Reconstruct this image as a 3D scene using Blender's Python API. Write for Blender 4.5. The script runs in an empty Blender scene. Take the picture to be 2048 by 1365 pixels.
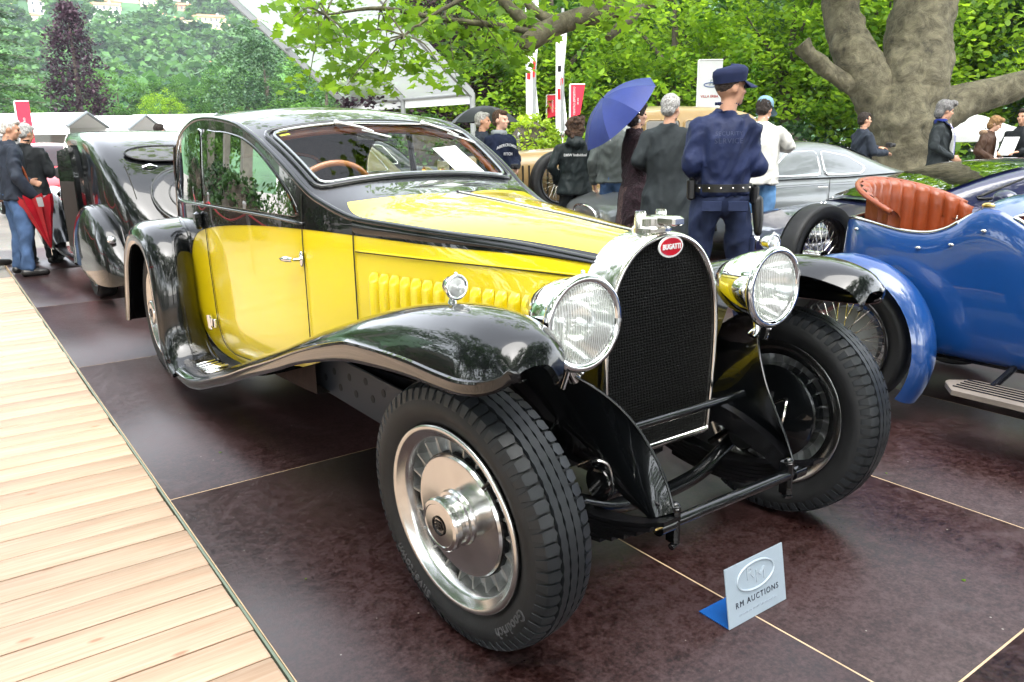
import bpy, bmesh, math, random
import numpy as np
from mathutils import Vector, Matrix, noise
from mathutils.geometry import delaunay_2d_cdt

scene = bpy.context.scene
rad = math.radians
pi = math.pi
random.seed(7)
rng = np.random.default_rng(7)

# ---------------------------------------------------------------- camera
def make_camera(yaw, pitch, roll, lens, height):
    yaw, pitch, roll = map(rad, (yaw, pitch, roll))
    f = Vector((math.sin(yaw) * math.cos(pitch), math.cos(yaw) * math.cos(pitch), -math.sin(pitch)))
    r0 = Vector((math.cos(yaw), -math.sin(yaw), 0))
    u0 = r0.cross(f)
    r = r0 * math.cos(roll) + u0 * math.sin(roll)
    u = r.cross(f)
    cam = bpy.data.objects.new('camera', bpy.data.cameras.new('camera'))
    scene.collection.objects.link(cam)
    m = Matrix(((r.x, u.x, -f.x, 0), (r.y, u.y, -f.y, 0), (r.z, u.z, -f.z, height), (0, 0, 0, 1)))
    cam.matrix_world = m
    cam.data.sensor_width = 36
    cam.data.lens = lens
    cam.data.clip_start = 0.05
    cam.data.clip_end = 3000
    scene.camera = cam
make_camera(35.701, 14.357, -0.814, 27.757, 1.40)

# ---------------------------------------------------------------- sky, sun, exposure
SUN_EL, SUN_AZ = 52, 205        # a veiled sun high behind the camera's left shoulder
world = bpy.data.worlds.new('World')
scene.world = world
world.use_nodes = True
wn = world.node_tree
sky = wn.nodes.new('ShaderNodeTexSky')
sky.sky_type = 'NISHITA'
sky.sun_disc = False
sky.sun_elevation = rad(SUN_EL)
sky.sun_rotation = rad(SUN_AZ)
sky.air_density = 1.0
sky.dust_density = 1.0
sky.ozone_density = 1.0
hsv = wn.nodes.new('ShaderNodeHueSaturation')      # thin cloud takes most of the blue out
hsv.inputs['Saturation'].default_value = 0.22
wn.links.new(sky.outputs[0], hsv.inputs['Color'])
bg = wn.nodes['Background']
bg.inputs['Strength'].default_value = 0.15
wn.links.new(hsv.outputs[0], bg.inputs['Color'])
sl = bpy.data.lights.new('sun', 'SUN')
sl.energy = 1.5
sl.angle = rad(80)
sl.color = (1.0, 0.96, 0.88)
so = bpy.data.objects.new('sun', sl)
scene.collection.objects.link(so)
az, el = rad(SUN_AZ), rad(SUN_EL)
sd = Vector((math.sin(az) * math.cos(el), math.cos(az) * math.cos(el), math.sin(el)))
so.rotation_euler = sd.to_track_quat('Z', 'Y').to_euler()
so.location = (0, 0, 30)
vs = scene.view_settings
vs.view_transform = 'Standard'
vs.look = 'None'
vs.exposure = 2.75
vs.gamma = 1.0
vs.use_curve_mapping = False
scene.cycles.use_denoising = True
scene.cycles.max_bounces = 7
scene.cycles.transparent_max_bounces = 12
scene.cycles.caustics_reflective = False
scene.cycles.caustics_refractive = False
scene.cycles.sample_clamp_indirect = 6

# ---------------------------------------------------------------- materials
def new_mat(name):
    m = bpy.data.materials.new(name)
    m.use_nodes = True
    nt = m.node_tree
    return m, nt, nt.nodes['Principled BSDF'], nt.nodes['Material Output']
def mat(name, col, rough=0.5, metal=0.0, coat=0.0, trans=0.0, ior=1.45, spec=0.5, noise_amt=0.0, noise_scale=8.0,
        bump=0.0, bump_scale=40.0, rough_var=0.0, alpha=1.0, sheen=0.0, coat_rough=0.03):
    m, nt, b, out = new_mat(name)
    c = (*col, 1) if len(col) == 3 else col
    b.inputs['Base Color'].default_value = c
    b.inputs['Roughness'].default_value = rough
    b.inputs['Metallic'].default_value = metal
    b.inputs['Coat Weight'].default_value = coat
    b.inputs['Coat Roughness'].default_value = coat_rough
    b.inputs['Transmission Weight'].default_value = trans
    b.inputs['IOR'].default_value = ior
    b.inputs['Specular IOR Level'].default_value = spec
    b.inputs['Alpha'].default_value = alpha
    b.inputs['Sheen Weight'].default_value = sheen
    if noise_amt or rough_var or bump:
        tc = nt.nodes.new('ShaderNodeTexCoord')
        nz = nt.nodes.new('ShaderNodeTexNoise')
        nz.inputs['Scale'].default_value = noise_scale
        nz.inputs['Detail'].default_value = 5
        nt.links.new(tc.outputs['Object'], nz.inputs['Vector'])
        if noise_amt:
            mr = nt.nodes.new('ShaderNodeMapRange')
            mr.inputs['From Min'].default_value = 0.3
            mr.inputs['From Max'].default_value = 0.7
            mr.inputs['To Min'].default_value = 1 - noise_amt
            mr.inputs['To Max'].default_value = 1 + noise_amt
            nt.links.new(nz.outputs['Fac'], mr.inputs['Value'])
            mx = nt.nodes.new('ShaderNodeMix')
            mx.data_type = 'RGBA'
            mx.blend_type = 'MULTIPLY'
            mx.inputs['Factor'].default_value = 1
            mx.inputs['A'].default_value = c
            nt.links.new(mr.outputs[0], mx.inputs['B'])
            nt.links.new(mx.outputs['Result'], b.inputs['Base Color'])
        if rough_var:
            mr = nt.nodes.new('ShaderNodeMapRange')
            mr.inputs['From Min'].default_value = 0.3
            mr.inputs['From Max'].default_value = 0.7
            mr.inputs['To Min'].default_value = max(0, rough - rough_var)
            mr.inputs['To Max'].default_value = rough + rough_var
            nt.links.new(nz.outputs['Fac'], mr.inputs['Value'])
            nt.links.new(mr.outputs[0], b.inputs['Roughness'])
        if bump:
            n2 = nt.nodes.new('ShaderNodeTexNoise')
            n2.inputs['Scale'].default_value = bump_scale
            n2.inputs['Detail'].default_value = 4
            nt.links.new(tc.outputs['Object'], n2.inputs['Vector'])
            bp = nt.nodes.new('ShaderNodeBump')
            bp.inputs['Strength'].default_value = bump
            bp.inputs['Distance'].default_value = 0.02
            nt.links.new(n2.outputs['Fac'], bp.inputs['Height'])
            nt.links.new(bp.outputs[0], b.inputs['Normal'])
    return m
def fabric(name, col, rough=0.85, var=0.25, folds=0.5, fold_scale=7.0):
    """woven cloth: fold relief, a little sheen, uneven tone"""
    m = mat(name, col, rough, spec=0.2, noise_amt=var, noise_scale=6, bump=folds, bump_scale=fold_scale, sheen=0.0)
    return m
def paint(name, col, coat_rough=0.02):
    m = mat(name, col, 0.28, coat=1.0, spec=0.5, coat_rough=coat_rough)
    m.node_tree.nodes['Principled BSDF'].inputs['Coat IOR'].default_value = 1.6
    return m

M = {}
M['black_paint'] = mat('black_paint', (0.0025, 0.003, 0.0035), 0.2, spec=0.3, coat=1.0, coat_rough=0.012)
M['black_paint'].node_tree.nodes['Principled BSDF'].inputs['Coat IOR'].default_value = 1.47
M['yellow_paint'] = paint('yellow_paint', (0.82, 0.63, 0.005))
M['black_metal'] = mat('black_metal', (0.006, 0.006, 0.007), 0.22, spec=0.5, noise_amt=0.3, noise_scale=30)
M['dark_gap'] = mat('dark_gap', (0.01, 0.009, 0.004), 0.7)
M['chrome'] = mat('chrome', (0.86, 0.87, 0.88), 0.045, metal=1)
M['nickel'] = mat('nickel', (0.72, 0.70, 0.66), 0.13, metal=1, rough_var=0.04, noise_scale=20)
M['alloy'] = mat('alloy', (0.62, 0.62, 0.61), 0.22, metal=1, noise_amt=0.08, noise_scale=25)
M['cast_alloy'] = mat('cast_alloy', (0.42, 0.43, 0.43), 0.42, metal=0.9, noise_amt=0.15, noise_scale=40, bump=0.1, bump_scale=120)
M['rubber'] = mat('rubber', (0.0135, 0.0138, 0.0145), 0.55, spec=0.35, noise_amt=0.25, noise_scale=12, bump=0.05, bump_scale=150)
M['rubber_tread'] = mat('rubber_tread', (0.0125, 0.0142, 0.0165), 0.45, spec=0.4, noise_amt=0.2, noise_scale=20)
M['rubber_text'] = mat('rubber_text', (0.055, 0.055, 0.058), 0.5, spec=0.5)
M['glass'] = mat('glass', (0.93, 0.96, 0.95), 0.0, trans=1.0, ior=1.0, spec=0.5)
M['wood_trim'] = mat('wood_trim', (0.17, 0.042, 0.010), 0.25, coat=0.6, noise_amt=0.3, noise_scale=14)
M['brown_lining'] = mat('brown_lining', (0.022, 0.0095, 0.006), 0.8, noise_amt=0.3, noise_scale=25, bump=0.1)
M['leather_black'] = mat('leather_black', (0.02, 0.013, 0.01), 0.5, noise_amt=0.2)
M['leather_tan'] = mat('leather_tan', (0.25, 0.052, 0.014), 0.38, coat=0.25, noise_amt=0.18, noise_scale=9, bump=0.15, bump_scale=60, coat_rough=0.2)
M['white_plain'] = mat('white_plain', (0.8, 0.8, 0.8), 0.6)
M['red_plain'] = mat('red_plain', (0.60, 0.02, 0.03), 0.5)
M['red_enamel'] = mat('red_enamel', (0.50, 0.006, 0.012), 0.2, coat=1)
M['white_enamel'] = mat('white_enamel', (0.82, 0.82, 0.82), 0.25, coat=1)
M['black_plain'] = mat('black_plain', (0.012, 0.012, 0.013), 0.6)
M['grey_text'] = mat('grey_text', (0.12, 0.14, 0.19), 0.6)
M['brass'] = mat('brass', (0.75, 0.55, 0.22), 0.2, metal=1)
M['red_lens'] = mat('red_lens', (0.45, 0.005, 0.008), 0.12, coat=1)

def glass_sheet(name, tint=(0.9, 0.95, 0.94), refl=1.0, ior=1.5):
    """thin pane: mirror by Fresnel over a clear, slightly tinted body"""
    m, nt, b, out = new_mat(name)
    nt.nodes.remove(b)
    fr = nt.nodes.new('ShaderNodeFresnel')
    fr.inputs['IOR'].default_value = ior
    gl = nt.nodes.new('ShaderNodeBsdfGlossy')
    gl.inputs['Roughness'].default_value = 0.01
    tr = nt.nodes.new('ShaderNodeBsdfTransparent')
    tr.inputs['Color'].default_value = (*tint, 1)
    mx = nt.nodes.new('ShaderNodeMixShader')
    ml = nt.nodes.new('ShaderNodeMath')
    ml.operation = 'MULTIPLY'
    ml.use_clamp = True
    ml.inputs[1].default_value = refl
    nt.links.new(fr.outputs[0], ml.inputs[0])
    nt.links.new(ml.outputs[0], mx.inputs[0])
    nt.links.new(tr.outputs[0], mx.inputs[1])
    nt.links.new(gl.outputs[0], mx.inputs[2])
    nt.links.new(mx.outputs[0], out.inputs['Surface'])
    return m
M['pane'] = glass_sheet('pane', (0.70, 0.72, 0.69), 0.85)
M['windscreen_pane'] = glass_sheet('windscreen_pane', (0.93, 0.96, 0.95), 0.05)
M['dark_pane'] = glass_sheet('dark_pane', (0.22, 0.27, 0.27), 2.2)

def lens_mat(name, flutes):
    """moulded glass: faintly frosted body with fine vertical flutes"""
    m, nt, b, out = new_mat(name)
    N, L = nt.nodes, nt.links
    b.inputs['Base Color'].default_value = (0.80, 0.83, 0.82, 1)
    b.inputs['Roughness'].default_value = 0.12
    tc = N.new('ShaderNodeTexCoord')
    wv = N.new('ShaderNodeTexWave')
    wv.bands_direction = 'X'
    wv.inputs['Scale'].default_value = flutes
    wv.inputs['Distortion'].default_value = 0.15
    L.new(tc.outputs['Object'], wv.inputs['Vector'])
    bp = N.new('ShaderNodeBump')
    bp.inputs['Strength'].default_value = 0.35
    bp.inputs['Distance'].default_value = 0.002
    L.new(wv.outputs['Fac'], bp.inputs['Height'])
    L.new(bp.outputs[0], b.inputs['Normal'])
    tr = N.new('ShaderNodeBsdfTransparent')
    tr.inputs['Color'].default_value = (0.95, 0.97, 0.97, 1)
    mx = N.new('ShaderNodeMixShader')
    mr = N.new('ShaderNodeMapRange')
    mr.inputs['To Min'].default_value = 0.50
    mr.inputs['To Max'].default_value = 0.74
    L.new(wv.outputs['Fac'], mr.inputs['Value'])
    L.new(mr.outputs[0], mx.inputs[0])
    L.new(b.outputs[0], mx.inputs[1])
    L.new(tr.outputs[0], mx.inputs[2])
    L.new(mx.outputs[0], out.inputs['Surface'])
    return m
M['lens'] = lens_mat('lens', 38.0)

# ---------------------------------------------------------------- mesh building
C = scene.collection
def link(o):
    C.objects.link(o)
    return o
def tag(o, label=None, cat=None, group=None, kind=None):
    if label: o['label'] = label
    if cat: o['category'] = cat
    if group: o['group'] = group
    if kind: o['kind'] = kind
    return o
def thing(name, label, cat, loc=(0, 0, 0), rotz=0.0, group=None, scale=1.0):
    o = link(bpy.data.objects.new(name, None))
    o.empty_display_size = 0.1
    o.location = loc
    o.rotation_euler = (0, 0, rotz)
    o.scale = (scale,) * 3
    return tag(o, label, cat, group)
def catmull(pts, n):
    """smooth curve through the points, n samples per span"""
    P = np.asarray(pts, float)
    Q = np.vstack([2 * P[0] - P[1], P, 2 * P[-1] - P[-2]])
    out = []
    for i in range(1, len(Q) - 2):
        p0, p1, p2, p3 = Q[i - 1], Q[i], Q[i + 1], Q[i + 2]
        for k in range(n):
            t = k / n
            out.append(0.5 * (2 * p1 + (p2 - p0) * t + (2 * p0 - 5 * p1 + 4 * p2 - p3) * t * t + (3 * p1 - p0 - 3 * p2 + p3) * t ** 3))
    out.append(P[-1])
    return np.array(out)
def resample(pts, n, closed=False):
    P = np.asarray(pts, float)
    if closed: P = np.vstack([P, P[:1]])
    d = np.concatenate([[0], np.cumsum(np.linalg.norm(np.diff(P, axis=0), axis=1))])
    t = np.linspace(0, d[-1], n + 1)[:-1] if closed else np.linspace(0, d[-1], n)
    return np.stack([np.interp(t, d, P[:, k]) for k in range(P.shape[1])], -1)

class MB:
    def __init__(s):
        s.v, s.f, s.m = [], [], []
    def add(s, verts, faces, mi=0):
        o = len(s.v)
        s.v += [tuple(map(float, p)) for p in verts]
        s.f += [tuple(o + i for i in f) for f in faces]
        s.m += [mi] * len(faces)
        return s
    def box(s, c, d, mat3=None, mi=0):
        vs = []
        for z in (-.5, .5):
            for x, y in ((-.5, -.5), (.5, -.5), (.5, .5), (-.5, .5)):
                p = Vector((x * d[0], y * d[1], z * d[2]))
                if mat3 is not None: p = mat3 @ p
                vs.append(p + Vector(c))
        return s.add(vs, [(3, 2, 1, 0), (4, 5, 6, 7), (0, 1, 5, 4), (1, 2, 6, 5), (2, 3, 7, 6), (3, 0, 4, 7)], mi)
    def bevel_box(s, c, d, b=0.01, mat3=None, mi=0):
        """box with chamfered vertical edges and top/bottom rims"""
        hx, hy, hz = d[0] / 2, d[1] / 2, d[2] / 2
        def ring(ix, z):
            bx, by = hx - ix, hy - ix
            q = b
            return [(-bx + q, -by, z), (bx - q, -by, z), (bx, -by + q, z), (bx, by - q, z), (bx - q, by, z), (-bx + q, by, z), (-bx, by - q, z), (-bx, -by + q, z)]
        rings = [ring(b, -hz), ring(0, -hz + b), ring(0, hz - b), ring(b, hz)]
        rr = []
        for r in rings:
            q = []
            for p in r:
                p = Vector(p)
                if mat3 is not None: p = mat3 @ p
                q.append(p + Vector(c))
            rr.append(q)
        return s.loft(rr, True, True, mi)
    def loft(s, rings, closed=True, caps=False, mi=0):
        n = len(rings[0])
        vs = [p for r in rings for p in r]
        fs = []
        for i in range(len(rings) - 1):
            for k in range(n if closed else n - 1):
                a, b2 = i * n + k, i * n + (k + 1) % n
                fs.append((a, b2, b2 + n, a + n))
        if caps:
            fs.append(tuple(range(n - 1, -1, -1)))
            fs.append(tuple((len(rings) - 1) * n + k for k in range(n)))
        return s.add(vs, fs, mi)
    def tube(s, path, r, n=10, caps=True, closed=False, mi=0, flat=1.0):
        P = [Vector(p) for p in path]
        L = len(P)
        rs = r if hasattr(r, '__len__') else [r] * L
        rings = []
        up = None
        for i in range(L):
            if closed: t = P[(i + 1) % L] - P[i - 1]
            else: t = P[min(i + 1, L - 1)] - P[max(i - 1, 0)]
            if t.length < 1e-9: t = Vector((0, 0, 1))
            t.normalize()
            if up is None:
                up = Vector((0, 0, 1)) if abs(t.z) < 0.9 else Vector((1, 0, 0))
            a = up - t * up.dot(t)
            if a.length < 1e-6:
                a = Vector((1, 0, 0)) - t * t.x
            a.normalize()
            up = a
            b2 = t.cross(a)
            rings.append([P[i] + (a * math.cos(q) * flat + b2 * math.sin(q)) * rs[i] for q in [2 * pi * k / n for k in range(n)]])
        if closed:
            rings.append(rings[0])
            return s.loft(rings, True, False, mi)
        return s.loft(rings, True, caps, mi)
    def lathe(s, prof, c=(0, 0, 0), axis='z', n=32, a0=0, a1=2 * pi, mi=0, M3=None):
        """prof: (radius, height) pairs"""
        full = abs(a1 - a0 - 2 * pi) < 1e-6
        k = n if full else n + 1
        rings = []
        for r, hgt in prof:
            ring = []
            for i in range(k):
                q = a0 + (a1 - a0) * i / n
                x, y, z = r * math.cos(q), r * math.sin(q), hgt
                p = {'z': (x, y, z), 'y': (x, z, y), 'x': (z, x, y)}[axis]
                p = Vector(p)
                if M3 is not None: p = M3 @ p
                ring.append(p + Vector(c))
            rings.append(ring)
        return s.loft(rings, full, False, mi)
    def sphere(s, c, r, n=16, m=10, sc=(1, 1, 1), mi=0, M3=None):
        rings = []
        for j in range(m + 1):
            t = pi * j / m
            ring = []
            for i in range(n):
                q = 2 * pi * i / n
                p = Vector((max(1e-4, math.sin(t)) * math.cos(q) * r * sc[0], max(1e-4, math.sin(t)) * math.sin(q) * r * sc[1], math.cos(t) * r * sc[2]))
                if M3 is not None: p = M3 @ p
                ring.append(p + Vector(c))
            rings.append(ring)
        return s.loft(rings, True, True, mi)
    def prism(s, poly, d, frame=None, mi=0):
        """extrude a 2-D polygon by d along the third axis; frame maps (u, v, w) to a point"""
        n = len(poly)
        fr = frame or (lambda u, v, w: (u, v, w))
        vs = [fr(u, v, 0) for u, v in poly] + [fr(u, v, d) for u, v in poly]
        fs = [tuple(range(n - 1, -1, -1)), tuple(range(n, 2 * n))] + [(k, (k + 1) % n, n + (k + 1) % n, n + k) for k in range(n)]
        return s.add(vs, fs, mi)
    def mirror_x(s):
        k = len(s.v)
        v2 = [(-x, y, z) for x, y, z in s.v]
        f2 = [tuple(k + i for i in reversed(f)) for f in s.f]
        s.v += v2
        s.f += f2
        s.m += list(s.m)
        return s
    def build(s, name, m, parent=None, off=(0, 0, 0), angle=40, normals=None, loc=None):
        me = bpy.data.meshes.new(name)
        vs = np.array(s.v, float) - np.array(off, float) if len(s.v) else []
        me.from_pydata([tuple(p) for p in vs], [], s.f)
        mats = m if isinstance(m, (list, tuple)) else [m]
        for q in mats: me.materials.append(M[q] if isinstance(q, str) else q)
        if len(mats) > 1:
            me.polygons.foreach_set('material_index', s.m)
        if angle is None:
            me.shade_flat()
        else:
            me.shade_smooth()
            if angle < 180: me.set_sharp_from_angle(angle=rad(angle))
        me.update()
        o = link(bpy.data.objects.new(name, me))
        if parent: o.parent = parent
        if loc is not None: o.location = loc
        return o

def fix_normals(o):
    bm = bmesh.new()
    bm.from_mesh(o.data)
    bmesh.ops.recalc_face_normals(bm, faces=bm.faces)
    bm.to_mesh(o.data)
    bm.free()
    return o

def inside(poly, p):
    x, y = p
    c = False
    j = len(poly) - 1
    for i in range(len(poly)):
        xi, yi = poly[i]
        xj, yj = poly[j]
        if (yi > y) != (yj > y) and x < (xj - xi) * (y - yi) / (yj - yi) + xi: c = not c
        j = i
    return c
def np_inside(poly, P):
    poly = np.asarray(poly)
    x, y = P[:, 0], P[:, 1]
    c = np.zeros(len(P), bool)
    j = len(poly) - 1
    for i in range(len(poly)):
        xi, yi = poly[i]
        xj, yj = poly[j]
        with np.errstate(divide='ignore', invalid='ignore'):
            c ^= ((yi > y) != (yj > y)) & (x < (xj - xi) * (y - yi) / (yj - yi + 1e-15) + xi)
        j = i
    return c
def cdt_regions(outer, loops, du, dv, classify):
    """triangulate `outer` with the closed loops as edges; classify(centroid) -> key or None; returns {key: (pts2d, tris)}"""
    pts, edges = [], []
    for lp in [outer] + list(loops):
        k = len(pts)
        n = len(lp)
        pts += [tuple(p) for p in lp]
        edges += [(k + i, k + (i + 1) % n) for i in range(n)]
    o = np.asarray(outer, float)
    g = np.array([(u, v) for u in np.arange(o[:, 0].min() + du / 2, o[:, 0].max(), du) for v in np.arange(o[:, 1].min() + dv / 2, o[:, 1].max(), dv)])
    g = g[np_inside(outer, g)]
    bp = np.array(pts)
    keep = [q for q in g if np.min(((bp - q) / (du, dv)) ** 2 @ np.ones(2)) > 0.16]
    pts += [tuple(q) for q in keep]
    V, E, F, *_ = delaunay_2d_cdt([Vector(p) for p in pts], edges, [], 0, 1e-7)
    V = np.array([tuple(v) for v in V])
    T = np.array([f for f in F if len(f) == 3])
    cen = V[T].mean(axis=1)
    ok = np_inside(outer, cen)
    res = {}
    keys = [classify(c) if k else None for c, k in zip(cen, ok)]
    for key in set(keys):
        if key is None: continue
        tt = T[[i for i, q in enumerate(keys) if q == key]]
        used, inv = np.unique(tt, return_inverse=True)
        res[key] = (V[used], inv.reshape(tt.shape))
    return res
def surf_obj(name, m, parent, pts2, tris, fn, off=(0, 0, 0), eps=1e-3, flip=False, push=0.0, thick=0.0):
    """map 2-D points onto the surface fn(u, v) with its true normals"""
    P, N = [], []
    for u, v in pts2:
        p = np.array(fn(u, v))
        a = np.array(fn(u + eps, v)) - np.array(fn(u - eps, v))
        b = np.array(fn(u, v + eps)) - np.array(fn(u, v - eps))
        n = np.cross(a, b)
        L = np.linalg.norm(n)
        n = n / L if L > 1e-12 else np.array((0, 0, 1.0))
        if flip: n = -n
        P.append(p + n * push)
        N.append(n)
    P = np.array(P) - np.array(off)
    N = np.array(N)
    a, b, c = P[tris[:, 0]], P[tris[:, 1]], P[tris[:, 2]]
    fn_ = np.cross(b - a, c - a)
    flipm = (fn_ * N[tris[:, 0]]).sum(1) < 0
    T = tris.copy()
    T[flipm] = T[flipm][:, ::-1]
    me = bpy.data.meshes.new(name)
    me.from_pydata([tuple(p) for p in P], [], [tuple(int(i) for i in t) for t in T])
    me.materials.append(M[m] if isinstance(m, str) else m)
    me.shade_smooth()
    me.normals_split_custom_set_from_vertices([tuple(n) for n in N])
    me.update()
    o = link(bpy.data.objects.new(name, me))
    if parent: o.parent = parent
    return o
def dup(o, parent=None, loc=None, rotz=None, **props):
    c = o.copy()
    link(c)
    if parent is not None: c.parent = parent
    if loc is not None: c.location = loc
    if rotz is not None: c.rotation_euler = (c.rotation_euler[0], c.rotation_euler[1], rotz)
    for k, v in props.items(): c[k] = v
    for ch in list(o.children): dup(ch, c)
    return c
def text_mesh(txt, size, depth=0.002, bold=0.0, spacing=1.0):
    """letter shapes as plain mesh data in the XY plane, centred"""
    cu = bpy.data.curves.new('letters', 'FONT')
    cu.body = txt
    cu.size = size
    cu.extrude = depth / 2
    cu.offset = bold
    cu.space_character = spacing
    cu.align_x = 'CENTER'
    cu.align_y = 'CENTER'
    cu.resolution_u = 3
    o = bpy.data.objects.new('letters', cu)
    C.objects.link(o)
    dg = bpy.context.evaluated_depsgraph_get()
    me = bpy.data.meshes.new_from_object(o.evaluated_get(dg))
    bpy.data.objects.remove(o)
    V = np.empty(len(me.vertices) * 3)
    me.vertices.foreach_get('co', V)
    F = [tuple(p.vertices) for p in me.polygons]
    bpy.data.meshes.remove(me)
    return V.reshape(-1, 3), F
def text_obj(name, txt, size, m, parent, fn, depth=0.002, bold=0.0, spacing=1.0):
    """letters laid through fn(x, y, z)"""
    V, F = text_mesh(txt, size, depth, bold, spacing)
    mb = MB()
    mb.add([fn(*p) for p in V], F)
    return mb.build(name, m, parent, angle=30)
# ---------------------------------------------------------------- ground, stage floor, boardwalk
def ground_mat():
    m, nt, b, out = new_mat('gravel_asphalt')
    tc = nt.nodes.new('ShaderNodeTexCoord')
    n1 = nt.nodes.new('ShaderNodeTexNoise')
    n1.inputs['Scale'].default_value = 0.35
    n1.inputs['Detail'].default_value = 6
    n2 = nt.nodes.new('ShaderNodeTexNoise')
    n2.inputs['Scale'].default_value = 30
    n2.inputs['Detail'].default_value = 4
    nt.links.new(tc.outputs['Object'], n1.inputs['Vector'])
    nt.links.new(tc.outputs['Object'], n2.inputs['Vector'])
    r = nt.nodes.new('ShaderNodeValToRGB')
    r.color_ramp.elements[0].color = (0.13, 0.12, 0.105, 1)
    r.color_ramp.elements[1].color = (0.26, 0.245, 0.22, 1)
    r.color_ramp.elements[0].position = 0.35
    r.color_ramp.elements[1].position = 0.68
    nt.links.new(n1.outputs['Fac'], r.inputs[0])
    mx = nt.nodes.new('ShaderNodeMix')
    mx.data_type = 'RGBA'
    mx.blend_type = 'OVERLAY'
    mx.inputs['Factor'].default_value = 0.5
    nt.links.new(r.outputs[0], mx.inputs['A'])
    nt.links.new(n2.outputs['Color'], mx.inputs['B'])
    nt.links.new(mx.outputs['Result'], b.inputs['Base Color'])
    b.inputs['Roughness'].default_value = 0.8
    bp = nt.nodes.new('ShaderNodeBump')
    bp.inputs['Strength'].default_value = 0.4
    nt.links.new(n2.outputs['Fac'], bp.inputs['Height'])
    nt.links.new(bp.outputs[0], b.inputs['Normal'])
    return m
g = MB()
g.add([(-1500, -1500, -0.05), (1500, -1500, -0.05), (1500, 1500, -0.05), (-1500, 1500, -0.05)], [(0, 1, 2, 3)])
tag(g.build('ground', ground_mat()), kind='structure')

def panel_mat():
    """dark brown film-faced plywood, scuffed and part wet"""
    m, nt, b, out = new_mat('film_faced_plywood')
    N, L = nt.nodes, nt.links
    tc = N.new('ShaderNodeTexCoord')
    geo = N.new('ShaderNodeNewGeometry')
    oi = N.new('ShaderNodeObjectInfo')
    def noise_(scale, detail, rough=0.6):
        n = N.new('ShaderNodeTexNoise')
        n.inputs['Scale'].default_value = scale
        n.inputs['Detail'].default_value = detail
        n.inputs['Roughness'].default_value = rough
        L.new(geo.outputs['Position'], n.inputs['Vector'])
        return n
    big, mid, fine = noise_(1.1, 4), noise_(20, 12, 0.84), noise_(75, 6)
    ramp = N.new('ShaderNodeValToRGB')
    e = ramp.color_ramp.elements
    e[0].position, e[1].position = 0.445, 0.56
    e[0].color = (0.010, 0.0026, 0.0022, 1)
    e[1].color = (0.052, 0.029, 0.030, 1)
    k = ramp.color_ramp.elements.new(0.5)
    k.color = (0.032, 0.0135, 0.0125, 1)
    mixf = N.new('ShaderNodeMath')
    mixf.operation = 'MULTIPLY_ADD'
    mixf.inputs[1].default_value = 0.52
    L.new(mid.outputs['Fac'], mixf.inputs[0])
    half = N.new('ShaderNodeMath')
    half.operation = 'MULTIPLY'
    half.inputs[1].default_value = 0.22
    L.new(big.outputs['Fac'], half.inputs[0])
    fin = N.new('ShaderNodeMath')
    fin.operation = 'MULTIPLY_ADD'
    fin.inputs[1].default_value = 0.26
    L.new(fine.outputs['Fac'], fin.inputs[0])
    L.new(half.outputs[0], fin.inputs[2])
    L.new(fin.outputs[0], mixf.inputs[2])
    L.new(mixf.outputs[0], ramp.inputs[0])
    # pale scuffs
    sc = N.new('ShaderNodeTexNoise')
    sc.inputs['Scale'].default_value = 3.0
    sc.inputs['Detail'].default_value = 8
    sc.inputs['Distortion'].default_value = 1.4
    L.new(geo.outputs['Position'], sc.inputs['Vector'])
    scr = N.new('ShaderNodeMapRange')
    scr.inputs['From Min'].default_value = 0.60
    scr.inputs['From Max'].default_value = 0.80
    scr.inputs['To Max'].default_value = 0.35
    L.new(sc.outputs['Fac'], scr.inputs['Value'])
    mx = N.new('ShaderNodeMix')
    mx.data_type = 'RGBA'
    L.new(scr.outputs[0], mx.inputs['Factor'])
    L.new(ramp.outputs[0], mx.inputs['A'])
    mx.inputs['B'].default_value = (0.13, 0.10, 0.105, 1)
    # specks
    sp = N.new('ShaderNodeTexVoronoi')
    sp.inputs['Scale'].default_value = 9
    L.new(geo.outputs['Position'], sp.inputs['Vector'])
    spr = N.new('ShaderNodeMapRange')
    spr.inputs['From Min'].default_value = 0.035
    spr.inputs['From Max'].default_value = 0.02
    L.new(sp.outputs['Distance'], spr.inputs['Value'])
    mx2 = N.new('ShaderNodeMix')
    mx2.data_type = 'RGBA'
    L.new(spr.outputs[0], mx2.inputs['Factor'])
    L.new(mx.outputs['Result'], mx2.inputs['A'])
    mx2.inputs['B'].default_value = (0.22, 0.20, 0.18, 1)
    L.new(mx2.outputs['Result'], b.inputs['Base Color'])
    rr = N.new('ShaderNodeMapRange')
    rr.inputs['From Min'].default_value = 0.3
    rr.inputs['From Max'].default_value = 0.7
    rr.inputs['To Min'].default_value = 0.20
    rr.inputs['To Max'].default_value = 0.52
    L.new(mixf.outputs[0], rr.inputs['Value'])
    L.new(rr.outputs[0], b.inputs['Roughness'])
    b.inputs['Specular IOR Level'].default_value = 0.45
    bp = N.new('ShaderNodeBump')
    bp.inputs['Strength'].default_value = 0.12
    bp.inputs['Distance'].default_value = 0.004
    L.new(fine.outputs['Fac'], bp.inputs['Height'])
    L.new(bp.outputs[0], b.inputs['Normal'])
    return m
M['panel'] = panel_mat()
M['ply_edge'] = mat('ply_edge', (0.55, 0.40, 0.25), 0.7, noise_amt=0.2)
XE = [0.584 + 1.2235 * k for k in range(8)]
YE = [-4.11 + 2.44 * k for k in range(8)]
fl = MB()
fl.box(((XE[0] + XE[-1]) / 2, (YE[0] + YE[-1]) / 2, -0.0255), (XE[-1] - XE[0], YE[-1] - YE[0], 0.049))
floor = tag(fl.build('stage_floor', 'ply_edge', off=(0, 0, 0)), kind='structure')
pm = None
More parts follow.
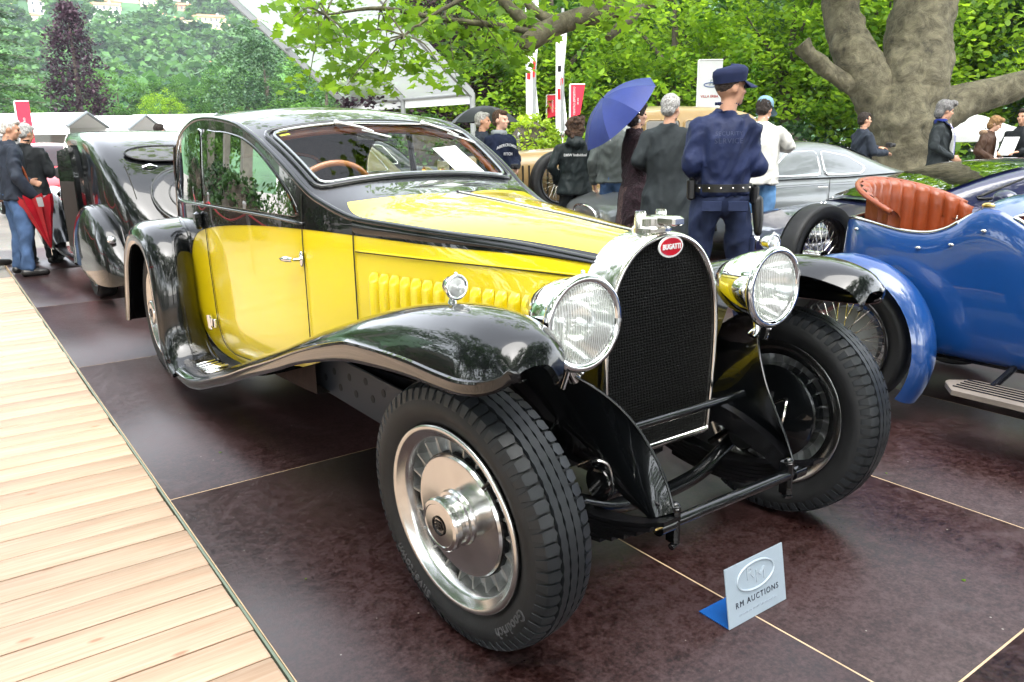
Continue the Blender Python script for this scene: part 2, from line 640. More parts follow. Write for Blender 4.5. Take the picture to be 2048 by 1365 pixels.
for i in range(7):
    for j in range(7):
        if pm is None:
            p = MB()
            p.bevel_box((0, 0, 0), (1.2235 - 0.0065, 2.44 - 0.0065, 0.010), 0.0006)
            o = p.build('floor_panel', 'panel', floor)
            pm = o.data
        else:
            o = link(bpy.data.objects.new('floor_panel', pm))
            o.parent = floor
        o.location = ((XE[i] + XE[i + 1]) / 2, (YE[j] + YE[j + 1]) / 2, -0.005)

def plank_mat():
    m, nt, b, out = new_mat('larch_plank')
    N, L = nt.nodes, nt.links
    tc = N.new('ShaderNodeTexCoord')
    oi = N.new('ShaderNodeObjectInfo')
    off = N.new('ShaderNodeVectorMath')
    off.operation = 'MULTIPLY_ADD'
    comb = N.new('ShaderNodeCombineXYZ')
    for k, s_ in enumerate((37.0, 11.0, 5.0)):
        q = N.new('ShaderNodeMath')
        q.operation = 'MULTIPLY'
        q.inputs[1].default_value = s_
        L.new(oi.outputs['Random'], q.inputs[0])
        L.new(q.outputs[0], comb.inputs[k])
    add = N.new('ShaderNodeVectorMath')
    L.new(tc.outputs['Object'], add.inputs[0])
    L.new(comb.outputs[0], add.inputs[1])
    mp = N.new('ShaderNodeMapping')
    mp.inputs['Scale'].default_value = (1.6, 40, 40)
    L.new(add.outputs[0], mp.inputs['Vector'])
    gr = N.new('ShaderNodeTexNoise')
    gr.inputs['Scale'].default_value = 2.2
    gr.inputs['Detail'].default_value = 7
    gr.inputs['Distortion'].default_value = 0.6
    L.new(mp.outputs[0], gr.inputs['Vector'])
    ramp = N.new('ShaderNodeValToRGB')
    e = ramp.color_ramp.elements
    e[0].position, e[1].position = 0.33, 0.66
    e[0].color = (0.415, 0.282, 0.192, 1)
    e[1].color = (0.50, 0.368, 0.268, 1)
    L.new(gr.outputs['Fac'], ramp.inputs[0])
    # broad patches of paler and darker wood
    mp2 = N.new('ShaderNodeMapping')
    mp2.inputs['Scale'].default_value = (0.9, 4, 4)
    L.new(add.outputs[0], mp2.inputs['Vector'])
    pt = N.new('ShaderNodeTexNoise')
    pt.inputs['Scale'].default_value = 1.6
    pt.inputs['Detail'].default_value = 3
    L.new(mp2.outputs[0], pt.inputs['Vector'])
    mr = N.new('ShaderNodeMapRange')
    mr.inputs['From Min'].default_value = 0.3
    mr.inputs['From Max'].default_value = 0.7
    mr.inputs['To Min'].default_value = 0.90
    mr.inputs['To Max'].default_value = 1.10
    L.new(pt.outputs['Fac'], mr.inputs['Value'])
    mr2 = N.new('ShaderNodeMapRange')
    mr2.inputs['To Min'].default_value = 0.84
    mr2.inputs['To Max'].default_value = 1.08
    L.new(oi.outputs['Random'], mr2.inputs['Value'])
    mm = N.new('ShaderNodeMath')
    mm.operation = 'MULTIPLY'
    L.new(mr.outputs[0], mm.inputs[0])
    L.new(mr2.outputs[0], mm.inputs[1])
    mx = N.new('ShaderNodeMix')
    mx.data_type = 'RGBA'
    mx.blend_type = 'MULTIPLY'
    mx.inputs['Factor'].default_value = 1
    L.new(ramp.outputs[0], mx.inputs['A'])
    L.new(mm.outputs[0], mx.inputs['B'])
    # knots
    mp3 = N.new('ShaderNodeMapping')
    mp3.inputs['Scale'].default_value = (1.1, 3.0, 1)
    L.new(add.outputs[0], mp3.inputs['Vector'])
    vo = N.new('ShaderNodeTexVoronoi')
    vo.voronoi_dimensions = '2D'
    vo.inputs['Scale'].default_value = 0.95
    L.new(mp3.outputs[0], vo.inputs['Vector'])
    kr = N.new('ShaderNodeValToRGB')
    ke = kr.color_ramp.elements
    ke[0].position, ke[1].position = 0.012, 0.03
    ke[0].color = (1, 1, 1, 1)
    ke[1].color = (0, 0, 0, 1)
    L.new(vo.outputs['Distance'], kr.inputs[0])
    mx2 = N.new('ShaderNodeMix')
    mx2.data_type = 'RGBA'
    km = N.new('ShaderNodeMath')
    km.operation = 'MULTIPLY'
    km.inputs[1].default_value = 0.7
    L.new(kr.outputs[0], km.inputs[0])
    L.new(km.outputs[0], mx2.inputs['Factor'])
    L.new(mx.outputs['Result'], mx2.inputs['A'])
    mx2.inputs['B'].default_value = (0.25, 0.11, 0.05, 1)
    L.new(mx2.outputs['Result'], b.inputs['Base Color'])
    b.inputs['Roughness'].default_value = 0.55
    bp = N.new('ShaderNodeBump')
    bp.inputs['Strength'].default_value = 0.15
    bp.inputs['Distance'].default_value = 0.003
    L.new(gr.outputs['Fac'], bp.inputs['Height'])
    L.new(bp.outputs[0], b.inputs['Normal'])
    return m
M['larch'] = plank_mat()
M['joist_dark'] = mat('joist_dark', (0.12, 0.075, 0.04), 0.8, noise_amt=0.2)
bw = MB()
bw.box((-1.6, 4.2, -0.030), (4.34, 12.0, 0.02))
walk = tag(bw.build('boardwalk', 'joist_dark'), kind='structure')
pm = None
PITCH = 0.1545
k0 = -20
for k in range(k0, 54):
    y = 1.958 + PITCH * (k + 0.5)
    if y > 10.2: break
    if pm is None:
        p = MB()
        p.bevel_box((0, 0, 0), (4.30, PITCH - 0.0075, 0.030), 0.003)
        o = p.build('plank', 'larch', walk)
        pm = o.data
    else:
        o = link(bpy.data.objects.new('plank', pm))
        o.parent = walk
    o.location = (-1.585 + random.uniform(-0.004, 0.004), y, -0.004 + random.uniform(-0.001, 0.001))
# the thin green-grey edge strip between planks and floor
e = MB()
e.box((0.5745, 4.4, -0.006), (0.008, 11.7, 0.026))
e.build('edge_strip', mat('edge_strip', (0.16, 0.2, 0.15), 0.5), walk)
# ---------------------------------------------------------------- yellow and black vintage coupe (car frame: x from its centre line, y and z as in the place)
OFF = (0, 3.4, 0)
HERO = thing('vintage_coupe', 'yellow and black vintage coupe with horseshoe radiator and big chrome headlamps', 'car', (1.80, 3.4, 0))
def HB(mb, name, m, parent=None, angle=40): return mb.build(name, m, parent or HERO, OFF, angle)

_pl = catmull(list(zip([1.70, 1.85, 2.2, 2.6, 2.885, 3.1, 3.3, 3.6, 4.0, 4.5, 4.85, 5.1, 5.3, 5.6, 5.9, 6.3],
                       [.236, .250, .318, .415, .487, .540, .575, .603, .628, .640, .630, .604, .565, .49, .40, .28])), 8)
def plan(y): return float(np.interp(y, _pl[:, 0], _pl[:, 1]))
def smooth01(t):
    t = min(1, max(0, t))
    return t * t * (3 - 2 * t)
_hs = ([.0, .68, .78, .88, .965, 1.0, 1.03, 1.055, 1.08, 1.30], [.254, .254, .254, .246, .224, .205, .186, .165, .14, .14])
def side_x(y, z):
    k = 1 - smooth01((y - 1.745) / .85)
    if k > 0: return _side_x(y, z) - k * max(0, .254 - float(np.interp(z, *_hs)))
    return _side_x(y, z)
def _side_x(y, z):
    return plan(y) - 0.035 * min(1, max(0, (z - 1.0) / 0.5)) ** 1.3 - 0.05 * max(0, (0.5 - z) / 0.3) ** 2
def side_fn(sgn):
    return lambda y, z: (sgn * side_x(y, z), y, z)
CR = catmull([(1.72, 1.030), (1.80, 1.033), (1.96, 1.045), (2.144, 1.061), (2.374, 1.076), (2.628, 1.092), (2.80, 1.101), (2.891, 1.109), (2.97, 1.127), (3.064, 1.156), (3.15, 1.185), (3.225, 1.223), (3.324, 1.276), (3.465, 1.343),
              (3.615, 1.405), (3.757, 1.453), (3.908, 1.492), (4.113, 1.516), (4.268, 1.527), (4.436, 1.53), (4.593, 1.519), (4.786, 1.486), (4.95, 1.44), (5.08, 1.38), (5.22, 1.28), (5.36, 1.14), (5.52, 0.97), (5.75, 0.80), (6.0, 0.62), (6.2, 0.42)], 6)
for _ in range(3):   # fair the line
    CR[1:-1] = 0.25 * CR[:-2] + 0.5 * CR[1:-1] + 0.25 * CR[2:]
CRA = np.concatenate([[0], np.cumsum(np.linalg.norm(np.diff(CR, axis=0), axis=1))])
def cr_y(t): return float(np.interp(t, CRA, CR[:, 0]))
def cr_z(t): return float(np.interp(t, CRA, CR[:, 1]))
_tan = np.gradient(CR, CRA, axis=0)
for _ in range(4): _tan[1:-1] = 0.25 * _tan[:-2] + 0.5 * _tan[1:-1] + 0.25 * _tan[2:]
def cr_n(t):
    a, b = float(np.interp(t, CRA, _tan[:, 0])), float(np.interp(t, CRA, _tan[:, 1]))
    L = math.hypot(a, b)
    return -b / L, a / L
def t_of_y(y): return float(np.interp(y, CR[:, 0], CRA))
_cw = catmull([(1.70, .073), (2.4, .076), (2.9, .078), (3.06, .062), (3.25, .042), (3.45, .05), (3.7, .062), (4.3, .055), (4.9, .055), (5.4, .09), (6.3, .10)], 6)
def crown(y): return float(np.interp(y, _cw[:, 0], _cw[:, 1]))
def top_fn(t, v):
    """t along the crease, v = lateral metres"""
    y, z = cr_y(t), cr_z(t)
    hx = side_x(y, z)
    s = min(1.0, abs(v) / hx)
    ny, nz = cr_n(t)
    c = crown(y) * (1 - s ** 2.3)
    return (max(-hx, min(hx, v)), y + ny * c, z + nz * c)
def top_half(t, s):      # s in -1..1 of the half width
    y, z = cr_y(t), cr_z(t)
    return top_fn(t, s * side_x(y, z))

# ---- sides
def arc_fill(pts, n=6): return [tuple(p) for p in catmull(pts, n)]
yellow_line = arc_fill([(1.745, 1.018), (1.926, 1.028), (2.14, 1.03), (2.37, 1.031), (2.623, 1.036), (2.869, 1.041), (3.028, 1.044), (3.223, 1.044), (3.524, 1.035), (3.88, 1.014), (4.26, 0.978), (4.548, 0.931), (4.723, 0.862), (4.832, 0.74), (4.87, 0.60), (4.835, 0.439), (4.75, 0.33), (4.60, 0.265), (4.42, 0.243), (4.166, 0.25), (3.928, 0.27)], 4)
yellow_poly = yellow_line + [(3.5, 0.36), (3.2, 0.46), (2.9, 0.58), (1.745, 0.58)]
dwin = arc_fill([(4.352, 1.093), (4.359, 1.27), (4.362, 1.448), (4.2, 1.452), (4.047, 1.447), (3.851, 1.425), (3.732, 1.397), (3.618, 1.357), (3.492, 1.294), (3.373, 1.222), (3.284, 1.150), (3.248, 1.096)], 3) + [(3.634, 1.098), (4.0, 1.098)]
qwin = arc_fill([(4.41, 1.092), (4.415, 1.28), (4.426, 1.459), (4.552, 1.457), (4.671, 1.448), (4.772, 1.427), (4.858, 1.392), (4.94, 1.337), (4.99, 1.26), (5.0, 1.18), (4.95, 1.115), (4.87, 1.092)], 3)
bottom = [(1.745, 0.58), (2.9, 0.58), (3.2, 0.46), (3.5, 0.36), (3.928, 0.27), (4.42, 0.235), (4.9, 0.25), (5.4, 0.3), (6.0, 0.35)]
crease_side = [(y, z) for y, z in CR if y >= 1.745]
side_outer = [tuple(p) for p in resample(crease_side, 120)] + [tuple(p) for p in resample(bottom[::-1], 60)][0:]
FD = 3.220       # front shut line
door_poly = [(FD, 1.043), (FD, 0.50), (3.5, 0.39), (3.80, 0.33), (3.991, 0.315), (4.193, 0.298), (4.30, 0.308), (4.345, 0.345), (4.367, 0.43), (4.385, 0.58), (4.408, 0.78), (4.413, 0.957), (4.26, 0.980), (3.88, 1.016), (3.524, 1.037)]
def in_any(c, *polys): return any(inside(p, c) for p in polys)
def cls(c):
    if inside(dwin, c) or inside(qwin, c): return None
    if inside(yellow_poly, c):
        if c[0] < 2.886: return 'bonnet_side'
        if inside(door_poly, c): return 'door'
        return 'side_panel'
    return 'body_side'
seam_b = [(2.886, 1.3), (2.886, 0.5), (2.8861, 0.5), (2.8861, 1.3)]
reg = cdt_regions(side_outer, [yellow_poly, dwin, qwin, door_poly], 0.06, 0.05, cls)
names = {'bonnet_side': 'yellow_paint', 'door': 'yellow_paint', 'side_panel': 'yellow_paint', 'body_side': 'black_paint'}
DOORS = {}
for sg in (-1, 1):
    for k, (p2, tr) in reg.items():
        o = surf_obj(k, names[k], HERO, p2, tr, side_fn(sg), OFF, flip=(sg > 0), push=0.004 if k == 'door' else (0.0025 if names[k] == 'yellow_paint' else 0))
        if k == 'door': DOORS[sg] = o
        if k == 'body_side': o['label'] = 'black painted upper side and pillars'
# ---- top: bonnet, scuttle, screen surround, roof and tail
T0, T1 = t_of_y(1.745), CRA[-1] - 0.01
ts = np.linspace(T0, T1, 110)
edge = [(t, side_x(cr_y(t), cr_z(t))) for t in ts]
top_outer = [(t, v) for t, v in edge] + [(t, -v) for t, v in edge[::-1]]
# windscreen opening: rounded trapezium on the surface
ws_lo, ws_hi = t_of_y(3.205), t_of_y(3.665)
def round_poly(corners, r, n=6):
    out = []
    m = len(corners)
    for i in range(m):
        p0, p1, p2 = map(np.array, (corners[i - 1], corners[i], corners[(i + 1) % m]))
        a = (p0 - p1) / np.linalg.norm(p0 - p1)
        b = (p2 - p1) / np.linalg.norm(p2 - p1)
        rr = r[i] if hasattr(r, '__len__') else r
        A, B = p1 + a * rr, p1 + b * rr
        for k in range(n + 1):
            q = k / n
            out.append(tuple((1 - q) ** 2 * A + 2 * q * (1 - q) * p1 + q * q * B))
    return out
screen = round_poly([(ws_lo, -0.475), (ws_lo + 0.012, 0.0), (ws_lo, 0.475), (ws_hi, 0.512), (ws_hi + 0.006, 0.0), (ws_hi, -0.512)], [.05, .3, .05, .06, .3, .06])
screen = [tuple(p) for p in resample(screen, 110, True)]
def sc_t(y): return t_of_y(y)
def scallop(sg):
    pts = [(t_of_y(y), sg * x) for y, x in [(1.745, .013), (2.1, .014), (2.5, .016), (2.78, .020), (2.86, .05), (2.905, .12), (2.94, .22), (2.97, .31), (3.0, .39), (3.02, .44)]]
    a = arc_fill(pts, 4)
    e = []
    for y in np.linspace(3.02, 1.745, 40):
        t = t_of_y(y)
        hx = side_x(cr_y(t), cr_z(t))
        e.append((t, sg * (hx - 0.019 - 0.05 * max(0, (y - 2.86) / 0.16) ** 2)))
    return a + e
sc_l, sc_r = scallop(-1), scallop(1)
seam_t = t_of_y(2.882)
def cls2(c):
    if inside(screen, c): return None
    f = c[0] < seam_t
    if inside(sc_l, c) or inside(sc_r, c): return 'bonnet_top' if f else 'scuttle_panel'
    return 'bonnet_trim' if f else 'roof'
seamline = [(seam_t, -0.6), (seam_t, 0.6), (seam_t + 1e-4, 0.6), (seam_t + 1e-4, -0.6)]
reg = cdt_regions(top_outer, [screen, sc_l, sc_r], 0.055, 0.06, cls2)
nm = {'bonnet_top': 'yellow_paint', 'scuttle_panel': 'yellow_paint', 'bonnet_trim': 'black_paint', 'roof': 'black_paint'}
for k, (p2, tr) in reg.items():
    surf_obj(k, nm[k], HERO, p2, tr, top_fn, OFF, eps=2e-3)
# ---- crease bead along both sides, black, thicker over the pillars
for sg in (-1, 1):
    b = MB()
    pts = [(sg * (side_x(y, z) - 0.006), y, z - 0.004) for y, z in resample([q for q in CR if q[0] > 1.745], 150)]
    b.tube(pts, 0.0135, 10)
    HB(b, 'roof_edge_bead', 'black_paint', angle=180)
    # black stripe along the bonnet shoulder, broad at the scuttle, thin at the radiator
    s_ = MB()
    rows = []
    for y in np.linspace(1.75, 2.884, 30):
        t = t_of_y(y)
        w = np.interp(y, [1.75, 2.3, 2.884], [0.010, 0.030, 0.056])
        z1 = cr_z(t)
        rows.append([(sg * (side_x(y, z1 - w * q) + 0.003 + 0.006 * math.sin(pi * q)), y, z1 - w * q) for q in np.linspace(-0.12, 1, 7)])
    s_.loft(rows, closed=False)
    HB(s_, 'bonnet_stripe', 'black_paint', angle=180)
    # belt moulding under the windows
    b = MB()
    pts = [(sg * (side_x(y, 1.083) + 0.004), y, z) for y, z in catmull([(3.215, 1.066), (3.5, 1.078), (4.0, 1.081), (4.5, 1.08), (4.9, 1.076), (5.04, 1.10), (5.07, 1.2), (5.04, 1.29), (4.96, 1.39)], 6)]
    b.tube(pts, 0.008, 8)
    HB(b, 'belt_moulding', 'black_paint', angle=180)
    # shut lines
    b = MB()
    dp = resample([(FD, 1.19)] + door_poly[0:12], 90)
    b.tube([(sg * (side_x(y, z) + 0.0035), y, z) for y, z in dp], 0.0024, 5)
    HB(b, 'shut_line', 'dark_gap', angle=180)
    b = MB()
    b.tube([(sg * (side_x(2.885, z) + 0.003), 2.885, z) for z in np.linspace(0.58, 1.10, 14)], 0.0028, 5)
    HB(b, 'bonnet_seam', 'dark_gap', angle=180)
    b = MB()
    gl = [(y, np.interp(y, [1.773, 2.875], [.986, .982])) for y in np.linspace(1.75, 2.875, 24)]
    b.tube([(sg * (side_x(y, z) + 0.001), y, z) for y, z in gl], 0.004, 6)
    HB(b, 'bonnet_hinge', 'yellow_paint', angle=180)
    b = MB()
    b.tube([(sg * (side_x(y, z) + 0.0035), y, z - 0.0045) for y, z in gl], 0.0018, 5)
    HB(b, 'bonnet_groove', 'dark_gap', angle=180)
    # fixed windows: frames and panes
    for nm_, lp in (('door_window', dwin), ('quarter_window', qwin)):
        L = resample(lp, 70, True)
        p2, tr = list(cdt_regions([tuple(q) for q in L], [], 0.15, 0.12, lambda c: 'a').values())[0]
        w = surf_obj(nm_, 'pane', HERO, p2, tr, side_fn(sg), OFF, flip=(sg > 0), push=-0.012)
        f = MB()
        f.tube([(sg * (side_x(y, z) - 0.003), y, z) for y, z in L], 0.0075, 8, closed=True)
        fo = HB(f, 'window_frame', 'chrome' if nm_ == 'quarter_window' else 'black_paint', angle=180)
        fo.parent = w
    # window reveal in wood under the door glass
    b = MB()
    b.tube([(sg * (side_x(y, 1.1) - 0.022), y, 1.094) for y in np.linspace(3.26, 4.34, 16)], 0.012, 8)
    HB(b, 'window_sill', 'wood_trim', angle=180)
    # B pillar
    b = MB()
    b.tube([(sg * (side_x(4.39, z) - 0.006), 4.386, z) for z in np.linspace(1.08, 1.47, 8)], 0.017, 8)
    HB(b, 'pillar', 'black_paint', angle=180)
# ---- chrome bonnet hinge on the centre line
b = MB()
b.tube([np.array(top_fn(t, 0)) + (0, 0, 0.002) for t in np.linspace(T0, t_of_y(2.90), 40)], 0.0055, 8)
HB(b, 'centre_hinge', 'nickel', angle=180)
M['bright_metal'] = mat('bright_metal', (.75, .76, .76), .35, metal=.6)
# ---- windscreen: pane, chrome frame, rubber
L = screen
p2, tr = list(cdt_regions(L, [], 0.1, 0.12, lambda c: 'a').values())[0]
W = surf_obj('windscreen', 'windscreen_pane', HERO, p2, tr, top_fn, OFF, push=-0.004, eps=2e-3)
f = MB()
f.tube([np.array(top_fn(t, v)) + (0, -0.004, 0.004) for t, v in L], 0.0085, 10, closed=True)
fo = HB(f, 'windscreen_frame', mat('dull_nickel', (.42, .43, .43), .12, metal=1), angle=180)
fo.parent = W
cen = np.array([(ws_lo + ws_hi) / 2, 0])
f = MB()
f.tube([np.array(top_fn(*(cen + (np.array(q) - cen) * (1.10, 1.055)))) + (0, -0.002, 0.001) for q in L], 0.013, 8, closed=True)
fo = HB(f, 'screen_surround', 'black_paint', angle=180)
fo.parent = W
for x, tip in ((-0.206, -0.02), (0.26, 0.46)):
    pv = np.array(top_fn(ws_hi - 0.002, x)) + (0, -0.03, 0.012)
    e0 = np.array(top_fn(ws_hi - 0.18, tip)) + (0, -0.022, 0.020)
    a = MB()
    a.tube([pv, pv + (0.02, -0.02, -0.004), (pv + e0) / 2 + (0, -0.004, 0.006), e0 + (pv - e0) * 0.28], [.009, .007, .0055, .005], 8)
    a.sphere(pv, 0.013, 10, 6)
    a.sphere(e0 + (pv - e0) * 0.4, 0.008, 8, 6)
    wp = HB(a, 'wiper', 'bright_metal')
    a = MB()
    a.tube([e0 + (pv - e0) * 0.5 + (0, 0, -0.006), e0 + (e0 - pv) * 0.06 + (0, 0, -0.006)], 0.0045, 6)
    w2 = HB(a, 'wiper_blade', 'bright_metal')
    w2.parent = wp
a = MB()
p0, p1 = np.array(top_fn(ws_hi, -0.17)) + (0, -0.03, 0.006), np.array(top_fn(ws_hi, 0.25)) + (0, -0.03, 0.006)
a.tube([p0, p1], 0.003, 6)
HB(a, 'wiper_link', 'nickel')
# sticker inside the glass, paper on the far side of the dash
a = MB()
q = [np.array(top_fn(ws_hi - d, v)) + (0, 0.006, -0.008) for d, v in ((.012, -.475), (.012, -.43), (.03, -.425), (.03, -.470))]
a.add(q, [(0, 1, 2, 3)])
HB(a, 'tax_sticker', mat('sticker_yellow', (0.75, 0.68, 0.05), 0.6), angle=None)
a = MB()
q = [np.array((0.20, 3.42, 1.36)), np.array((0.33, 3.42, 1.37)), np.array((0.42, 3.30, 1.245)), np.array((0.28, 3.30, 1.235))]
a.add(q + [p + (0, 0.002, 0.002) for p in q], [(0, 1, 2, 3), (7, 6, 5, 4)])
sh = HB(a, 'paper_sheet', 'white_plain', angle=None)
# ---- interior: floor, seats, dash, lining, steering wheel, rear window
inn = MB()
ys = np.linspace(3.26, 5.3, 26)
rows = []
for y in ys:
    t = t_of_y(y)
    hx = side_x(y, 1.0) - 0.03
    rows.append([(-hx, y, 0.98), (-hx, y, 0.5), (-hx, y, 0.3), (hx, y, 0.3), (hx, y, 0.5), (hx, y, 0.98)])
inn.loft(rows, closed=False)
HB(inn, 'cabin_lining', 'brown_lining')
inn = MB()
tt = np.linspace(t_of_y(3.72), t_of_y(5.25), 26)
inn.loft([[np.array(top_half(t, s)) + (0, -cr_n(t)[0] * 0.035, -0.035) for s in np.linspace(-0.95, 0.95, 17)] for t in tt], closed=False)
HB(inn, 'headlining', 'brown_lining', angle=180)
bk = MB()
def rear_pt(x, z): return (x, 5.18 - 0.30 * (z - 0.95), z)
hole = [(0.30 * math.copysign(abs(math.cos(a)) ** 0.8, math.cos(a)), 1.255 + 0.075 * math.copysign(abs(math.sin(a)) ** 0.8, math.sin(a))) for a in np.linspace(0, 2 * pi, 40, endpoint=False)]
outr = [(-.60, .95), (.60, .95), (.585, 1.3), (.53, 1.40), (.4, 1.44), (-.4, 1.44), (-.53, 1.40), (-.585, 1.3)]
p2, tr = cdt_regions([tuple(q) for q in resample(outr, 40, True)], [hole], 0.1, 0.1, lambda c: None if inside(hole, c) else 'a')['a']
surf_obj('rear_bulkhead', 'brown_lining', HERO, p2, tr, lambda u, v: rear_pt(u, v), OFF, flip=False)
bk.tube([np.array(rear_pt(*q)) + (0, -0.008, 0) for q in hole], 0.013, 8, closed=True)
HB(bk, 'rear_window_frame', 'wood_trim', angle=180)
rw = MB(); rw.add([np.array(rear_pt(*q)) + (0, .012, 0) for q in hole], [tuple(range(len(hole)))]); HB(rw, 'rear_window', mat('painted_view_pane', (.42, .46, .48), .05, coat=1), angle=None)  # opaque pale colour paints in the bright reflection in this window
d = MB()
d.loft([[(x, 3.30 + 0.02 * math.cos(x * 3), 1.17 + 0.035 * (1 - (x / .5) ** 2)) for x in np.linspace(-.52, .52, 15)], [(x, 3.40, 1.165 + 0.03 * (1 - (x / .5) ** 2)) for x in np.linspace(-.52, .52, 15)],
        [(x, 3.43, 1.12) for x in np.linspace(-.52, .52, 15)], [(x, 3.42, 0.92) for x in np.linspace(-.52, .52, 15)]], closed=False)
HB(d, 'dashboard', 'wood_trim', angle=60)
for x in (-.29, .29):
    s_ = MB()
    s_.bevel_box((x, 4.05, 0.58), (.46, .5, .2), .05)
    s_.bevel_box((x, 4.33, 0.83), (.46, .13, .5), .05, Matrix.Rotation(rad(-14), 3, 'X'))
    HB(s_, 'seat', 'leather_black')
# header wood and pillars wood seen through the screen
for (pts, r) in [([(v, *np.array(top_fn(ws_hi + 0.012, v))[1:]) for v in np.linspace(-.49, .49, 13)], .022)]:
    h_ = MB()
    h_.tube([np.array(p) + (0, 0.02, -0.028) for p in pts], r, 8)
    HB(h_, 'header_rail', 'wood_trim', angle=180)
for sg in (-1, 1):
    h_ = MB()
    h_.tube([np.array(top_fn(t, sg * np.interp(t, [ws_lo, ws_hi], [.475, .512]))) + (sg * 0.005, 0.025, -0.03) for t in np.linspace(ws_lo, ws_hi, 8)], .02, 8)
    HB(h_, 'pillar_trim', 'wood_trim', angle=180)
sw = MB()
Rx = Matrix.Rotation(rad(-62), 3, 'X')
cw = Vector((-0.285, 3.56, 1.115))
sw.tube([cw + Rx @ Vector((0.215 * math.cos(a), 0.215 * math.sin(a), 0)) for a in np.linspace(0, 2 * pi, 48, endpoint=False)], 0.0145, 10, closed=True)
st = HB(sw, 'steering_wheel', mat('wheel_wood', (0.36, 0.13, 0.035), 0.25, coat=0.7), angle=180)
sw = MB()
for a in (rad(90), rad(210), rad(330)):
    sw.tube([cw + Rx @ Vector((0.02 * math.cos(a), .02 * math.sin(a), -.03)), cw + Rx @ Vector((0.21 * math.cos(a), .21 * math.sin(a), 0))], 0.008, 6)
sw.tube([cw + Rx @ Vector((0, 0, -0.02)), cw + Rx @ Vector((0, 0, -0.35))], 0.02, 10)
o = HB(sw, 'spokes', 'nickel')
o.parent = st
mi_ = MB()
mi_.bevel_box((0.02, 3.70, 1.425), (.17, .018, .055), .008)
mi_.tube([(0.02, 3.70, 1.45), (0.02, 3.70, 1.50)], .006, 6)
HB(mi_, 'rear_mirror', 'black_metal')
# ---- door handle, hinges, trafficator, louvres
for sg in (-1, 1):
    h_ = MB()
    X = lambda y, z, e=0: sg * (side_x(y, z) + e)
    h_.lathe([(0.0, .012), (.012, .012), (.016, .006), (.017, 0)], (X(3.222, .917), 3.222, .917), 'x', 16) if False else None
    h_.sphere((X(3.235, .917, .006), 3.235, .917), .03, 12, 8, (.3, .5, 1.15))
    h_.tube([(X(3.235, .917, .0), 3.235, .917), (X(3.24, .917, .045), 3.24, .917)], .0085, 10)
    h_.tube([(X(3.235, .917, .046), 3.232, .917), (X(3.27, .917, .05), 3.275, .917), (X(3.3, .916, .047), 3.32, .913), (X(3.34, .915, .04), 3.372, .909)], [.010, .014, .012, .003], 10)
    ho = HB(h_, 'door_handle', 'chrome', angle=60)
    ho.parent = DOORS[sg]
    for zz in (.438,):
        h_ = MB()
        h_.tube([(X(4.47, zz - .036, .02), 4.47, zz - .036), (X(4.47, zz + .04, .02), 4.47, zz + .04)], .016, 12)
        h_.sphere((X(4.47, zz - .042, .02), 4.47, zz - .042), .008, 8, 6)
        h_.bevel_box((X(4.425, zz, .012), 4.425, zz), (.02, .08, .05), .004)
        ho = HB(h_, 'hinge', 'chrome')
        ho.parent = DOORS[sg]
    h_ = MB()
    h_.bevel_box((X(4.49, .995, .016), 4.49, .995), (.04, .065, .095), .012)
    ho = HB(h_, 'upper_hinge', 'black_paint')
    ho.parent = DOORS[sg]
    for k in range(16):
        y = 2.772 - k * 0.0575
        if y < 1.88: break
        l_ = MB()
        z0, z1 = 0.60, 0.905
        dx = plan(y + .02) - plan(y - .02)
        rows = []
        for z, e in ((z0, 0), (z0 + .02, .022), (z1 - .036, .025), (z1 - .016, .019), (z1, 0)):
            w = .0205 if e else .018
            rows.append([(sg * (side_x(y + w * q, z) + .002 + e * (math.cos(q * pi / 2) ** .42 if abs(q) < 1 else -.12)), y + w * q, z) for q in (-1, -.82, -.45, 0, .45, .82, 1)])
        l_.loft(rows, closed=False)
        HB(l_, 'louvre', 'yellow_paint', angle=35)
# ---- radiator
RY = 1.68
def horseshoe(k=1.0, n=64):
    """outline of the radiator front, x and z; k shrinks it towards its middle"""
    right = [(0, 1.118), (.07, 1.108), (.135, 1.078), (.185, 1.03), (.222, .965), (.245, .88), (.254, .78), (.254, .68), (.249, .58), (.243, .50), (.237, .415)]
    R_ = catmull(right, 6)
    P_ = [(x, z) for x, z in R_] + [(-x, z) for x, z in R_[::-1][0:-1]]
    c = np.array((0, .77))
    return [tuple(c + (np.array(p) - c) * (1 - k / np.array((.255, .35)))) if k < 1 else p for p in P_]
def hs(off): return [(x * (1 - off / .255), .77 + (z - .77) * (1 - off / .35)) for x, z in horseshoe(1.0)]
sh = MB()
prof = [(0.002, .135), (0.0, .12), (-.004, .06), (-.004, .02), (0.0, .004), (.004, -.003), (.012, -.005), (.018, 0.0), (.020, .012)]
sh.loft([[(x, RY + dy, z) for x, z in hs(o_)] for o_, dy in prof], closed=True)
RAD = HB(sh, 'radiator_shell', 'nickel', angle=60)
fix_normals(RAD)
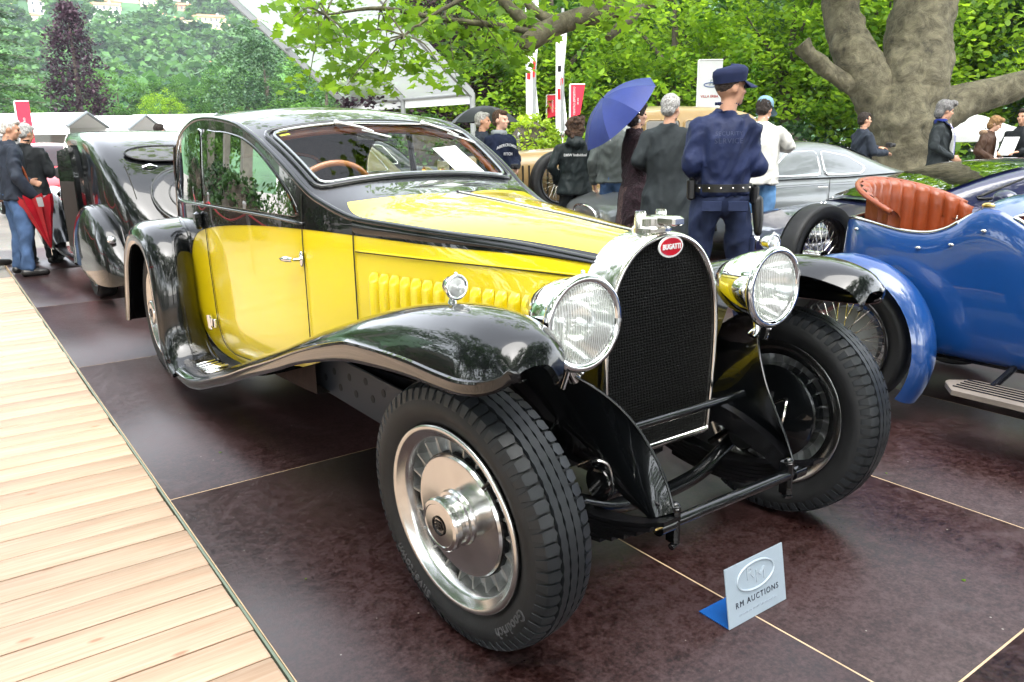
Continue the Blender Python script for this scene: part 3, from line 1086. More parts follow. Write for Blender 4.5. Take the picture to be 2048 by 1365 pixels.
def core_mat():
    m, nt, b_, out = new_mat('radiator_core')
    b_.inputs['Base Color'].default_value = (0.0016, 0.0018, 0.0016, 1)
    b_.inputs['Roughness'].default_value = 0.6
    b_.inputs['Specular IOR Level'].default_value = 0.12
    tc = nt.nodes.new('ShaderNodeTexCoord')
    mp = nt.nodes.new('ShaderNodeMapping')
    mp.inputs['Scale'].default_value = (150, 1, 110)
    vo = nt.nodes.new('ShaderNodeTexVoronoi')
    vo.inputs['Scale'].default_value = 1
    vo.inputs['Randomness'].default_value = 0.25
    bp = nt.nodes.new('ShaderNodeBump')
    bp.inputs['Strength'].default_value = 1.0
    bp.inputs['Distance'].default_value = 0.01
    bp.invert = True
    nt.links.new(tc.outputs['Object'], mp.inputs[0])
    nt.links.new(mp.outputs[0], vo.inputs['Vector'])
    nt.links.new(vo.outputs['Distance'], bp.inputs['Height'])
    nt.links.new(bp.outputs[0], b_.inputs['Normal'])
    return m
co = MB()
rg = hs(.019)
co.add([(x, RY + .012, z) for x, z in rg], [tuple(range(len(rg)))])
HB(co, 'radiator_core', core_mat(), angle=None)
fc = MB()
for x in (-.045, .045):
    fc.lathe([(0, .052), (.016, .052), (.018, .046), (.018, .0)], (x, RY + .075, 1.128), 'z', 12)
fc.lathe([(0, .034), (.05, .034), (.055, .03), (.055, .006), (.062, .0), (.062, -.02)], (0, RY + .07, 1.128), 'z', 24)
fc.bevel_box((0.0, RY + .01, 1.153), (.052, .11, .030), .007)
HB(fc, 'filler_cap', 'nickel', RAD)
# oval badge
def badge_pt(u, v, w): return (u, RY - .010 - w, 1.075 + v * .98)
for k, (sx, sz, w, m) in enumerate(((.053, .034, .0, 'white_enamel'), (.046, .0275, .002, 'red_enamel'))):
    e_ = MB()
    e_.prism([(sx * math.cos(a), sz * math.sin(a)) for a in np.linspace(0, 2 * pi, 40, endpoint=False)], .004, lambda u, v, q, w=w: badge_pt(u, v, w + q))
    fix_normals(HB(e_, 'badge' if k == 0 else 'badge_field', m, RAD, angle=30))
V_, F_ = text_mesh('BUGATTI', .0195, .002, .0007, 1.0)
e_ = MB()
e_.add([badge_pt(x * .98, y * 1.15, .0075 + z) for x, y, z in V_], F_)
HB(e_, 'badge_letters', 'white_enamel', RAD)
# ---- headlamps
def lamp(sg):
    cx_, cy_, cz_ = sg * .417, 1.594, .909
    R_ = .129
    b_ = MB()
    b_.lathe([(0, .215), (.03, .212), (.065, .19), (.095, .14), (.116, .08), (.125, .035), (.127, .0)], (cx_, cy_, cz_), 'y', 40)
    L_ = HB(b_, 'headlamp', 'chrome', angle=60)
    r_ = MB()
    r_.tube([(cx_ + (R_ - .004) * math.cos(a), cy_ - .004, cz_ + (R_ - .004) * math.sin(a)) for a in np.linspace(0, 2 * pi, 56, endpoint=False)], .0135, 10, closed=True, flat=1)
    HB(r_, 'lamp_rim', 'chrome', L_, angle=180)
    r_ = MB()
    r_.lathe([(.118, .004), (.10, .05), (.07, .09), (.03, .115), (.001, .12)], (cx_, cy_, cz_), 'y', 32)
    HB(r_, 'reflector', mat('reflector', (.9, .9, .88), .12, metal=1), L_, angle=180)
    r_ = MB()
    r_.lathe([(.001, -.022), (.04, -.0205), (.08, -.015), (.119, -.002)], (cx_, cy_, cz_), 'y', 40)
    HB(r_, 'lamp_lens', 'lens', L_, angle=180)
    r_ = MB()
    r_.sphere((cx_, cy_ + .05, cz_), .018, 10, 8)
    HB(r_, 'bulb', mat('bulb', (.9, .9, .85), .1, trans=.7), L_)
    r_ = MB()
    r_.tube([(cx_, cy_ + .05, cz_ - .118), (cx_, cy_ + .05, cz_ - .15), (cx_ - sg * .02, cy_ + .055, cz_ - .175)], [.018, .013, .02], 10)
    r_.tube([(cx_ + sg * .03, cy_ + .02, cz_ - .13), (cx_ + sg * .035, cy_ + .04, cz_ - .19)], .007, 6)
    HB(r_, 'lamp_stem', 'chrome', L_, angle=60)
    for q in (R_ + .012, -R_ - .012):
        r_ = MB()
        r_.sphere((cx_, cy_, cz_ + q), .007, 8, 6)
        HB(r_, 'rim_screw', 'chrome', L_)
    for k, ch in enumerate('JOLEC' if False else ''):
        pass
for sg in (-1, 1): lamp(sg)
def side_lamp(sg):
    x, y, z = sg * .69, 1.80, 1.013
    b_ = MB()
    b_.lathe([(0, .055), (.016, .05), (.027, .03), (.031, .0)], (x, y, z), 'y', 24)
    L_ = HB(b_, 'fender_lamp', 'chrome', angle=60)
    r_ = MB()
    r_.tube([(x + .031 * math.cos(a), y - .002, z + .031 * math.sin(a)) for a in np.linspace(0, 2 * pi, 28, endpoint=False)], .0055, 8, closed=True)
    r_.tube([(x, y + .02, z - .028), (x, y + .022, z - .05)], [.007, .016], 8)
    r_.sphere((x, y, z + .036), .006, 8, 6)
    HB(r_, 'lamp_rim', 'chrome', L_, angle=60)
    r_ = MB()
    r_.lathe([(.001, -.012), (.008, -.012), (.010, -.0095), (.014, -.011), (.017, -.008), (.021, -.009), (.024, -.005), (.030, -.002)], (x, y, z), 'y', 28)
    HB(r_, 'lamp_lens', mat('clear_lens', (.9, .93, .92), .08, trans=.6), L_, angle=180)
for sg in (-1, 1): side_lamp(sg)
# ---- front fender running into the running board
lipz = catmull([(1.415, .855), (1.43, .835), (1.48, .815), (1.56, .802), (1.66, .795), (1.79, .79), (1.95, .776), (2.13, .755), (2.27, .73), (2.435, .69), (2.65, .63), (2.84, .566), (3.05, .50), (3.25, .438), (3.55, .336), (3.8, .26), (4.03, .19), (4.2, .15), (4.35, .13), (4.58, .128)], 4)
crz = catmull([(1.405, .885), (1.42, .925), (1.455, .955), (1.56, .981), (1.69, .982), (1.805, .970), (1.957, .944), (2.113, .905), (2.29, .85), (2.49, .785), (2.77, .685), (3.0, .607), (3.235, .528), (3.45, .455), (3.67, .387), (3.92, .310), (4.1, .262), (4.25, .23), (4.4, .213), (4.6, .21)], 4)
def fender_section(y, sg):
    zl = float(np.interp(y, lipz[:, 0], lipz[:, 1]))
    zc = float(np.interp(y, crz[:, 0], crz[:, 1]))
    f = min(1, max(0, (y - 1.405) / .17))
    rnd = math.sqrt(max(0, 1 - (1 - f) ** 2))         # plan rounding of the nose
    xm = .70
    xo = xm + (.855 - xm) * (.42 + .58 * rnd)
    body = plan(y) - .01
    xi = np.interp(y, [1.4, 1.9, 2.5, 3.0], [.585, .55, .53, body]) if y < 3 else body
    xi = max(xi, body) if y > 2.4 else xi
    xi = xm - (xm - xi) * (.42 + .58 * rnd)
    flat = smooth01((y - 3.7) / .5)
    zi = zc - (.05 * (1 - flat)) + .0 * flat
    xcst = np.interp(y, [1.4, 2.4, 3.2, 4.0], [.70, .70, .70, .70])
    hgt = zc - zl
    lipw = min(float(np.interp(y, [1.4, 1.6, 2.2], [.022, .032, .055])), hgt * .4)
    P = [(xo - .016, zl + .004), (xo - .006, zl - .001), (xo, zl + .006), (xo + .003, zl + lipw * .5), (xo + .001, zl + lipw), (xo + .0045, zl + lipw + .004), (xo + .003, zl + lipw + .010), (xo - .004, zl + lipw + .013)]
    a = np.array(P[-1])
    c0 = np.array((xo - .016, zc - .006))
    cr_ = np.array((xcst, zc))
    for k in range(1, 10):
        q = k / 9
        P.append(tuple((1 - q) ** 2 * a + 2 * q * (1 - q) * np.array((xo - .03, zc + .004)) + q * q * cr_))
    inn_ = np.array((xi, zi))
    for k in range(1, 7):
        q = k / 6
        P.append(tuple((1 - q) ** 2 * cr_ + 2 * q * (1 - q) * np.array((xi + (xcst - xi) * .45, zc + .002)) + q * q * inn_))
    P.append((xi + .004, zi - (.03 if y > 1.85 else .006)))
    return [(sg * x, y, z) for x, z in P]
FEN = {}
for sg in (-1, 1):
    fe = MB()
    st_ = list(1.405 + .17 * (np.linspace(0, 1, 12) ** 1.7)) + list(np.linspace(1.60, 4.60, 74))
    rows = [fender_section(y, sg) for y in st_]
    # close the nose with a curl
    fe.loft(rows, closed=False)
    n0 = rows[0]
    curl = [(x * .999, y + .02, z - .012) for x, y, z in n0]
    fe.loft([curl, n0], closed=False)
    o = HB(fe, 'front_fender', 'black_paint', angle=50)
    fix_normals(o)
    FEN[sg] = o
    # inner splash apron from the fender down to the frame
    ap = MB()
    rr = []
    for y in np.linspace(1.80, 2.9, 16):
        s = fender_section(y, sg)[-2]
        xi = .40 if y > 1.75 else .36
        rr.append([(s[0], y, s[2]), (sg * (.5 * abs(s[0]) + .5 * xi), y, s[2] - .06), (sg * xi, y, max(.50, s[2] - .22)), (sg * .36, y, .50)])
    ap.loft(rr, closed=False)
    HB(ap, 'inner_apron', 'black_paint', angle=60)
    # chrome treads on the running board
    for k in range(5):
        y = 4.20 + k * .062
        c_ = MB()
        zz = float(np.interp(y, crz[:, 0], crz[:, 1])) + .006
        c_.tube([(sg * .66, y, zz + .001), (sg * .70, y - .004, zz + .0), (sg * .765, y - .010, zz - .004)], .0055, 8)
        HB(c_, 'step_strip', 'chrome', FEN[sg], angle=180)
# ---- rear fender
RS = [((4.56, .128), (4.50, .19), (4.44, .215)), ((4.70, .16), (4.60, .25), (4.60, .25)), ((4.79, .25), (4.66, .36), (4.74, .33)), ((4.81, .40), (4.67, .52), (4.81, .44)), ((4.85, .55), (4.69, .68), (4.835, .60)),
      ((4.89, .71), (4.76, .83), (4.82, .75)), ((4.98, .80), (4.90, .92), (4.83, .90)), ((5.14, .825), (5.12, .955), (5.08, .96)), ((5.31, .79), (5.36, .925), (5.35, .94)), ((5.45, .68), (5.56, .80), (5.6, .82)),
      ((5.53, .54), (5.70, .62), (5.78, .64)), ((5.60, .40), (5.80, .42), (5.9, .45)), ((5.68, .26), (5.86, .23), (5.95, .25))]
lipR = catmull([q[0] for q in RS], 5)
cstR = catmull([q[1] for q in RS], 5)
bdyR = catmull([q[2] for q in RS], 5)
for sg in (-1, 1):
    fe = MB()
    rows = []
    for i in range(len(lipR)):
        l_, c_, b_ = lipR[i], cstR[i], bdyR[i]
        bx = plan(b_[0]) - .012
        d = (c_ - l_)
        P = []
        l3 = np.array((.868, *l_))
        lo = l3 + np.array((0, *(d * .38)))
        P += [l3 + (-.016, 0, 0), l3 + (-.004, *(-d * .02)), l3 + (.003, *(d * .1)), l3 + (.004, *(d * .25)), lo + (.002, 0, 0), lo + (.006, *(d * .03)), lo + (0, *(d * .08))]
        a = P[-1]
        cr3 = np.array((.74, *c_))
        ctl = np.array((.852, *(l_ + d * 1.0)))
        for k in range(1, 8):
            q = k / 7
            P.append((1 - q) ** 2 * a + 2 * q * (1 - q) * ctl + q * q * cr3)
        b3 = np.array((bx, *b_))
        ctl = np.array((.5 * (.74 + bx), *(c_ + d * .03)))
        for k in range(1, 6):
            q = k / 5
            P.append((1 - q) ** 2 * cr3 + 2 * q * (1 - q) * ctl + q * q * b3)
        rows.append([(sg * p[0], p[1], p[2]) for p in P])
    fe.loft(rows, closed=False)
    o = HB(fe, 'rear_fender', 'black_paint', angle=50)
    fix_normals(o)
    be = MB()
    be.tube([(sg * (plan(b_[0]) + .002), b_[0], b_[1]) for b_ in bdyR], .009, 8)
    q_ = HB(be, 'fender_bead', 'black_paint', angle=180)
    q_.parent = o
# ---- wheels
def tyre_profile(R_, w, rim):
    h_ = w / 2
    return [(rim - .012, -h_ * .62), (rim + .004, -h_ * .70), (rim + .02, -h_ * .86), (rim + .05, -h_ * 1.02), (rim + .07, -h_ * 1.04), (R_ - .045, -h_ * .98), (R_ - .026, -h_ * .87), (R_ - .017, -h_ * .74),
            (R_ - .013, -h_ * .5), (R_ - .011, 0), (R_ - .013, h_ * .5), (R_ - .017, h_ * .74), (R_ - .026, h_ * .87), (R_ - .045, h_ * .98), (rim + .07, h_ * 1.04), (rim + .05, h_ * 1.02), (rim + .02, h_ * .86), (rim + .004, h_ * .70), (rim - .012, h_ * .62)]
def crown_r(R_, x, h_): return R_ - .010 * (x / h_) ** 2
def make_wheel(name, loc, steer, camber, outer, text=False):
    """axis along local x; outer = -1 when the face looks to -x"""
    w = link(bpy.data.objects.new(name, None))
    w.parent = HERO
    w.location = Vector(loc) - Vector(OFF)
    w.rotation_euler = (0, camber, steer)
    R_, wd, rim = .392, .178, .262
    h_ = wd / 2
    t_ = MB()
    t_.lathe(tyre_profile(R_, wd, rim), axis='x', n=96)
    ty = t_.build('tyre', 'rubber', w, angle=50)
    fix_normals(ty)
    # tread: three ribs with ticks cut in their edges and a row of shoulder blocks each side
    tr_ = MB()
    for xc_, hw in ((-.026, .0095), (0, .0105), (.026, .0095)):
        r0, r1 = crown_r(R_, xc_, h_) - .013, crown_r(R_, xc_, h_)
        n = 132
        rings = []
        for i in range(n):
            a = 2 * pi * i / n
            jag = .0022 if i % 2 else -.0008
            rings.append([(xc_ + sx * (hw + jag), r * math.cos(a), r * math.sin(a)) for sx, r in ((-1, r0), (-1, r1), (1, r1), (1, r0))])
        rings.append(rings[0])
        tr_.loft(rings, closed=False)
    n = 66
    for sx in (-1, 1):
        for i in range(n):
            a0, a1 = 2 * pi * (i + .09) / n, 2 * pi * (i + .91) / n
            am = (a0 + a1) / 2
            x_in, x_mid, x_out = .040, .068, h_ * .985
            def pt(x, a, e):
                base = np.interp(x, [0, h_ * .76, h_ * .88, h_ * .985], [R_ - .012, R_ - .014, R_ - .024, R_ - .046])
                top_ = np.interp(x, [0, h_ * .70, h_ * .86, h_ * .985], [crown_r(R_, x, h_), crown_r(R_, x, h_) - .0008, R_ - .013, R_ - .040])
                r = top_ if e else base
                return (sx * x, r * math.cos(a), r * math.sin(a))
            ol = [(x_in + .007, a0), (x_in, am), (x_in + .007, a1), (x_mid, a1), (h_ * .87, a1 - .006), (x_out, a1 - .014), (x_out, a0 + .014), (h_ * .87, a0 + .006), (x_mid, a0)]
            k = len(ol)
            vs_ = [pt(x, a, 0) for x, a in ol] + [pt(x, a, 1) for x, a in ol]
            T_ = lambda i_: k + i_
            fs_ = [(T_(0), T_(1), T_(2), T_(3), T_(8)), (T_(8), T_(3), T_(4), T_(7)), (T_(7), T_(4), T_(5), T_(6))] + [(j, (j + 1) % k, k + (j + 1) % k, k + j) for j in range(k)]
            tr_.add(vs_, fs_)
    tw = tr_.build('tread', 'rubber_tread', ty, angle=25)
    tw['kind'] = 'stuff'
    fix_normals(tw)
    o_ = outer
    # rim: stepped polished aluminium
    r_ = MB()
    pr = [(rim + .010, .074), (rim + .014, .080), (rim + .012, .086), (rim + .004, .088), (rim - .006, .084), (rim - .012, .072), (rim - .024, .070), (rim - .030, .060), (rim - .034, .045), (rim - .040, .03), (rim - .046, .0), (rim - .046, -.05), (rim - .02, -.066), (rim + .004, -.080), (rim + .012, -.078)]
    r_.lathe([(r, o_ * x) for r, x in pr], axis='x', n=72)
    ri = r_.build('rim', 'alloy', w, angle=60)
    fix_normals(ri)
    # radial cast vanes with gaps between
    for k in range(22):
        a = 2 * pi * k / 22
        v_ = MB()
        c_, s_ = math.cos(a), math.sin(a)
        twist = .035
        P = []
        for r, x0, x1, tw_ in ((.160, .036, -.02, 0), (.192, .042, -.025, .3), (rim - .036, .046, -.045, 1)):
            for x in (x0, x1):
                for th in (-.0032, .0032):
                    aa = a + twist * tw_ + th / r
                    P.append((o_ * x, r * math.cos(aa), r * math.sin(aa)))
        f_ = []
        for j in (0, 4):
            f_ += [(j, j + 1, j + 5, j + 4), (j + 2, j + 6, j + 7, j + 3), (j, j + 4, j + 6, j + 2), (j + 1, j + 3, j + 7, j + 5)]
        f_ += [(0, 2, 3, 1), (8, 9, 11, 10)]
        v_.add(P, f_)
        v_.build('vane', 'cast_alloy', ri, angle=None)
    r_ = MB()
    r_.lathe([(.224, o_ * .014), (.19, o_ * .020), (.16, o_ * .022), (.10, o_ * .022)], axis='x', n=40)
    r_.build('drum', 'black_metal' if False else 'cast_alloy', w, angle=60)
    # polished disc and two-step hub
    d_ = MB()
    d_.lathe([(r, o_ * x) for r, x in [(.176, .032), (.179, .050), (.174, .057), (.166, .056), (.10, .059), (.066, .061)]], axis='x', n=64)
    ds = d_.build('wheel_disc', 'alloy_bright', w, angle=30)
    fix_normals(ds)
    d_ = MB()
    d_.lathe([(r, o_ * x) for r, x in [(.160, .048), (.182, .046), (.184, .030)]], axis='x', n=48)
    d_.build('disc_gap_ring', 'black_metal', ds)  # dark ring stands in for the shade of the gap round the disc
    hb = MB()
    hb.lathe([(r, o_ * x) for r, x in [(.080, .054), (.082, .064), (.078, .070), (.070, .073), (.066, .079), (.066, .090), (.072, .095), (.077, .101), (.077, .116), (.073, .121), (.063, .1235), (.061, .1215), (.0, .1225)]], axis='x', n=48)
    hc = hb.build('hub_cap', 'alloy_bright', w, angle=30)
    fix_normals(hc)
    for rr_, x_ in ((.0285, .125),):
        e1 = MB()
        e1.lathe([(rr_, o_ * x_), (rr_ - .004, o_ * (x_ + .001)), (rr_ - .004, o_ * (x_ - .003))], axis='x', n=32)
        e1.build('hub_ring', 'black_metal', hc)
    # hub monogram: mirrored E and B back to back
    for txt, dx, mir in (('E', -.0075, -1), ('B', .0075, 1)):
        V_, F_ = text_mesh(txt, .034, .002, .0008)
        e1 = MB()
        e1.add([(o_ * (.1243 + z), -o_ * (x * mir + dx) * -1 * (1 if o_ < 0 else 1), y) for x, y, z in V_], F_)
        e1.build('hub_letter', 'black_metal', hc)
    va = MB()
    va.tube([(o_ * .060, (rim - .036) * math.cos(2.35), (rim - .036) * math.sin(2.35)), (o_ * .066, (rim - .07) * math.cos(2.35), (rim - .07) * math.sin(2.35))], .0055, 8)
    va.build('valve', 'black_metal', ri)
    # brake drum back plate, seen on the inner side
    bp_ = MB()
    bp_.lathe([(.0, -.105), (.06, -.10), (.10, -.085), (.165, -.082), (.178, -.075), (.180, -.02)], axis='x', n=48) if o_ > 0 else bp_.lathe([(.0, .105), (.06, .10), (.10, .085), (.165, .082), (.178, .075), (.180, .02)], axis='x', n=48)
    bd = bp_.build('brake_plate', 'black_paint', w, angle=40)
    if text:
        for txt, a_mid, size in (('Goodrich', rad(-42), .042), ('Silvertown', rad(-130), .042)):
            V_, F_ = text_mesh(txt, size, .003, .0005, 1.05)
            e1 = MB()
            rm = .3225
            def wrap(x, y, z):
                a = a_mid - x / rm
                r = rm + y
                xs = np.interp(r, [rim + .02, rim + .05, rim + .07, R_ - .045, R_ - .022], [h_ * .86, h_ * 1.02, h_ * 1.04, h_ * .98, h_ * .88])
                return (o_ * (xs + .0006 + z), -r * math.cos(a), r * math.sin(a))
            e1.add([wrap(*p) for p in V_], F_)
            e1.build('tyre_lettering', 'rubber_text', ty)
    return w
M['alloy_bright'] = mat('alloy_bright', (0.66, 0.66, 0.655), 0.16, metal=1, noise_amt=0.05, noise_scale=18, rough_var=0.03)
ST = rad(6.0)
make_wheel('front_wheel', (-.705, 1.72, .392), ST, rad(-3.6), -1, True)
make_wheel('front_wheel', (.695, 1.72, .392), ST, rad(3.6), 1)
make_wheel('rear_wheel', (-.70, 5.17, .392), 0, 0, -1)
make_wheel('rear_wheel', (.70, 5.17, .392), 0, 0, 1)
# ---- chassis and front end
ch = MB()
for sg in (-1, 1):
    rail = catmull([(sg * .285, 1.40, .375), (sg * .29, 1.52, .43), (sg * .31, 1.75, .47), (sg * .38, 2.4, .47), (sg * .42, 3.4, .44), (sg * .42, 4.8, .46), (sg * .40, 5.8, .55)], 6)
    for p, q in zip(rail[:-1], rail[1:]): pass
    ch.loft([[(x - .018, y, z - .035), (x + .018, y, z - .035), (x + .018, y, z + .035), (x - .018, y, z + .035)] for x, y, z in rail], True, True)
HB(ch, 'chassis_rail', 'black_metal')
un = MB()
un.box((0, 3.6, .40), (.9, 3.6, .04))
HB(un, 'undertray', 'black_metal')
fb = MB()
fb.tube([(-.31, 1.376, .356), (.31, 1.376, .356)], .0175, 14)
FB = HB(fb, 'front_crossbar', 'black_paint')
for sg in (-1, 1):
    n_ = MB()
    n_.tube([(sg * .275, 1.376, .356), (sg * .328, 1.376, .356)], .0235, 14)
    HB(n_, 'bar_end', 'black_paint', FB)
    n_ = MB()
    n_.tube([(sg * .328, 1.376, .356), (sg * .342, 1.376, .356)], .008, 8)
    HB(n_, 'bar_nut', 'brass', FB)
    n_ = MB()
    n_.bevel_box((sg * .258, 1.382, .345), (.024, .046, .120), .008)
    n_.tube([(sg * .245, 1.376, .288), (sg * .275, 1.372, .282)], .010, 8)
    n_.sphere((sg * .258, 1.376, .40), .015, 8, 6)
    HB(n_, 'shackle', 'black_paint', FB)
    # dumb-iron fairing plate: curved sheet from crossbar up to fender
    pl = MB()
    edge_ = catmull([(.272, 1.368, .39), (.272, 1.405, .47), (.278, 1.455, .545), (.296, 1.508, .613), (.333, 1.562, .675), (.39, 1.62, .73), (.46, 1.675, .775), (.545, 1.72, .815)], 6)
    inner = catmull([(.30, 1.44, .355), (.305, 1.52, .38), (.31, 1.62, .42), (.325, 1.73, .45), (.36, 1.83, .49), (.41, 1.90, .55), (.48, 1.93, .62), (.56, 1.93, .70)], 6)
    rw = []
    for e_, i_ in zip(edge_, inner):
        rw.append([(sg * (e_[0] * (1 - q) + i_[0] * q + .03 * math.sin(pi * q)), e_[1] * (1 - q) + i_[1] * q, e_[2] * (1 - q) + i_[2] * q) for q in np.linspace(0, 1, 7)])
    pl.loft(rw, closed=False)
    HB(pl, 'dumb_iron_fairing', 'black_paint', angle=180)
    be = MB()
    be.tube([(sg * x, y - .002, z + .002) for x, y, z in edge_], .0042, 8)
    HB(be, 'fairing_edge', 'chrome' if False else 'black_paint', angle=180)
    # leaf spring and damper
    sp = MB()
    for k in range(6):
        L_ = .42 - k * .05
        pts = [(sg * .335, 1.74 + s * L_, .30 - k * .014 + .10 * (s * L_ / .42) ** 2) for s in np.linspace(-1, 1, 11)]
        sp.loft([[(x - .028, y, z - .006), (x + .028, y, z - .006), (x + .028, y, z + .006), (x - .028, y, z + .006)] for x, y, z in pts], True, True)
    HB(sp, 'leaf_spring', 'black_metal')
    dm = MB()
    for k in range(5):
        dm.lathe([(0, k * .014), (.052, k * .014), (.055, k * .014 + .004), (.055, k * .014 + .008), (.045, k * .014 + .011)], (sg * .33, 1.62, .40), 'x', 24)
    dm.tube([(sg * .40, 1.62, .40), (sg * .44, 1.75, .36), (sg * .44, 1.84, .28)], .012, 8)
    HB(dm, 'friction_damper', 'black_paint')
    cb = MB()
    cb.tube(catmull([(sg * .44, 1.58, .50), (sg * .43, 1.52, .535), (sg * .40, 1.50, .52), (sg * .385, 1.50, .46), (sg * .38, 1.53, .42)], 5), .0045, 6)
    HB(cb, 'brake_cable', 'nickel')
    kp = MB()
    kp.tube([(sg * .60, 1.72, .30), (sg * .60, 1.72, .48)], .028, 12)
    kp.tube([(sg * .56, 1.75, .42), (sg * .38, 1.85, .44)], .013, 8)
    HB(kp, 'king_pin', 'black_metal')
ax = MB()
ax.tube(catmull([(-.60, 1.72, .39), (-.5, 1.715, .385), (-.38, 1.70, .335), (-.2, 1.69, .265), (0, 1.69, .245), (.2, 1.69, .265), (.38, 1.70, .335), (.5, 1.715, .385), (.60, 1.72, .39)], 6), .027, 14)
HB(ax, 'front_axle', 'black_paint', angle=180)
tb = MB()
tb.tube([(-.285, 1.585, .565), (.285, 1.585, .565)], .014, 12)
HB(tb, 'lamp_tie_bar', 'black_paint')
tr_ = MB()
tr_.tube([(-.55, 1.95, .33), (.55, 1.95, .33)], .012, 8)
HB(tr_, 'track_rod', 'black_metal')
eng = MB()
eng.bevel_box((0, 2.3, .55), (.34, 1.0, .5), .03)
HB(eng, 'engine', 'black_metal')
vs_ = MB()
for k in range(9):
    pass
pp = MB()      # perforated undershield behind the front wheel
pp.box((-.47, 3.0, .385), (.012, 1.25, .19))
sp_ = HB(pp, 'undershield', mat('undershield', (.035, .04, .05), .4, metal=.3))
for k, (y, z) in enumerate([(2.56, .41), (2.66, .36), (2.72, .43), (2.82, .38), (2.88, .44), (2.98, .36), (3.04, .42), (3.14, .35), (3.20, .41), (3.30, .36), (3.36, .43)]):
    hl = MB()
    hl.lathe([(0, -.0075), (.017, -.0075), (.017, -.004)], (-.47, y, z), 'x', 10)
    HB(hl, 'hole', 'black_plain', sp_)
# ---------------------------------------------------------------- people
def capsule(mb, p0, p1, r0, r1=None, n=12):
    r1 = r0 if r1 is None else r1
    p0, p1 = Vector(p0), Vector(p1)
    d = p1 - p0
    L = d.length or 1e-6
    q = d.to_track_quat('Z', 'Y').to_matrix()
    rings = []
    for t in (-1, -.75, -.4, 0): rings.append((r0 * math.sqrt(max(.02, 1 - t * t)), r0 * t))
    for t in (0, .4, .75, 1): rings.append((r1 * math.sqrt(max(.02, 1 - t * t)), L + r1 * t))
    mb.loft([[p0 + q @ Vector((r * math.cos(2 * pi * k / n), r * math.sin(2 * pi * k / n), z)) for k in range(n)] for r, z in rings], True, True)
def chain(mb, pts, rs, n=12):
    for i in range(len(pts) - 1): capsule(mb, pts[i], pts[i + 1], rs[i], rs[i + 1], n)
def ellips(mb, c, r, M3=None): mb.sphere(c, 1.0, 16, 10, r, M3=M3)
def remesh(mb, name, m, parent, voxel=0.014, smooth=4, fold=0.0, fold_scale=9.0, seed=0, hem=None):
    me = bpy.data.meshes.new('tmp')
    me.from_pydata(mb.v, [], mb.f)
    o = bpy.data.objects.new('tmp', me)
    C.objects.link(o)
    r = o.modifiers.new('r', 'REMESH')
    r.mode = 'VOXEL'
    r.voxel_size = voxel
    if smooth:
        s = o.modifiers.new('s', 'SMOOTH')
        s.factor = 0.5
        s.iterations = smooth
    dg = bpy.context.evaluated_depsgraph_get()
    me2 = bpy.data.meshes.new_from_object(o.evaluated_get(dg))
    bpy.data.objects.remove(o)
    bpy.data.meshes.remove(me)
    me2.name = name
    if fold:
        n = len(me2.vertices)
        co = np.empty(n * 3)
        no = np.empty(n * 3)
        me2.vertices.foreach_get('co', co)
        me2.vertices.foreach_get('normal', no)
        co, no = co.reshape(-1, 3), no.reshape(-1, 3)
        for i in range(n):
            p = Vector(co[i])
            q = Vector((p.x * fold_scale + p.z * 2.5, p.y * fold_scale, p.z * fold_scale * .5 - abs(p.x) * 3)) + Vector((seed * 3.7, 0, 0))
            w = .5 - abs(noise.noise(q)) * 2.4
            w2 = .35 - abs(noise.noise(q * 2.1 + Vector((4, 1, 7)))) * 1.6
            co[i] += no[i] * fold * (w * 1.1 + w2 * .7 + .25)
        me2.vertices.foreach_set('co', co.ravel())
    me2.materials.clear()
    me2.materials.append(M[m] if isinstance(m, str) else m)
    me2.shade_smooth()
    me2.update()
    ob = link(bpy.data.objects.new(name, me2))
    ob.parent = parent
    return ob
SKIN = mat('skin', (0.50, 0.27, 0.18), 0.5, spec=0.4, noise_amt=0.1, noise_scale=14)
SKIN_PALE = mat('skin_pale', (0.56, 0.33, 0.24), 0.5, spec=0.4, noise_amt=0.1, noise_scale=14)
HAIR = {}
def hair_mat(name, col):
    m = mat('hair_' + name, col, 0.55, spec=0.35, noise_amt=0.5, noise_scale=60, bump=0.9, bump_scale=110)
    HAIR[name] = m
    return m
hair_mat('grey', (0.36, 0.35, 0.34)); hair_mat('white', (0.62, 0.60, 0.57)); hair_mat('dark', (0.02, 0.013, 0.010)); hair_mat('brown', (0.055, 0.028, 0.015)); hair_mat('fair', (0.25, 0.14, 0.06)); hair_mat('salt', (0.15, 0.145, 0.145)); hair_mat('stubble', (0.05, 0.035, 0.03))
EYE = mat('eye_dark', (0.02, 0.014, 0.01), 0.15)
SHOE = mat('shoe_leather', (0.012, 0.011, 0.011), 0.3, noise_amt=0.2)
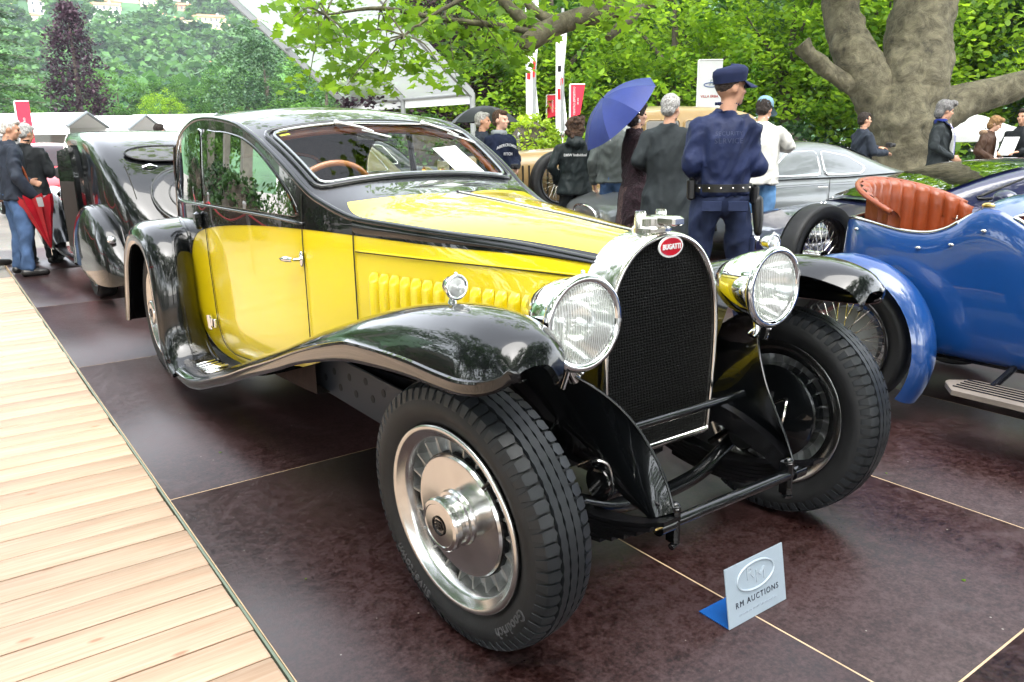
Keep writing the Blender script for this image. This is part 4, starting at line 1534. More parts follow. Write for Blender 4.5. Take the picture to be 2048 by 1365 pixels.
def hand(mb, w, d, pn, curl, side, s=1.0):
    """palm at wrist w along d, palm normal pn; five fingers bent by curl"""
    w, d, pn = Vector(w), Vector(d).normalized(), Vector(pn)
    pn = (pn - d * pn.dot(d)).normalized()
    a = d.cross(pn) * side           # towards the little finger
    f = Matrix((a, d, pn)).transposed()
    ellips(mb, w + d * .045 * s, (.040 * s, .052 * s, .017 * s), f)
    for k, (ox, L) in enumerate(((-.030, .072), (-.010, .080), (.010, .075), (.029, .058))):
        b0 = w + (d * .082 + a * ox) * s
        c1 = curl * .8
        d1 = (d * math.cos(c1) + pn * math.sin(c1)).normalized()
        c2 = curl * 2.0
        d2 = (d * math.cos(c2) + pn * math.sin(c2)).normalized()
        b1 = b0 + d1 * L * .52 * s
        chain(mb, [b0, b1, b1 + d2 * L * .5 * s], [.0098 * s, .009 * s, .0075 * s], 8)
    t0 = w + (d * .025 - a * .030) * s
    t1 = t0 + (d * .030 - a * .022 + pn * .012) * s
    chain(mb, [t0, t1, t1 + (d * .030 + pn * .014 * (1 + curl)) * s], [.012 * s, .0105 * s, .0085 * s], 8)
def human(label, loc, face, H=1.75, top='black', legs='jeans', hair='grey', hair_style='short', head_yaw=0, head_pitch=0, arms=None, hem=.86, flare=0.0, lean=0.0,
          skin=None, stance=.11, bulk=1.0, collar=True, voxel=.011, fold=.015, step=0.0, grip=(.4, .4), palm=None, hood=False, group=None, cuff=None, shoe=SHOE, hem_open=False):
    skin = skin or SKIN
    P = thing('person', label, 'person', loc, rad(face), group, H / 1.75)
    T = lambda x, y, z: (x, y - lean * max(0, z - .95), z)      # lean forward from the hips
    sh = {1: T(.168 * bulk, .01, 1.375), -1: T(-.168 * bulk, .01, 1.375)}
    arms = arms or {}
    el, wr = {}, {}
    for s_ in (1, -1):
        e, w = arms.get(s_, ((.26, .05, 1.15), (.27, -.06, .90)))
        el[s_] = T(s_ * e[0], e[1], e[2])
        wr[s_] = T(s_ * w[0], w[1], w[2])
    hip = {1: (.085, 0, .93), -1: (-.085, 0, .93)}
    kn = {s_: (s_ * (.09 + stance * .25), -.02 - s_ * step * .5, .49) for s_ in (1, -1)}
    an = {s_: (s_ * (.085 + stance * .45), .02 - s_ * step, .08) for s_ in (1, -1)}
    # head frame
    nk = Vector(T(0, .02, 1.50))
    HR = Matrix.Rotation(rad(head_yaw), 3, 'Z') @ Matrix.Rotation(rad(head_pitch), 3, 'X')
    def hp(x, y, z): return nk + HR @ (Vector((x, y - .02, z - 1.50)))
    b = MB()
    ellips(b, hp(0, .006, 1.655), (.074, .094, .096), HR)
    ellips(b, hp(0, -.032, 1.588), (.056, .062, .070), HR)
    ellips(b, hp(0, -.066, 1.548), (.026, .026, .020), HR)
    chain(b, [hp(0, -.090, 1.650), hp(0, -.110, 1.612)], [.009, .014], 8)
    chain(b, [hp(-.036, -.080, 1.662), hp(0, -.090, 1.664), hp(.036, -.080, 1.662)], [.010, .010, .010], 8)
    chain(b, [hp(-.018, -.088, 1.578), hp(.018, -.088, 1.578)], [.009, .009], 8)
    for s_ in (1, -1):
        ellips(b, hp(s_ * .074, .008, 1.628), (.010, .020, .031), HR)
        ellips(b, hp(s_ * .040, -.062, 1.612), (.022, .026, .024), HR)
    capsule(b, hp(0, .0, 1.575), T(0, .02, 1.40), .052, .060)
    capsule(b, T(0, .01, 1.36), (0, 0, 1.0), .07, .07)
    for s_ in (1, -1):
        chain(b, [T(0, .01, 1.38), sh[s_], el[s_], wr[s_]], [.045, .032, .027, .025])
        chain(b, [(0, 0, 1.0), hip[s_], kn[s_], an[s_]], [.06, .05, .035, .03])
        d = Vector(wr[s_]) - Vector(el[s_])
        pn = (palm or {}).get(s_, Vector((-s_, 0, 0)) if d.z < -.1 else Vector((0, 0, -1)))
        hand(b, wr[s_], d, pn, grip[0 if s_ == 1 else 1], s_)
    remesh(b, 'body', skin, P, voxel, 2)
    for s_ in (1, -1):
        e = MB()
        e.sphere(hp(s_ * .031, -.0825, 1.640), .0095, 10, 6)
        e.build('eye', EYE, P)
    # hair
    h = MB()
    if hair_style in ('short', 'crop', 'full', 'bob', 'curly', 'wavy'):
        if hair_style == 'crop':
            ellips(h, hp(0, .018, 1.668), (.0775, .090, .090), HR)
        elif hair_style == 'short':
            ellips(h, hp(0, .022, 1.672), (.083, .094, .094), HR)
            ellips(h, hp(0, .055, 1.615), (.068, .055, .055), HR)
            ellips(h, hp(0, -.045, 1.722), (.055, .05, .032), HR)
        elif hair_style == 'full':
            ellips(h, hp(0, .024, 1.682), (.094, .105, .098), HR)
            ellips(h, hp(0, .068, 1.60), (.078, .060, .075), HR)
            ellips(h, hp(0, -.062, 1.735), (.062, .055, .040), HR)
        elif hair_style == 'wavy':
            ellips(h, hp(0, .024, 1.685), (.098, .110, .100), HR)
            ellips(h, hp(0, .072, 1.60), (.084, .060, .085), HR)
            ellips(h, hp(.0, -.075, 1.742), (.070, .060, .045), HR)
        elif hair_style == 'bob':
            ellips(h, hp(0, .022, 1.680), (.096, .108, .096), HR)
            ellips(h, hp(0, .050, 1.60), (.090, .070, .085), HR)
            ellips(h, hp(0, -.060, 1.725), (.074, .05, .042), HR)
        else:
            ellips(h, hp(0, .026, 1.675), (.118, .122, .112), HR)
            ellips(h, hp(0, .060, 1.58), (.112, .080, .10), HR)
            for k in range(26):
                a, zz = random.uniform(.2, pi - .2), random.uniform(1.52, 1.76)
                ellips(h, hp(.108 * math.cos(a), .03 + .11 * math.sin(a), zz), (.03, .03, .03))
        remesh(h, 'hair', HAIR[hair], P, .009, 2, .006 if hair_style != 'crop' else .0015, 34, random.random() * 9)
    # upper garment
    t = MB()
    bk = bulk
    rg = [(1.49, .070, .068, .02), (1.465, .100, .082, .015), (1.43, .138 * bk, .100, .01), (1.38, .165 * bk, .118, .005), (1.31, .180 * bk, .128, 0), (1.20, .180 * bk, .130, 0), (1.06, .172 * bk, .122, 0), (.96, .178 * bk, .130, 0)]
    zz = .96
    while zz > hem + .02:
        zz = max(hem, zz - .1)
        k = (.96 - zz)
        rg.append((zz, (.195 + flare * k) * bk, .140 + flare * k * .8, 0))
    rings = []
    for z, rx, ry, yo in rg:
        ring = []
        for k in range(20):
            a = 2 * pi * k / 20
            x = rx * math.copysign(abs(math.cos(a)) ** .8, math.cos(a))
            y = ry * math.copysign(abs(math.sin(a)) ** .85, math.sin(a))
            ring.append(T(x, y + yo, z))
        rings.append(ring)
    t.loft(rings, True, True)
    for s_ in (1, -1):
        e, w = Vector(el[s_]), Vector(wr[s_])
        chain(t, [T(s_ * .10, .01, 1.40), sh[s_], el[s_], w - (w - e).normalized() * .015], [.070, .070, .061, .048])
    if collar: t.lathe([(.058, -.01), (.082, -.01), (.078, .085), (.058, .09)], T(0, .022, 1.455), 'z', 18)
    if hood:
        ellips(t, T(0, .10, 1.445), (.13, .075, .075))
        ellips(t, T(0, .085, 1.50), (.105, .055, .05))
    remesh(t, 'coat' if hem < .75 else 'jacket', top, P, .0135, 3, fold, 8, random.random() * 9)
    # trousers and shoes
    l = MB()
    ellips(l, (0, .01, .93), (.150, .112, .12))
    for s_ in (1, -1):
        chain(l, [hip[s_], kn[s_], (an[s_][0], an[s_][1], .10)], [.098, .075, .066])
    remesh(l, 'trousers', legs, P, .015, 3, fold, 7, random.random() * 9)
    for s_ in (1, -1):
        f = MB()
        a = an[s_]
        chain(f, [(a[0], a[1] + .04, .045), (a[0] + s_ * .01, a[1] - .09, .04), (a[0] + s_ * .02, a[1] - .17, .035)], [.045, .046, .038])
        v = np.array(f.v)
        v[:, 2] = np.maximum(v[:, 2], .002)
        f.v = [tuple(p) for p in v]
        f.build('shoe', shoe, P, angle=60)
    P['_nk'] = tuple(nk)
    return P, hp, T, (el, wr)
def on_person(P, mb, name, m, angle=40): return mb.build(name, m, P, angle=angle)

F_ = {}
F_['navy_uniform'] = fabric('navy_uniform', (0.013, 0.020, 0.062), .55, .3, .9)
F_['navy_trousers'] = fabric('navy_trousers', (0.022, 0.031, 0.075), .7, .3, .7)
F_['charcoal_coat'] = fabric('charcoal_coat', (0.022, 0.027, 0.030), .75, .2, .5)
F_['plum_fur'] = mat('plum_fur', (0.020, 0.008, 0.013), .9, noise_amt=.6, noise_scale=30, bump=1.0, bump_scale=70)
F_['brown_fur'] = mat('brown_fur', (0.075, 0.045, 0.045), .95, noise_amt=.6, noise_scale=45, bump=1.0, bump_scale=90)
F_['cream_jacket'] = fabric('cream_jacket', (0.52, 0.51, 0.48), .7, .1, .6)
F_['jeans'] = fabric('jeans', (0.055, 0.10, 0.20), .85, .3, .5)
F_['jeans_dark'] = fabric('jeans_dark', (0.035, 0.06, 0.14), .85, .3, .5)
F_['jeans_light'] = fabric('jeans_light', (0.10, 0.22, 0.42), .85, .3, .5)
F_['black_cloth'] = fabric('black_cloth', (0.010, 0.012, 0.014), .7, .25, .5)
F_['black_shell'] = fabric('black_shell', (0.012, 0.017, 0.018), .5, .25, .6)
F_['navy_hoodie'] = fabric('navy_hoodie', (0.006, 0.010, 0.026), .85, .2, .4)
F_['grey_shell'] = fabric('grey_shell', (0.085, 0.098, 0.095), .55, .2, .6)
F_['blue_grey_jacket'] = fabric('blue_grey_jacket', (0.022, 0.028, 0.042), .7, .2, .5)
F_['brown_puffer'] = fabric('brown_puffer', (0.045, 0.023, 0.014), .5, .25, .7, 10)
F_['white_cloth'] = fabric('white_cloth', (0.72, 0.73, 0.76), .8, .06, .6)
F_['scarf_navy'] = fabric('scarf_navy', (0.018, 0.030, 0.16), .9, .2, .8)
F_['pink_shirt'] = fabric('pink_shirt', (0.62, 0.56, 0.70), .8, .05, .3)
F_['navy_cap'] = fabric('navy_cap', (0.012, 0.018, 0.055), .75, .15, .2)
F_['blue_cap'] = fabric('blue_cap', (0.16, 0.27, 0.36), .8, .1, .2)
F_['grey_hood'] = fabric('grey_hood', (0.20, 0.22, 0.23), .9, .2, .3)
F_['grey_trousers'] = fabric('grey_trousers', (0.03, 0.03, 0.033), .8, .2, .4)
NAVY_LEATHER = mat('belt_leather', (0.008, 0.008, 0.009), .35, noise_amt=.2)

def cap_on(P, hp, m, peak_dir=-1, name='cap', flat=False):
    c = MB()
    yaw = None
    rings = []
    prof = [(.102, 1.668), (.104, 1.69), (.110, 1.716), (.108, 1.745), (.085, 1.764), (.04, 1.772), (.002, 1.773)] if flat else [(.097, 1.672), (.098, 1.70), (.092, 1.735), (.074, 1.762), (.04, 1.778), (.002, 1.782)]
    for r, z in prof: rings.append([hp(r * .88 * math.cos(a), .004 + r * 1.06 * math.sin(a), z + (.012 * math.sin(a) * -1 if flat else 0)) for a in np.linspace(0, 2 * pi, 28, endpoint=False)])
    c.loft(rings, True, False)
    o = on_person(P, c, name, m, 60)
    k = MB()
    top_, bot = [], []
    for q in np.linspace(0, 1, 6):
        row = []
        for a in np.linspace(-1.05, 1.05, 13):
            r = .098 + .075 * q * math.cos(a * .9) ** .6
            row.append(hp(r * .88 * math.sin(a), -r * 1.06 * math.cos(a), 1.680 - .028 * q - .02 * q * abs(math.sin(a))))
        top_.append(row)
    k.loft(top_, False)
    v = len(k.v)
    k.loft([[p - Vector((0, 0, .006)) for p in r] for r in top_], False)
    q = on_person(P, k, 'cap_peak', m, 60)
    q.parent = o
    return o

# -- policeman, back to the camera, looking to the right
P, hp, T, (el, wr) = human('policeman in navy uniform and peaked cap standing with his back turned', (4.44, 3.66, 0), 140, 1.83, F_['navy_uniform'], F_['navy_trousers'], 'stubble', 'crop', head_yaw=-68, arms={1: ((.205, .05, 1.15), (.09, -.17, 1.08)), -1: ((.215, .03, 1.15), (.09, -.18, 1.10))}, hem=.97, bulk=.95, stance=.26, fold=.020)
cap_on(P, hp, F_['navy_cap'], flat=True)
b = MB(); b.sphere(hp(0, -.108, 1.725), .014, 10, 6, (1, .5, 1)); on_person(P, b, 'cap_badge', 'brass')
b = MB()
b.loft([[(rx * math.cos(a), ry * math.sin(a), z) for a in np.linspace(0, 2 * pi, 36, endpoint=False)] for z, rx, ry in ((.985, .182, .142), (.985, .192, .150), (1.035, .192, .150), (1.035, .182, .142))], True)
BELT = on_person(P, b, 'belt', NAVY_LEATHER)
for a in np.linspace(.6, 2.6, 6):
    s_ = MB(); s_.sphere((.193 * math.cos(a), .151 * math.sin(a), 1.01), .008, 8, 6); on_person(P, s_, 'belt_stud', 'nickel')
b = MB(); b.bevel_box((-.210, .02, .96), (.05, .09, .13), .015); chain(b, [(-.228, .03, .92), (-.236, .06, .80), (-.236, .07, .72)], [.04, .034, .026]); on_person(P, b, 'holster', NAVY_LEATHER)
b = MB(); b.bevel_box((.205, .03, 1.0), (.05, .07, .14), .012); b.tube([(.208, .04, 1.06), (.208, .04, 1.13)], .007, 6); on_person(P, b, 'radio', NAVY_LEATHER)
for s_ in (1, -1):
    b = MB(); b.bevel_box((s_ * .085, .135, .895), (.13, .012, .07), .005); on_person(P, b, 'pocket_flap', F_['navy_trousers'])
    b = MB(); b.bevel_box((s_ * .205, .02, .60), (.03, .15, .19), .012); on_person(P, b, 'cargo_pocket', F_['navy_trousers'])
for txt, z, sz in (('SECURITY', 1.352, .036), ('SERVICE', 1.306, .046)):
    V_, Fc = text_mesh(txt, sz, .002, 0, 1.1)
    b = MB(); b.add([T(-x, .168 - 1.3 * x * x - .3 * max(0, y + z - 1.34), y + z) for x, y, q in V_], [tuple(reversed(f)) for f in Fc]); on_person(P, b, 'back_lettering', mat('faded_print', (.075, .09, .15), .7))

# -- grey haired man in a long charcoal coat
P, hp, T, _ = human('grey haired man in long charcoal overcoat, seen from behind', (5.59, 5.26, 0), 132, 1.77, F_['charcoal_coat'], F_['jeans_dark'], 'grey', 'short', head_yaw=-25, head_pitch=8, arms={1: ((.27, .06, 1.17), (.14, -.20, 1.08)), -1: ((.29, .05, 1.17), (.14, -.22, 1.10))}, hem=.47, flare=.11, bulk=1.08, fold=.010)
b = MB(); b.box((0.03, .205, .62), (.006, .012, .34)); on_person(P, b, 'coat_vent', 'black_plain')
# -- woman with blue umbrella
P, hp, T, (el, wr) = human('woman in dark plum fur coat carrying a blue umbrella over her shoulder', (5.93, 6.02, 0), 62, 1.73, F_['plum_fur'], F_['black_cloth'], 'dark', 'bob', skin=SKIN_PALE, head_yaw=8, arms={1: ((.24, .02, 1.15), (.06, -.21, 1.20)), -1: ((.24, .03, 1.15), (.10, -.20, 1.16))}, hem=.40, flare=.10, bulk=1.12, fold=.014, grip=(.8, .8))
b = MB()
b.loft([[((.200 + .06 * k) * math.cos(a), (.150 + .05 * k) * math.sin(a), z) for a in np.linspace(0, 2 * pi, 30, endpoint=False)] for k, z in ((0, .92), (.3, .80), (.6, .65), (.9, .50), (1, .40))], True)
on_person(P, b, 'fur_skirt', F_['brown_fur'], 180)
for s_ in (1, -1):
    b = MB(); b.sphere(hp(s_ * .082, .006, 1.575), .012, 10, 8, (.7, .9, 1.7)); on_person(P, b, 'earring', 'white_enamel')
# -- cream jacket and cap
P, hp, T, _ = human('man in cream jacket, blue cap and light jeans beside the policeman', (7.35, 5.57, 0), 128, 1.80, F_['cream_jacket'], F_['jeans_light'], 'dark', 'short', head_yaw=-20, head_pitch=22, arms={1: ((.28, -.02, 1.20), (.12, -.26, 1.22)), -1: ((.32, -.02, 1.24), (.14, -.26, 1.24))}, hem=.86, bulk=1.12, lean=.12)
cap_on(P, hp, F_['blue_cap'])
# -- woman in hooded black jacket
P, hp, T, _ = human('woman with curly dark hair in black hooded jacket with lettering on its back', (6.33, 7.46, 0), 142, 1.62, F_['black_shell'], F_['black_cloth'], 'brown', 'curly', arms={1: ((.30, .06, 1.15), (.22, -.10, .95)), -1: ((.30, .06, 1.15), (.22, -.10, .95))}, hem=.80, flare=.12, bulk=1.12, hood=True, stance=.18)
V_, Fc = text_mesh('BMW Individual', .046, .002, .001, 1.0)
b = MB(); b.add([T(-x, .162 - .9 * x * x, y + 1.30) for x, y, q in V_], [tuple(reversed(f)) for f in Fc]); on_person(P, b, 'back_lettering', 'white_plain')
# -- boy in navy hoodie
P, hp, T, (el, wr) = human('boy in navy hooded sweatshirt with white lettering, holding a camera', (5.86, 8.34, 0), 2, 1.74, F_['navy_hoodie'], F_['jeans_dark'], 'brown', 'short', skin=SKIN_PALE, head_yaw=22, arms={1: ((.27, .03, 1.15), (.08, -.20, 1.06)), -1: ((.26, .05, 1.14), (.22, -.12, .92))}, hem=.90, bulk=1.0, collar=False, grip=(.7, .4))
b = MB(); b.lathe([(.085, .0), (.105, .02), (.100, .06), (.075, .075)], T(0, .03, 1.445), 'z', 20); on_person(P, b, 'hood', F_['grey_hood'], 60)
V_, Fc = text_mesh('ABERCROMBIE', .046, .002, .001, 1.05)
b = MB(); b.add([T(x, -.150 + 1.0 * x * x, 1.335 + y - 1.6 * x * x) for x, y, q in V_], Fc); on_person(P, b, 'chest_lettering', 'white_plain')
V_, Fc = text_mesh('FITCH', .048, .002, .001, 1.05)
b = MB(); b.add([T(x, -.156 + 1.0 * x * x, 1.225 + y) for x, y, q in V_], Fc); on_person(P, b, 'chest_lettering', 'white_plain')
b = MB(); b.bevel_box((.0, -.28, 1.07), (.10, .05, .065), .008); b.lathe([(.028, 0), (.028, -.05), (.02, -.052), (0, -.045)], (.0, -.305, 1.07), 'y', 16)
cam_o = b.build('camera_body', 'black_plain'); cam_o.location = (5.86, 8.34, 0); cam_o.rotation_euler = (0, 0, rad(2)); tag(cam_o, 'small black camera held in front of the boy in the hoodie', 'camera')
# -- grey haired man behind the boy
human('grey haired man in dark blazer and pale blue shirt behind the boy', (6.41, 9.55, 0), 40, 1.76, F_['blue_grey_jacket'], F_['grey_trousers'], 'grey', 'short', head_yaw=10)
# -- person in grey shell jacket behind the umbrella
human('person in grey shell jacket and jeans half hidden behind the blue umbrella', (6.42, 6.85, 0), 120, 1.74, F_['grey_shell'], F_['jeans'], 'dark', 'short', hem=.90, bulk=1.15)
# -- man by the plane tree
P, hp, T, _ = human('dark haired man in navy jacket photographing beside the plane tree', (12.09, 7.21, 0), 62, 1.72, F_['blue_grey_jacket'], F_['black_cloth'], 'dark', 'short', head_yaw=-4, arms={1: ((.24, -.05, 1.18), (.08, -.33, 1.20)), -1: ((.25, -.04, 1.14), (.10, -.36, 1.12))}, bulk=1.15, hem=.84)
b = MB(); b.bevel_box((0, -.46, 1.22), (.12, .05, .08), .01); b.tube([(0, -.48, 1.22), (0, -.56, 1.22)], .03, 12); o = b.build('camera_body', 'black_plain'); o.location = (12.09, 7.21, 0); o.rotation_euler = (0, 0, rad(62)); tag(o, 'black camera in the hands of the man by the plane tree', 'camera')
# -- man with blue scarf
P, hp, T, _ = human('man with wavy grey hair, dark coat and long blue scarf', (11.84, 5.87, 0), 22, 1.83, F_['charcoal_coat'], F_['grey_trousers'], 'salt', 'wavy', head_yaw=28, head_pitch=10, arms={1: ((.27, .05, 1.16), (.20, -.16, 1.0)), -1: ((.27, .05, 1.16), (.17, -.17, 1.02))}, hem=.6, flare=.08, bulk=1.15)
b = MB()
for s_ in (1, -1):
    b.loft([[T(s_ * (x0 + dx), y, z) for dx in (-.05, -.025, .0, .025, .05)] for x0, y, z in ((.075, .06, 1.505), (.090, -.04, 1.485), (.092, -.13, 1.41), (.095, -.175, 1.28), (.098, -.182, 1.12), (.098, -.185, .95), (.098, -.19, .85))], False)
on_person(P, b, 'scarf', F_['scarf_navy'], 180)
b = MB(); b.loft([[T(x, y - .004 + x * x * .9, z) for x in np.linspace(-.06, .06, 7)] for y, z in ((-.10, 1.46), (-.150, 1.36), (-.176, 1.2), (-.18, 1.0), (-.18, .92))], False); on_person(P, b, 'shirt', F_['pink_shirt'], 180)
b = MB(); b.lathe([(.075, 0), (.085, .02), (.082, .055), (.06, .07)], T(0, .02, 1.455), 'z', 18); on_person(P, b, 'scarf_loop', F_['scarf_navy'], 180)
# -- woman in brown quilted jacket
P, hp, T, _ = human('fair haired woman in brown quilted jacket and white scarf, looking down', (14.5, 6.42, 0), 2, 1.66, F_['brown_puffer'], F_['black_cloth'], 'fair', 'bob', skin=SKIN_PALE, head_yaw=15, head_pitch=-0 + 24, arms={1: ((.28, .04, 1.15), (.20, -.18, 1.02)), -1: ((.28, .04, 1.15), (.16, -.18, 1.02))}, hem=.78, bulk=1.15, lean=.10, fold=.014)
b = MB(); b.loft([[T(x, y + x * x * .9, z) for x in np.linspace(-.055, .055, 7)] for y, z in ((-.10, 1.45), (-.150, 1.36), (-.165, 1.2), (-.168, 1.0))], False); on_person(P, b, 'scarf', F_['white_cloth'], 180)
b = MB()
for a in np.linspace(.2, pi - .2, 12): ellips(b, T(.125 * math.cos(a), .03 + .10 * math.sin(a), 1.47), (.045, .045, .045))
remesh(b, 'fur_collar', mat('fur_trim', (.30, .20, .13), .95, noise_amt=.5, noise_scale=50, bump=1, bump_scale=90), P, .012, 1, .01, 30)
# -- person with papers at the right edge
P, hp, T, (el, wr) = human('person in black coat holding white papers at the right edge', (12.95, 5.26, 0), 260, 1.72, F_['black_cloth'], F_['black_cloth'], 'dark', 'short', arms={1: ((.26, .04, 1.16), (.14, -.22, 1.14)), -1: ((.26, .04, 1.16), (.14, -.22, 1.14))}, hem=.8, bulk=1.15)
b = MB(); b.box((0, -.27, 1.20), (.22, .006, .28), Matrix.Rotation(rad(-25), 3, 'X')); o = b.build('paper_sheaf', 'white_plain', angle=None); o.location = (12.95, 5.26, 0); o.rotation_euler = (0, 0, rad(260)); tag(o, 'white papers held by the person in black at the right edge', 'papers')
# -- left group
P, hp, T, (el, wr) = human('white haired man in dark jacket and jeans holding a furled red umbrella', (.72, 10.3, 0), 100, 1.70, F_['blue_grey_jacket'], F_['jeans'], 'white', 'short', head_yaw=-12, head_pitch=14, arms={1: ((.27, .03, 1.16), (.12, -.20, 1.05)), -1: ((.28, .03, 1.12), (.27, -.12, .90))}, hem=.86, bulk=1.08, grip=(.5, 1.0), stance=.2, lean=.05)
human('man in black jacket reading a leaflet beside the man with the red umbrella', (.97, 11.2, 0), 150, 1.66, F_['black_cloth'], F_['black_cloth'], 'grey', 'short', head_yaw=-20, head_pitch=18, arms={1: ((.25, .02, 1.14), (.10, -.25, 1.14)), -1: ((.27, .02, 1.14), (.12, -.26, 1.14))}, hem=.84, bulk=1.12)
human('grey haired person in black at the left edge of the picture', (.42, 11.4, 0), 120, 1.72, F_['black_cloth'], F_['black_cloth'], 'grey', 'short', hem=.84, bulk=1.1)
human('dark haired man whose head shows above the black saloon roof', (3.44, 15.42, 0), 130, 1.74, F_['charcoal_coat'], F_['black_cloth'], 'dark', 'short')
human('dark haired visitor in black standing behind the red car', (2.25, 19.9, 0), 30, 1.45, F_['black_cloth'], F_['black_cloth'], 'brown', 'short')
human('white haired visitor in navy bending over by the stalls', (2.45, 18.6, 0), 60, 1.62, F_['blue_grey_jacket'], F_['jeans_dark'], 'white', 'short', lean=.15)

# ---------------------------------------------------------------- umbrellas
def umbrella(label, tip, handle, R_, m, inner=None, depth=.24, n=8, name='umbrella', hook=True):
    """open umbrella: shaft from handle end to tip, canopy near the tip"""
    tip, handle = Vector(tip), Vector(handle)
    d = (tip - handle).normalized()
    q = d.to_track_quat('Z', 'Y').to_matrix()
    U = thing(name, label, 'umbrella', handle)
    o0 = tip - d * .06 - handle
    for k in range(n):
        a0, a1 = 2 * pi * k / n, 2 * pi * (k + 1) / n
        g_ = MB()
        rows = []
        for s in np.linspace(0, 1, 8):
            row = []
            for u in np.linspace(0, 1, 7):
                a = a0 + (a1 - a0) * u
                r = R_ * s * (1 - .05 * math.sin(pi * u) * s) * (math.cos(pi / n) / math.cos(a - (a0 + a1) / 2) * .35 + .65)
                row.append(o0 + q @ Vector((r * math.cos(a), r * math.sin(a), -depth * s ** 2.1 - .012 * math.sin(pi * u) * s)))
            rows.append(row)
        g_.loft(rows, False)
        g_.build('canopy_panel', m, U, angle=180)
        rb = MB()
        rb.tube([o0 + q @ Vector((R_ * s * math.cos(a0), R_ * s * math.sin(a0), -depth * s ** 2.1 - .006)) for s in np.linspace(0, 1.01, 9)], .003, 5)
        rb.build('rib', 'nickel', U)
    st_ = MB()
    st_.tube([Vector((0, 0, 0)) + d * .08, tip - handle], .006, 8)
    st_.build('shaft', 'black_metal', U)
    hk = MB()
    if hook:
        pts = [d * .1, d * .0] + [q @ Vector((.035 - .035 * math.cos(t), 0, -.035 * math.sin(t))) for t in np.linspace(.3, pi, 7)]
        hk.tube(pts, .011, 8)
    else: hk.tube([d * .1, d * 0], .013, 8)
    hk.build('handle', 'wood_trim', U)
    return U
M['blue_nylon'] = mat('blue_nylon', (0.011, 0.024, 0.150), .45, noise_amt=.12, noise_scale=5, bump=.1, bump_scale=10)
M['black_nylon'] = mat('black_nylon', (0.012, 0.014, 0.018), .5, noise_amt=.2)
# the blue one leans back over the shoulder: tip up and to the left
umbrella('open blue umbrella resting on the shoulder of the woman in fur', (5.62, 6.24, 1.83), (6.05, 6.08, 1.40), .49, 'blue_nylon', depth=.23)
umbrella('open black umbrella behind the grey haired man and the boy', (7.35, 10.9, 1.98), (7.35, 10.9, 1.10), .55, 'black_nylon', depth=.25)
# furled red one
U = thing('furled_umbrella', 'furled red umbrella with curved wooden handle held point down', 'umbrella', (.98, 10.16, .28))
ax_ = Vector((-.10, -.02, .60))
uu = MB()
rings = []
for s, r in ((0, .004), (.04, .012), (.3, .055), (.6, .10), (.85, .145), (.97, .155)):
    ring = []
    for k in range(32):
        a = 2 * pi * k / 32
        rr = r * (1 + .20 * math.sin(8 * a) * (s > .1) + .08 * math.sin(3 * a + 1))
        ring.append(ax_ * s + Vector((rr * math.cos(a), rr * math.sin(a), .03 * math.sin(8 * a) * (s > .9))))
    rings.append(ring)
uu.loft(rings, True)
uu.build('folded_canopy', mat('red_nylon', (.34, .008, .018), .4, noise_amt=.2, noise_scale=12), U, angle=60)
for k in range(3):
    a = .9 + k * 2.0
    uu = MB()
    uu.loft([[ax_ * s + Vector((r * 1.22 * math.cos(a + da), r * 1.22 * math.sin(a + da), 0)) for da in (-.16, 0, .16)] for s, r in ((.80, .142), (.88, .152), (.97, .160))], False)
    uu.build('silver_panel', mat('silver_nylon', (.4, .41, .43), .4), U)
uu = MB()
uu.tube(catmull([tuple(ax_ * .9), tuple(ax_ * 1.18), tuple(ax_ * 1.42), tuple(ax_ * 1.52 + Vector((-.02, -.01, .0))), tuple(ax_ * 1.52 + Vector((-.075, -.03, 0))), tuple(ax_ * 1.42 + Vector((-.095, -.04, 0)))], 5), .013, 10)
uu.build('handle', mat('umbrella_wood', (.24, .055, .02), .25, coat=.6), U, angle=180)
uu = MB(); uu.tube([(0, 0, -.07), (0, 0, .02)], .006, 8); uu.build('ferrule', 'nickel', U)
# ---------------------------------------------------------------- other cars
def wheel_basic(parent, loc, R_, wd, rim, outer, m_rim='alloy', spokes=5, name='wheel', rot=0.0, solid=False):
    w = link(bpy.data.objects.new(name, None))
    w.parent = parent
    w.location = loc
    w.rotation_euler = (0, 0, rot)
    t = MB(); t.lathe(tyre_profile(R_, wd, rim), axis='x', n=48)
    fix_normals(t.build('tyre', 'rubber', w, angle=50))
    r = MB(); r.lathe([(rim + .008, outer * wd * .44), (rim, outer * wd * .46), (rim - .02, outer * wd * .40), (rim - .03, outer * wd * .2), (rim - .03, -outer * wd * .3)], axis='x', n=40)
    fix_normals(r.build('rim', m_rim, w, angle=60))
    if solid:
        d = MB(); d.lathe([(rim - .02, outer * wd * .3), (rim * .6, outer * wd * .42), (rim * .35, outer * wd * .40), (rim * .3, outer * wd * .55), (.001, outer * wd * .58)], axis='x', n=32)
        d.build('wheel_disc', m_rim, w, angle=60)
    else:
        for k in range(spokes):
            a = 2 * pi * k / spokes
            s = MB(); s.tube([(outer * wd * .33, .04 * math.cos(a), .04 * math.sin(a)), (outer * wd * .36, (rim - .015) * math.cos(a), (rim - .015) * math.sin(a))], [.034, .022], 6, flat=.5)
            s.build('spoke', m_rim, w)
        h = MB(); h.lathe([(0, outer * wd * .4), (.05, outer * wd * .38), (.06, outer * wd * .2)], axis='x', n=20); h.build('hub', m_rim, w)
        b = MB(); b.lathe([(0, 0), (rim - .04, 0)], axis='x', n=32); b.build('brake_disc', 'black_metal', w)
    return w
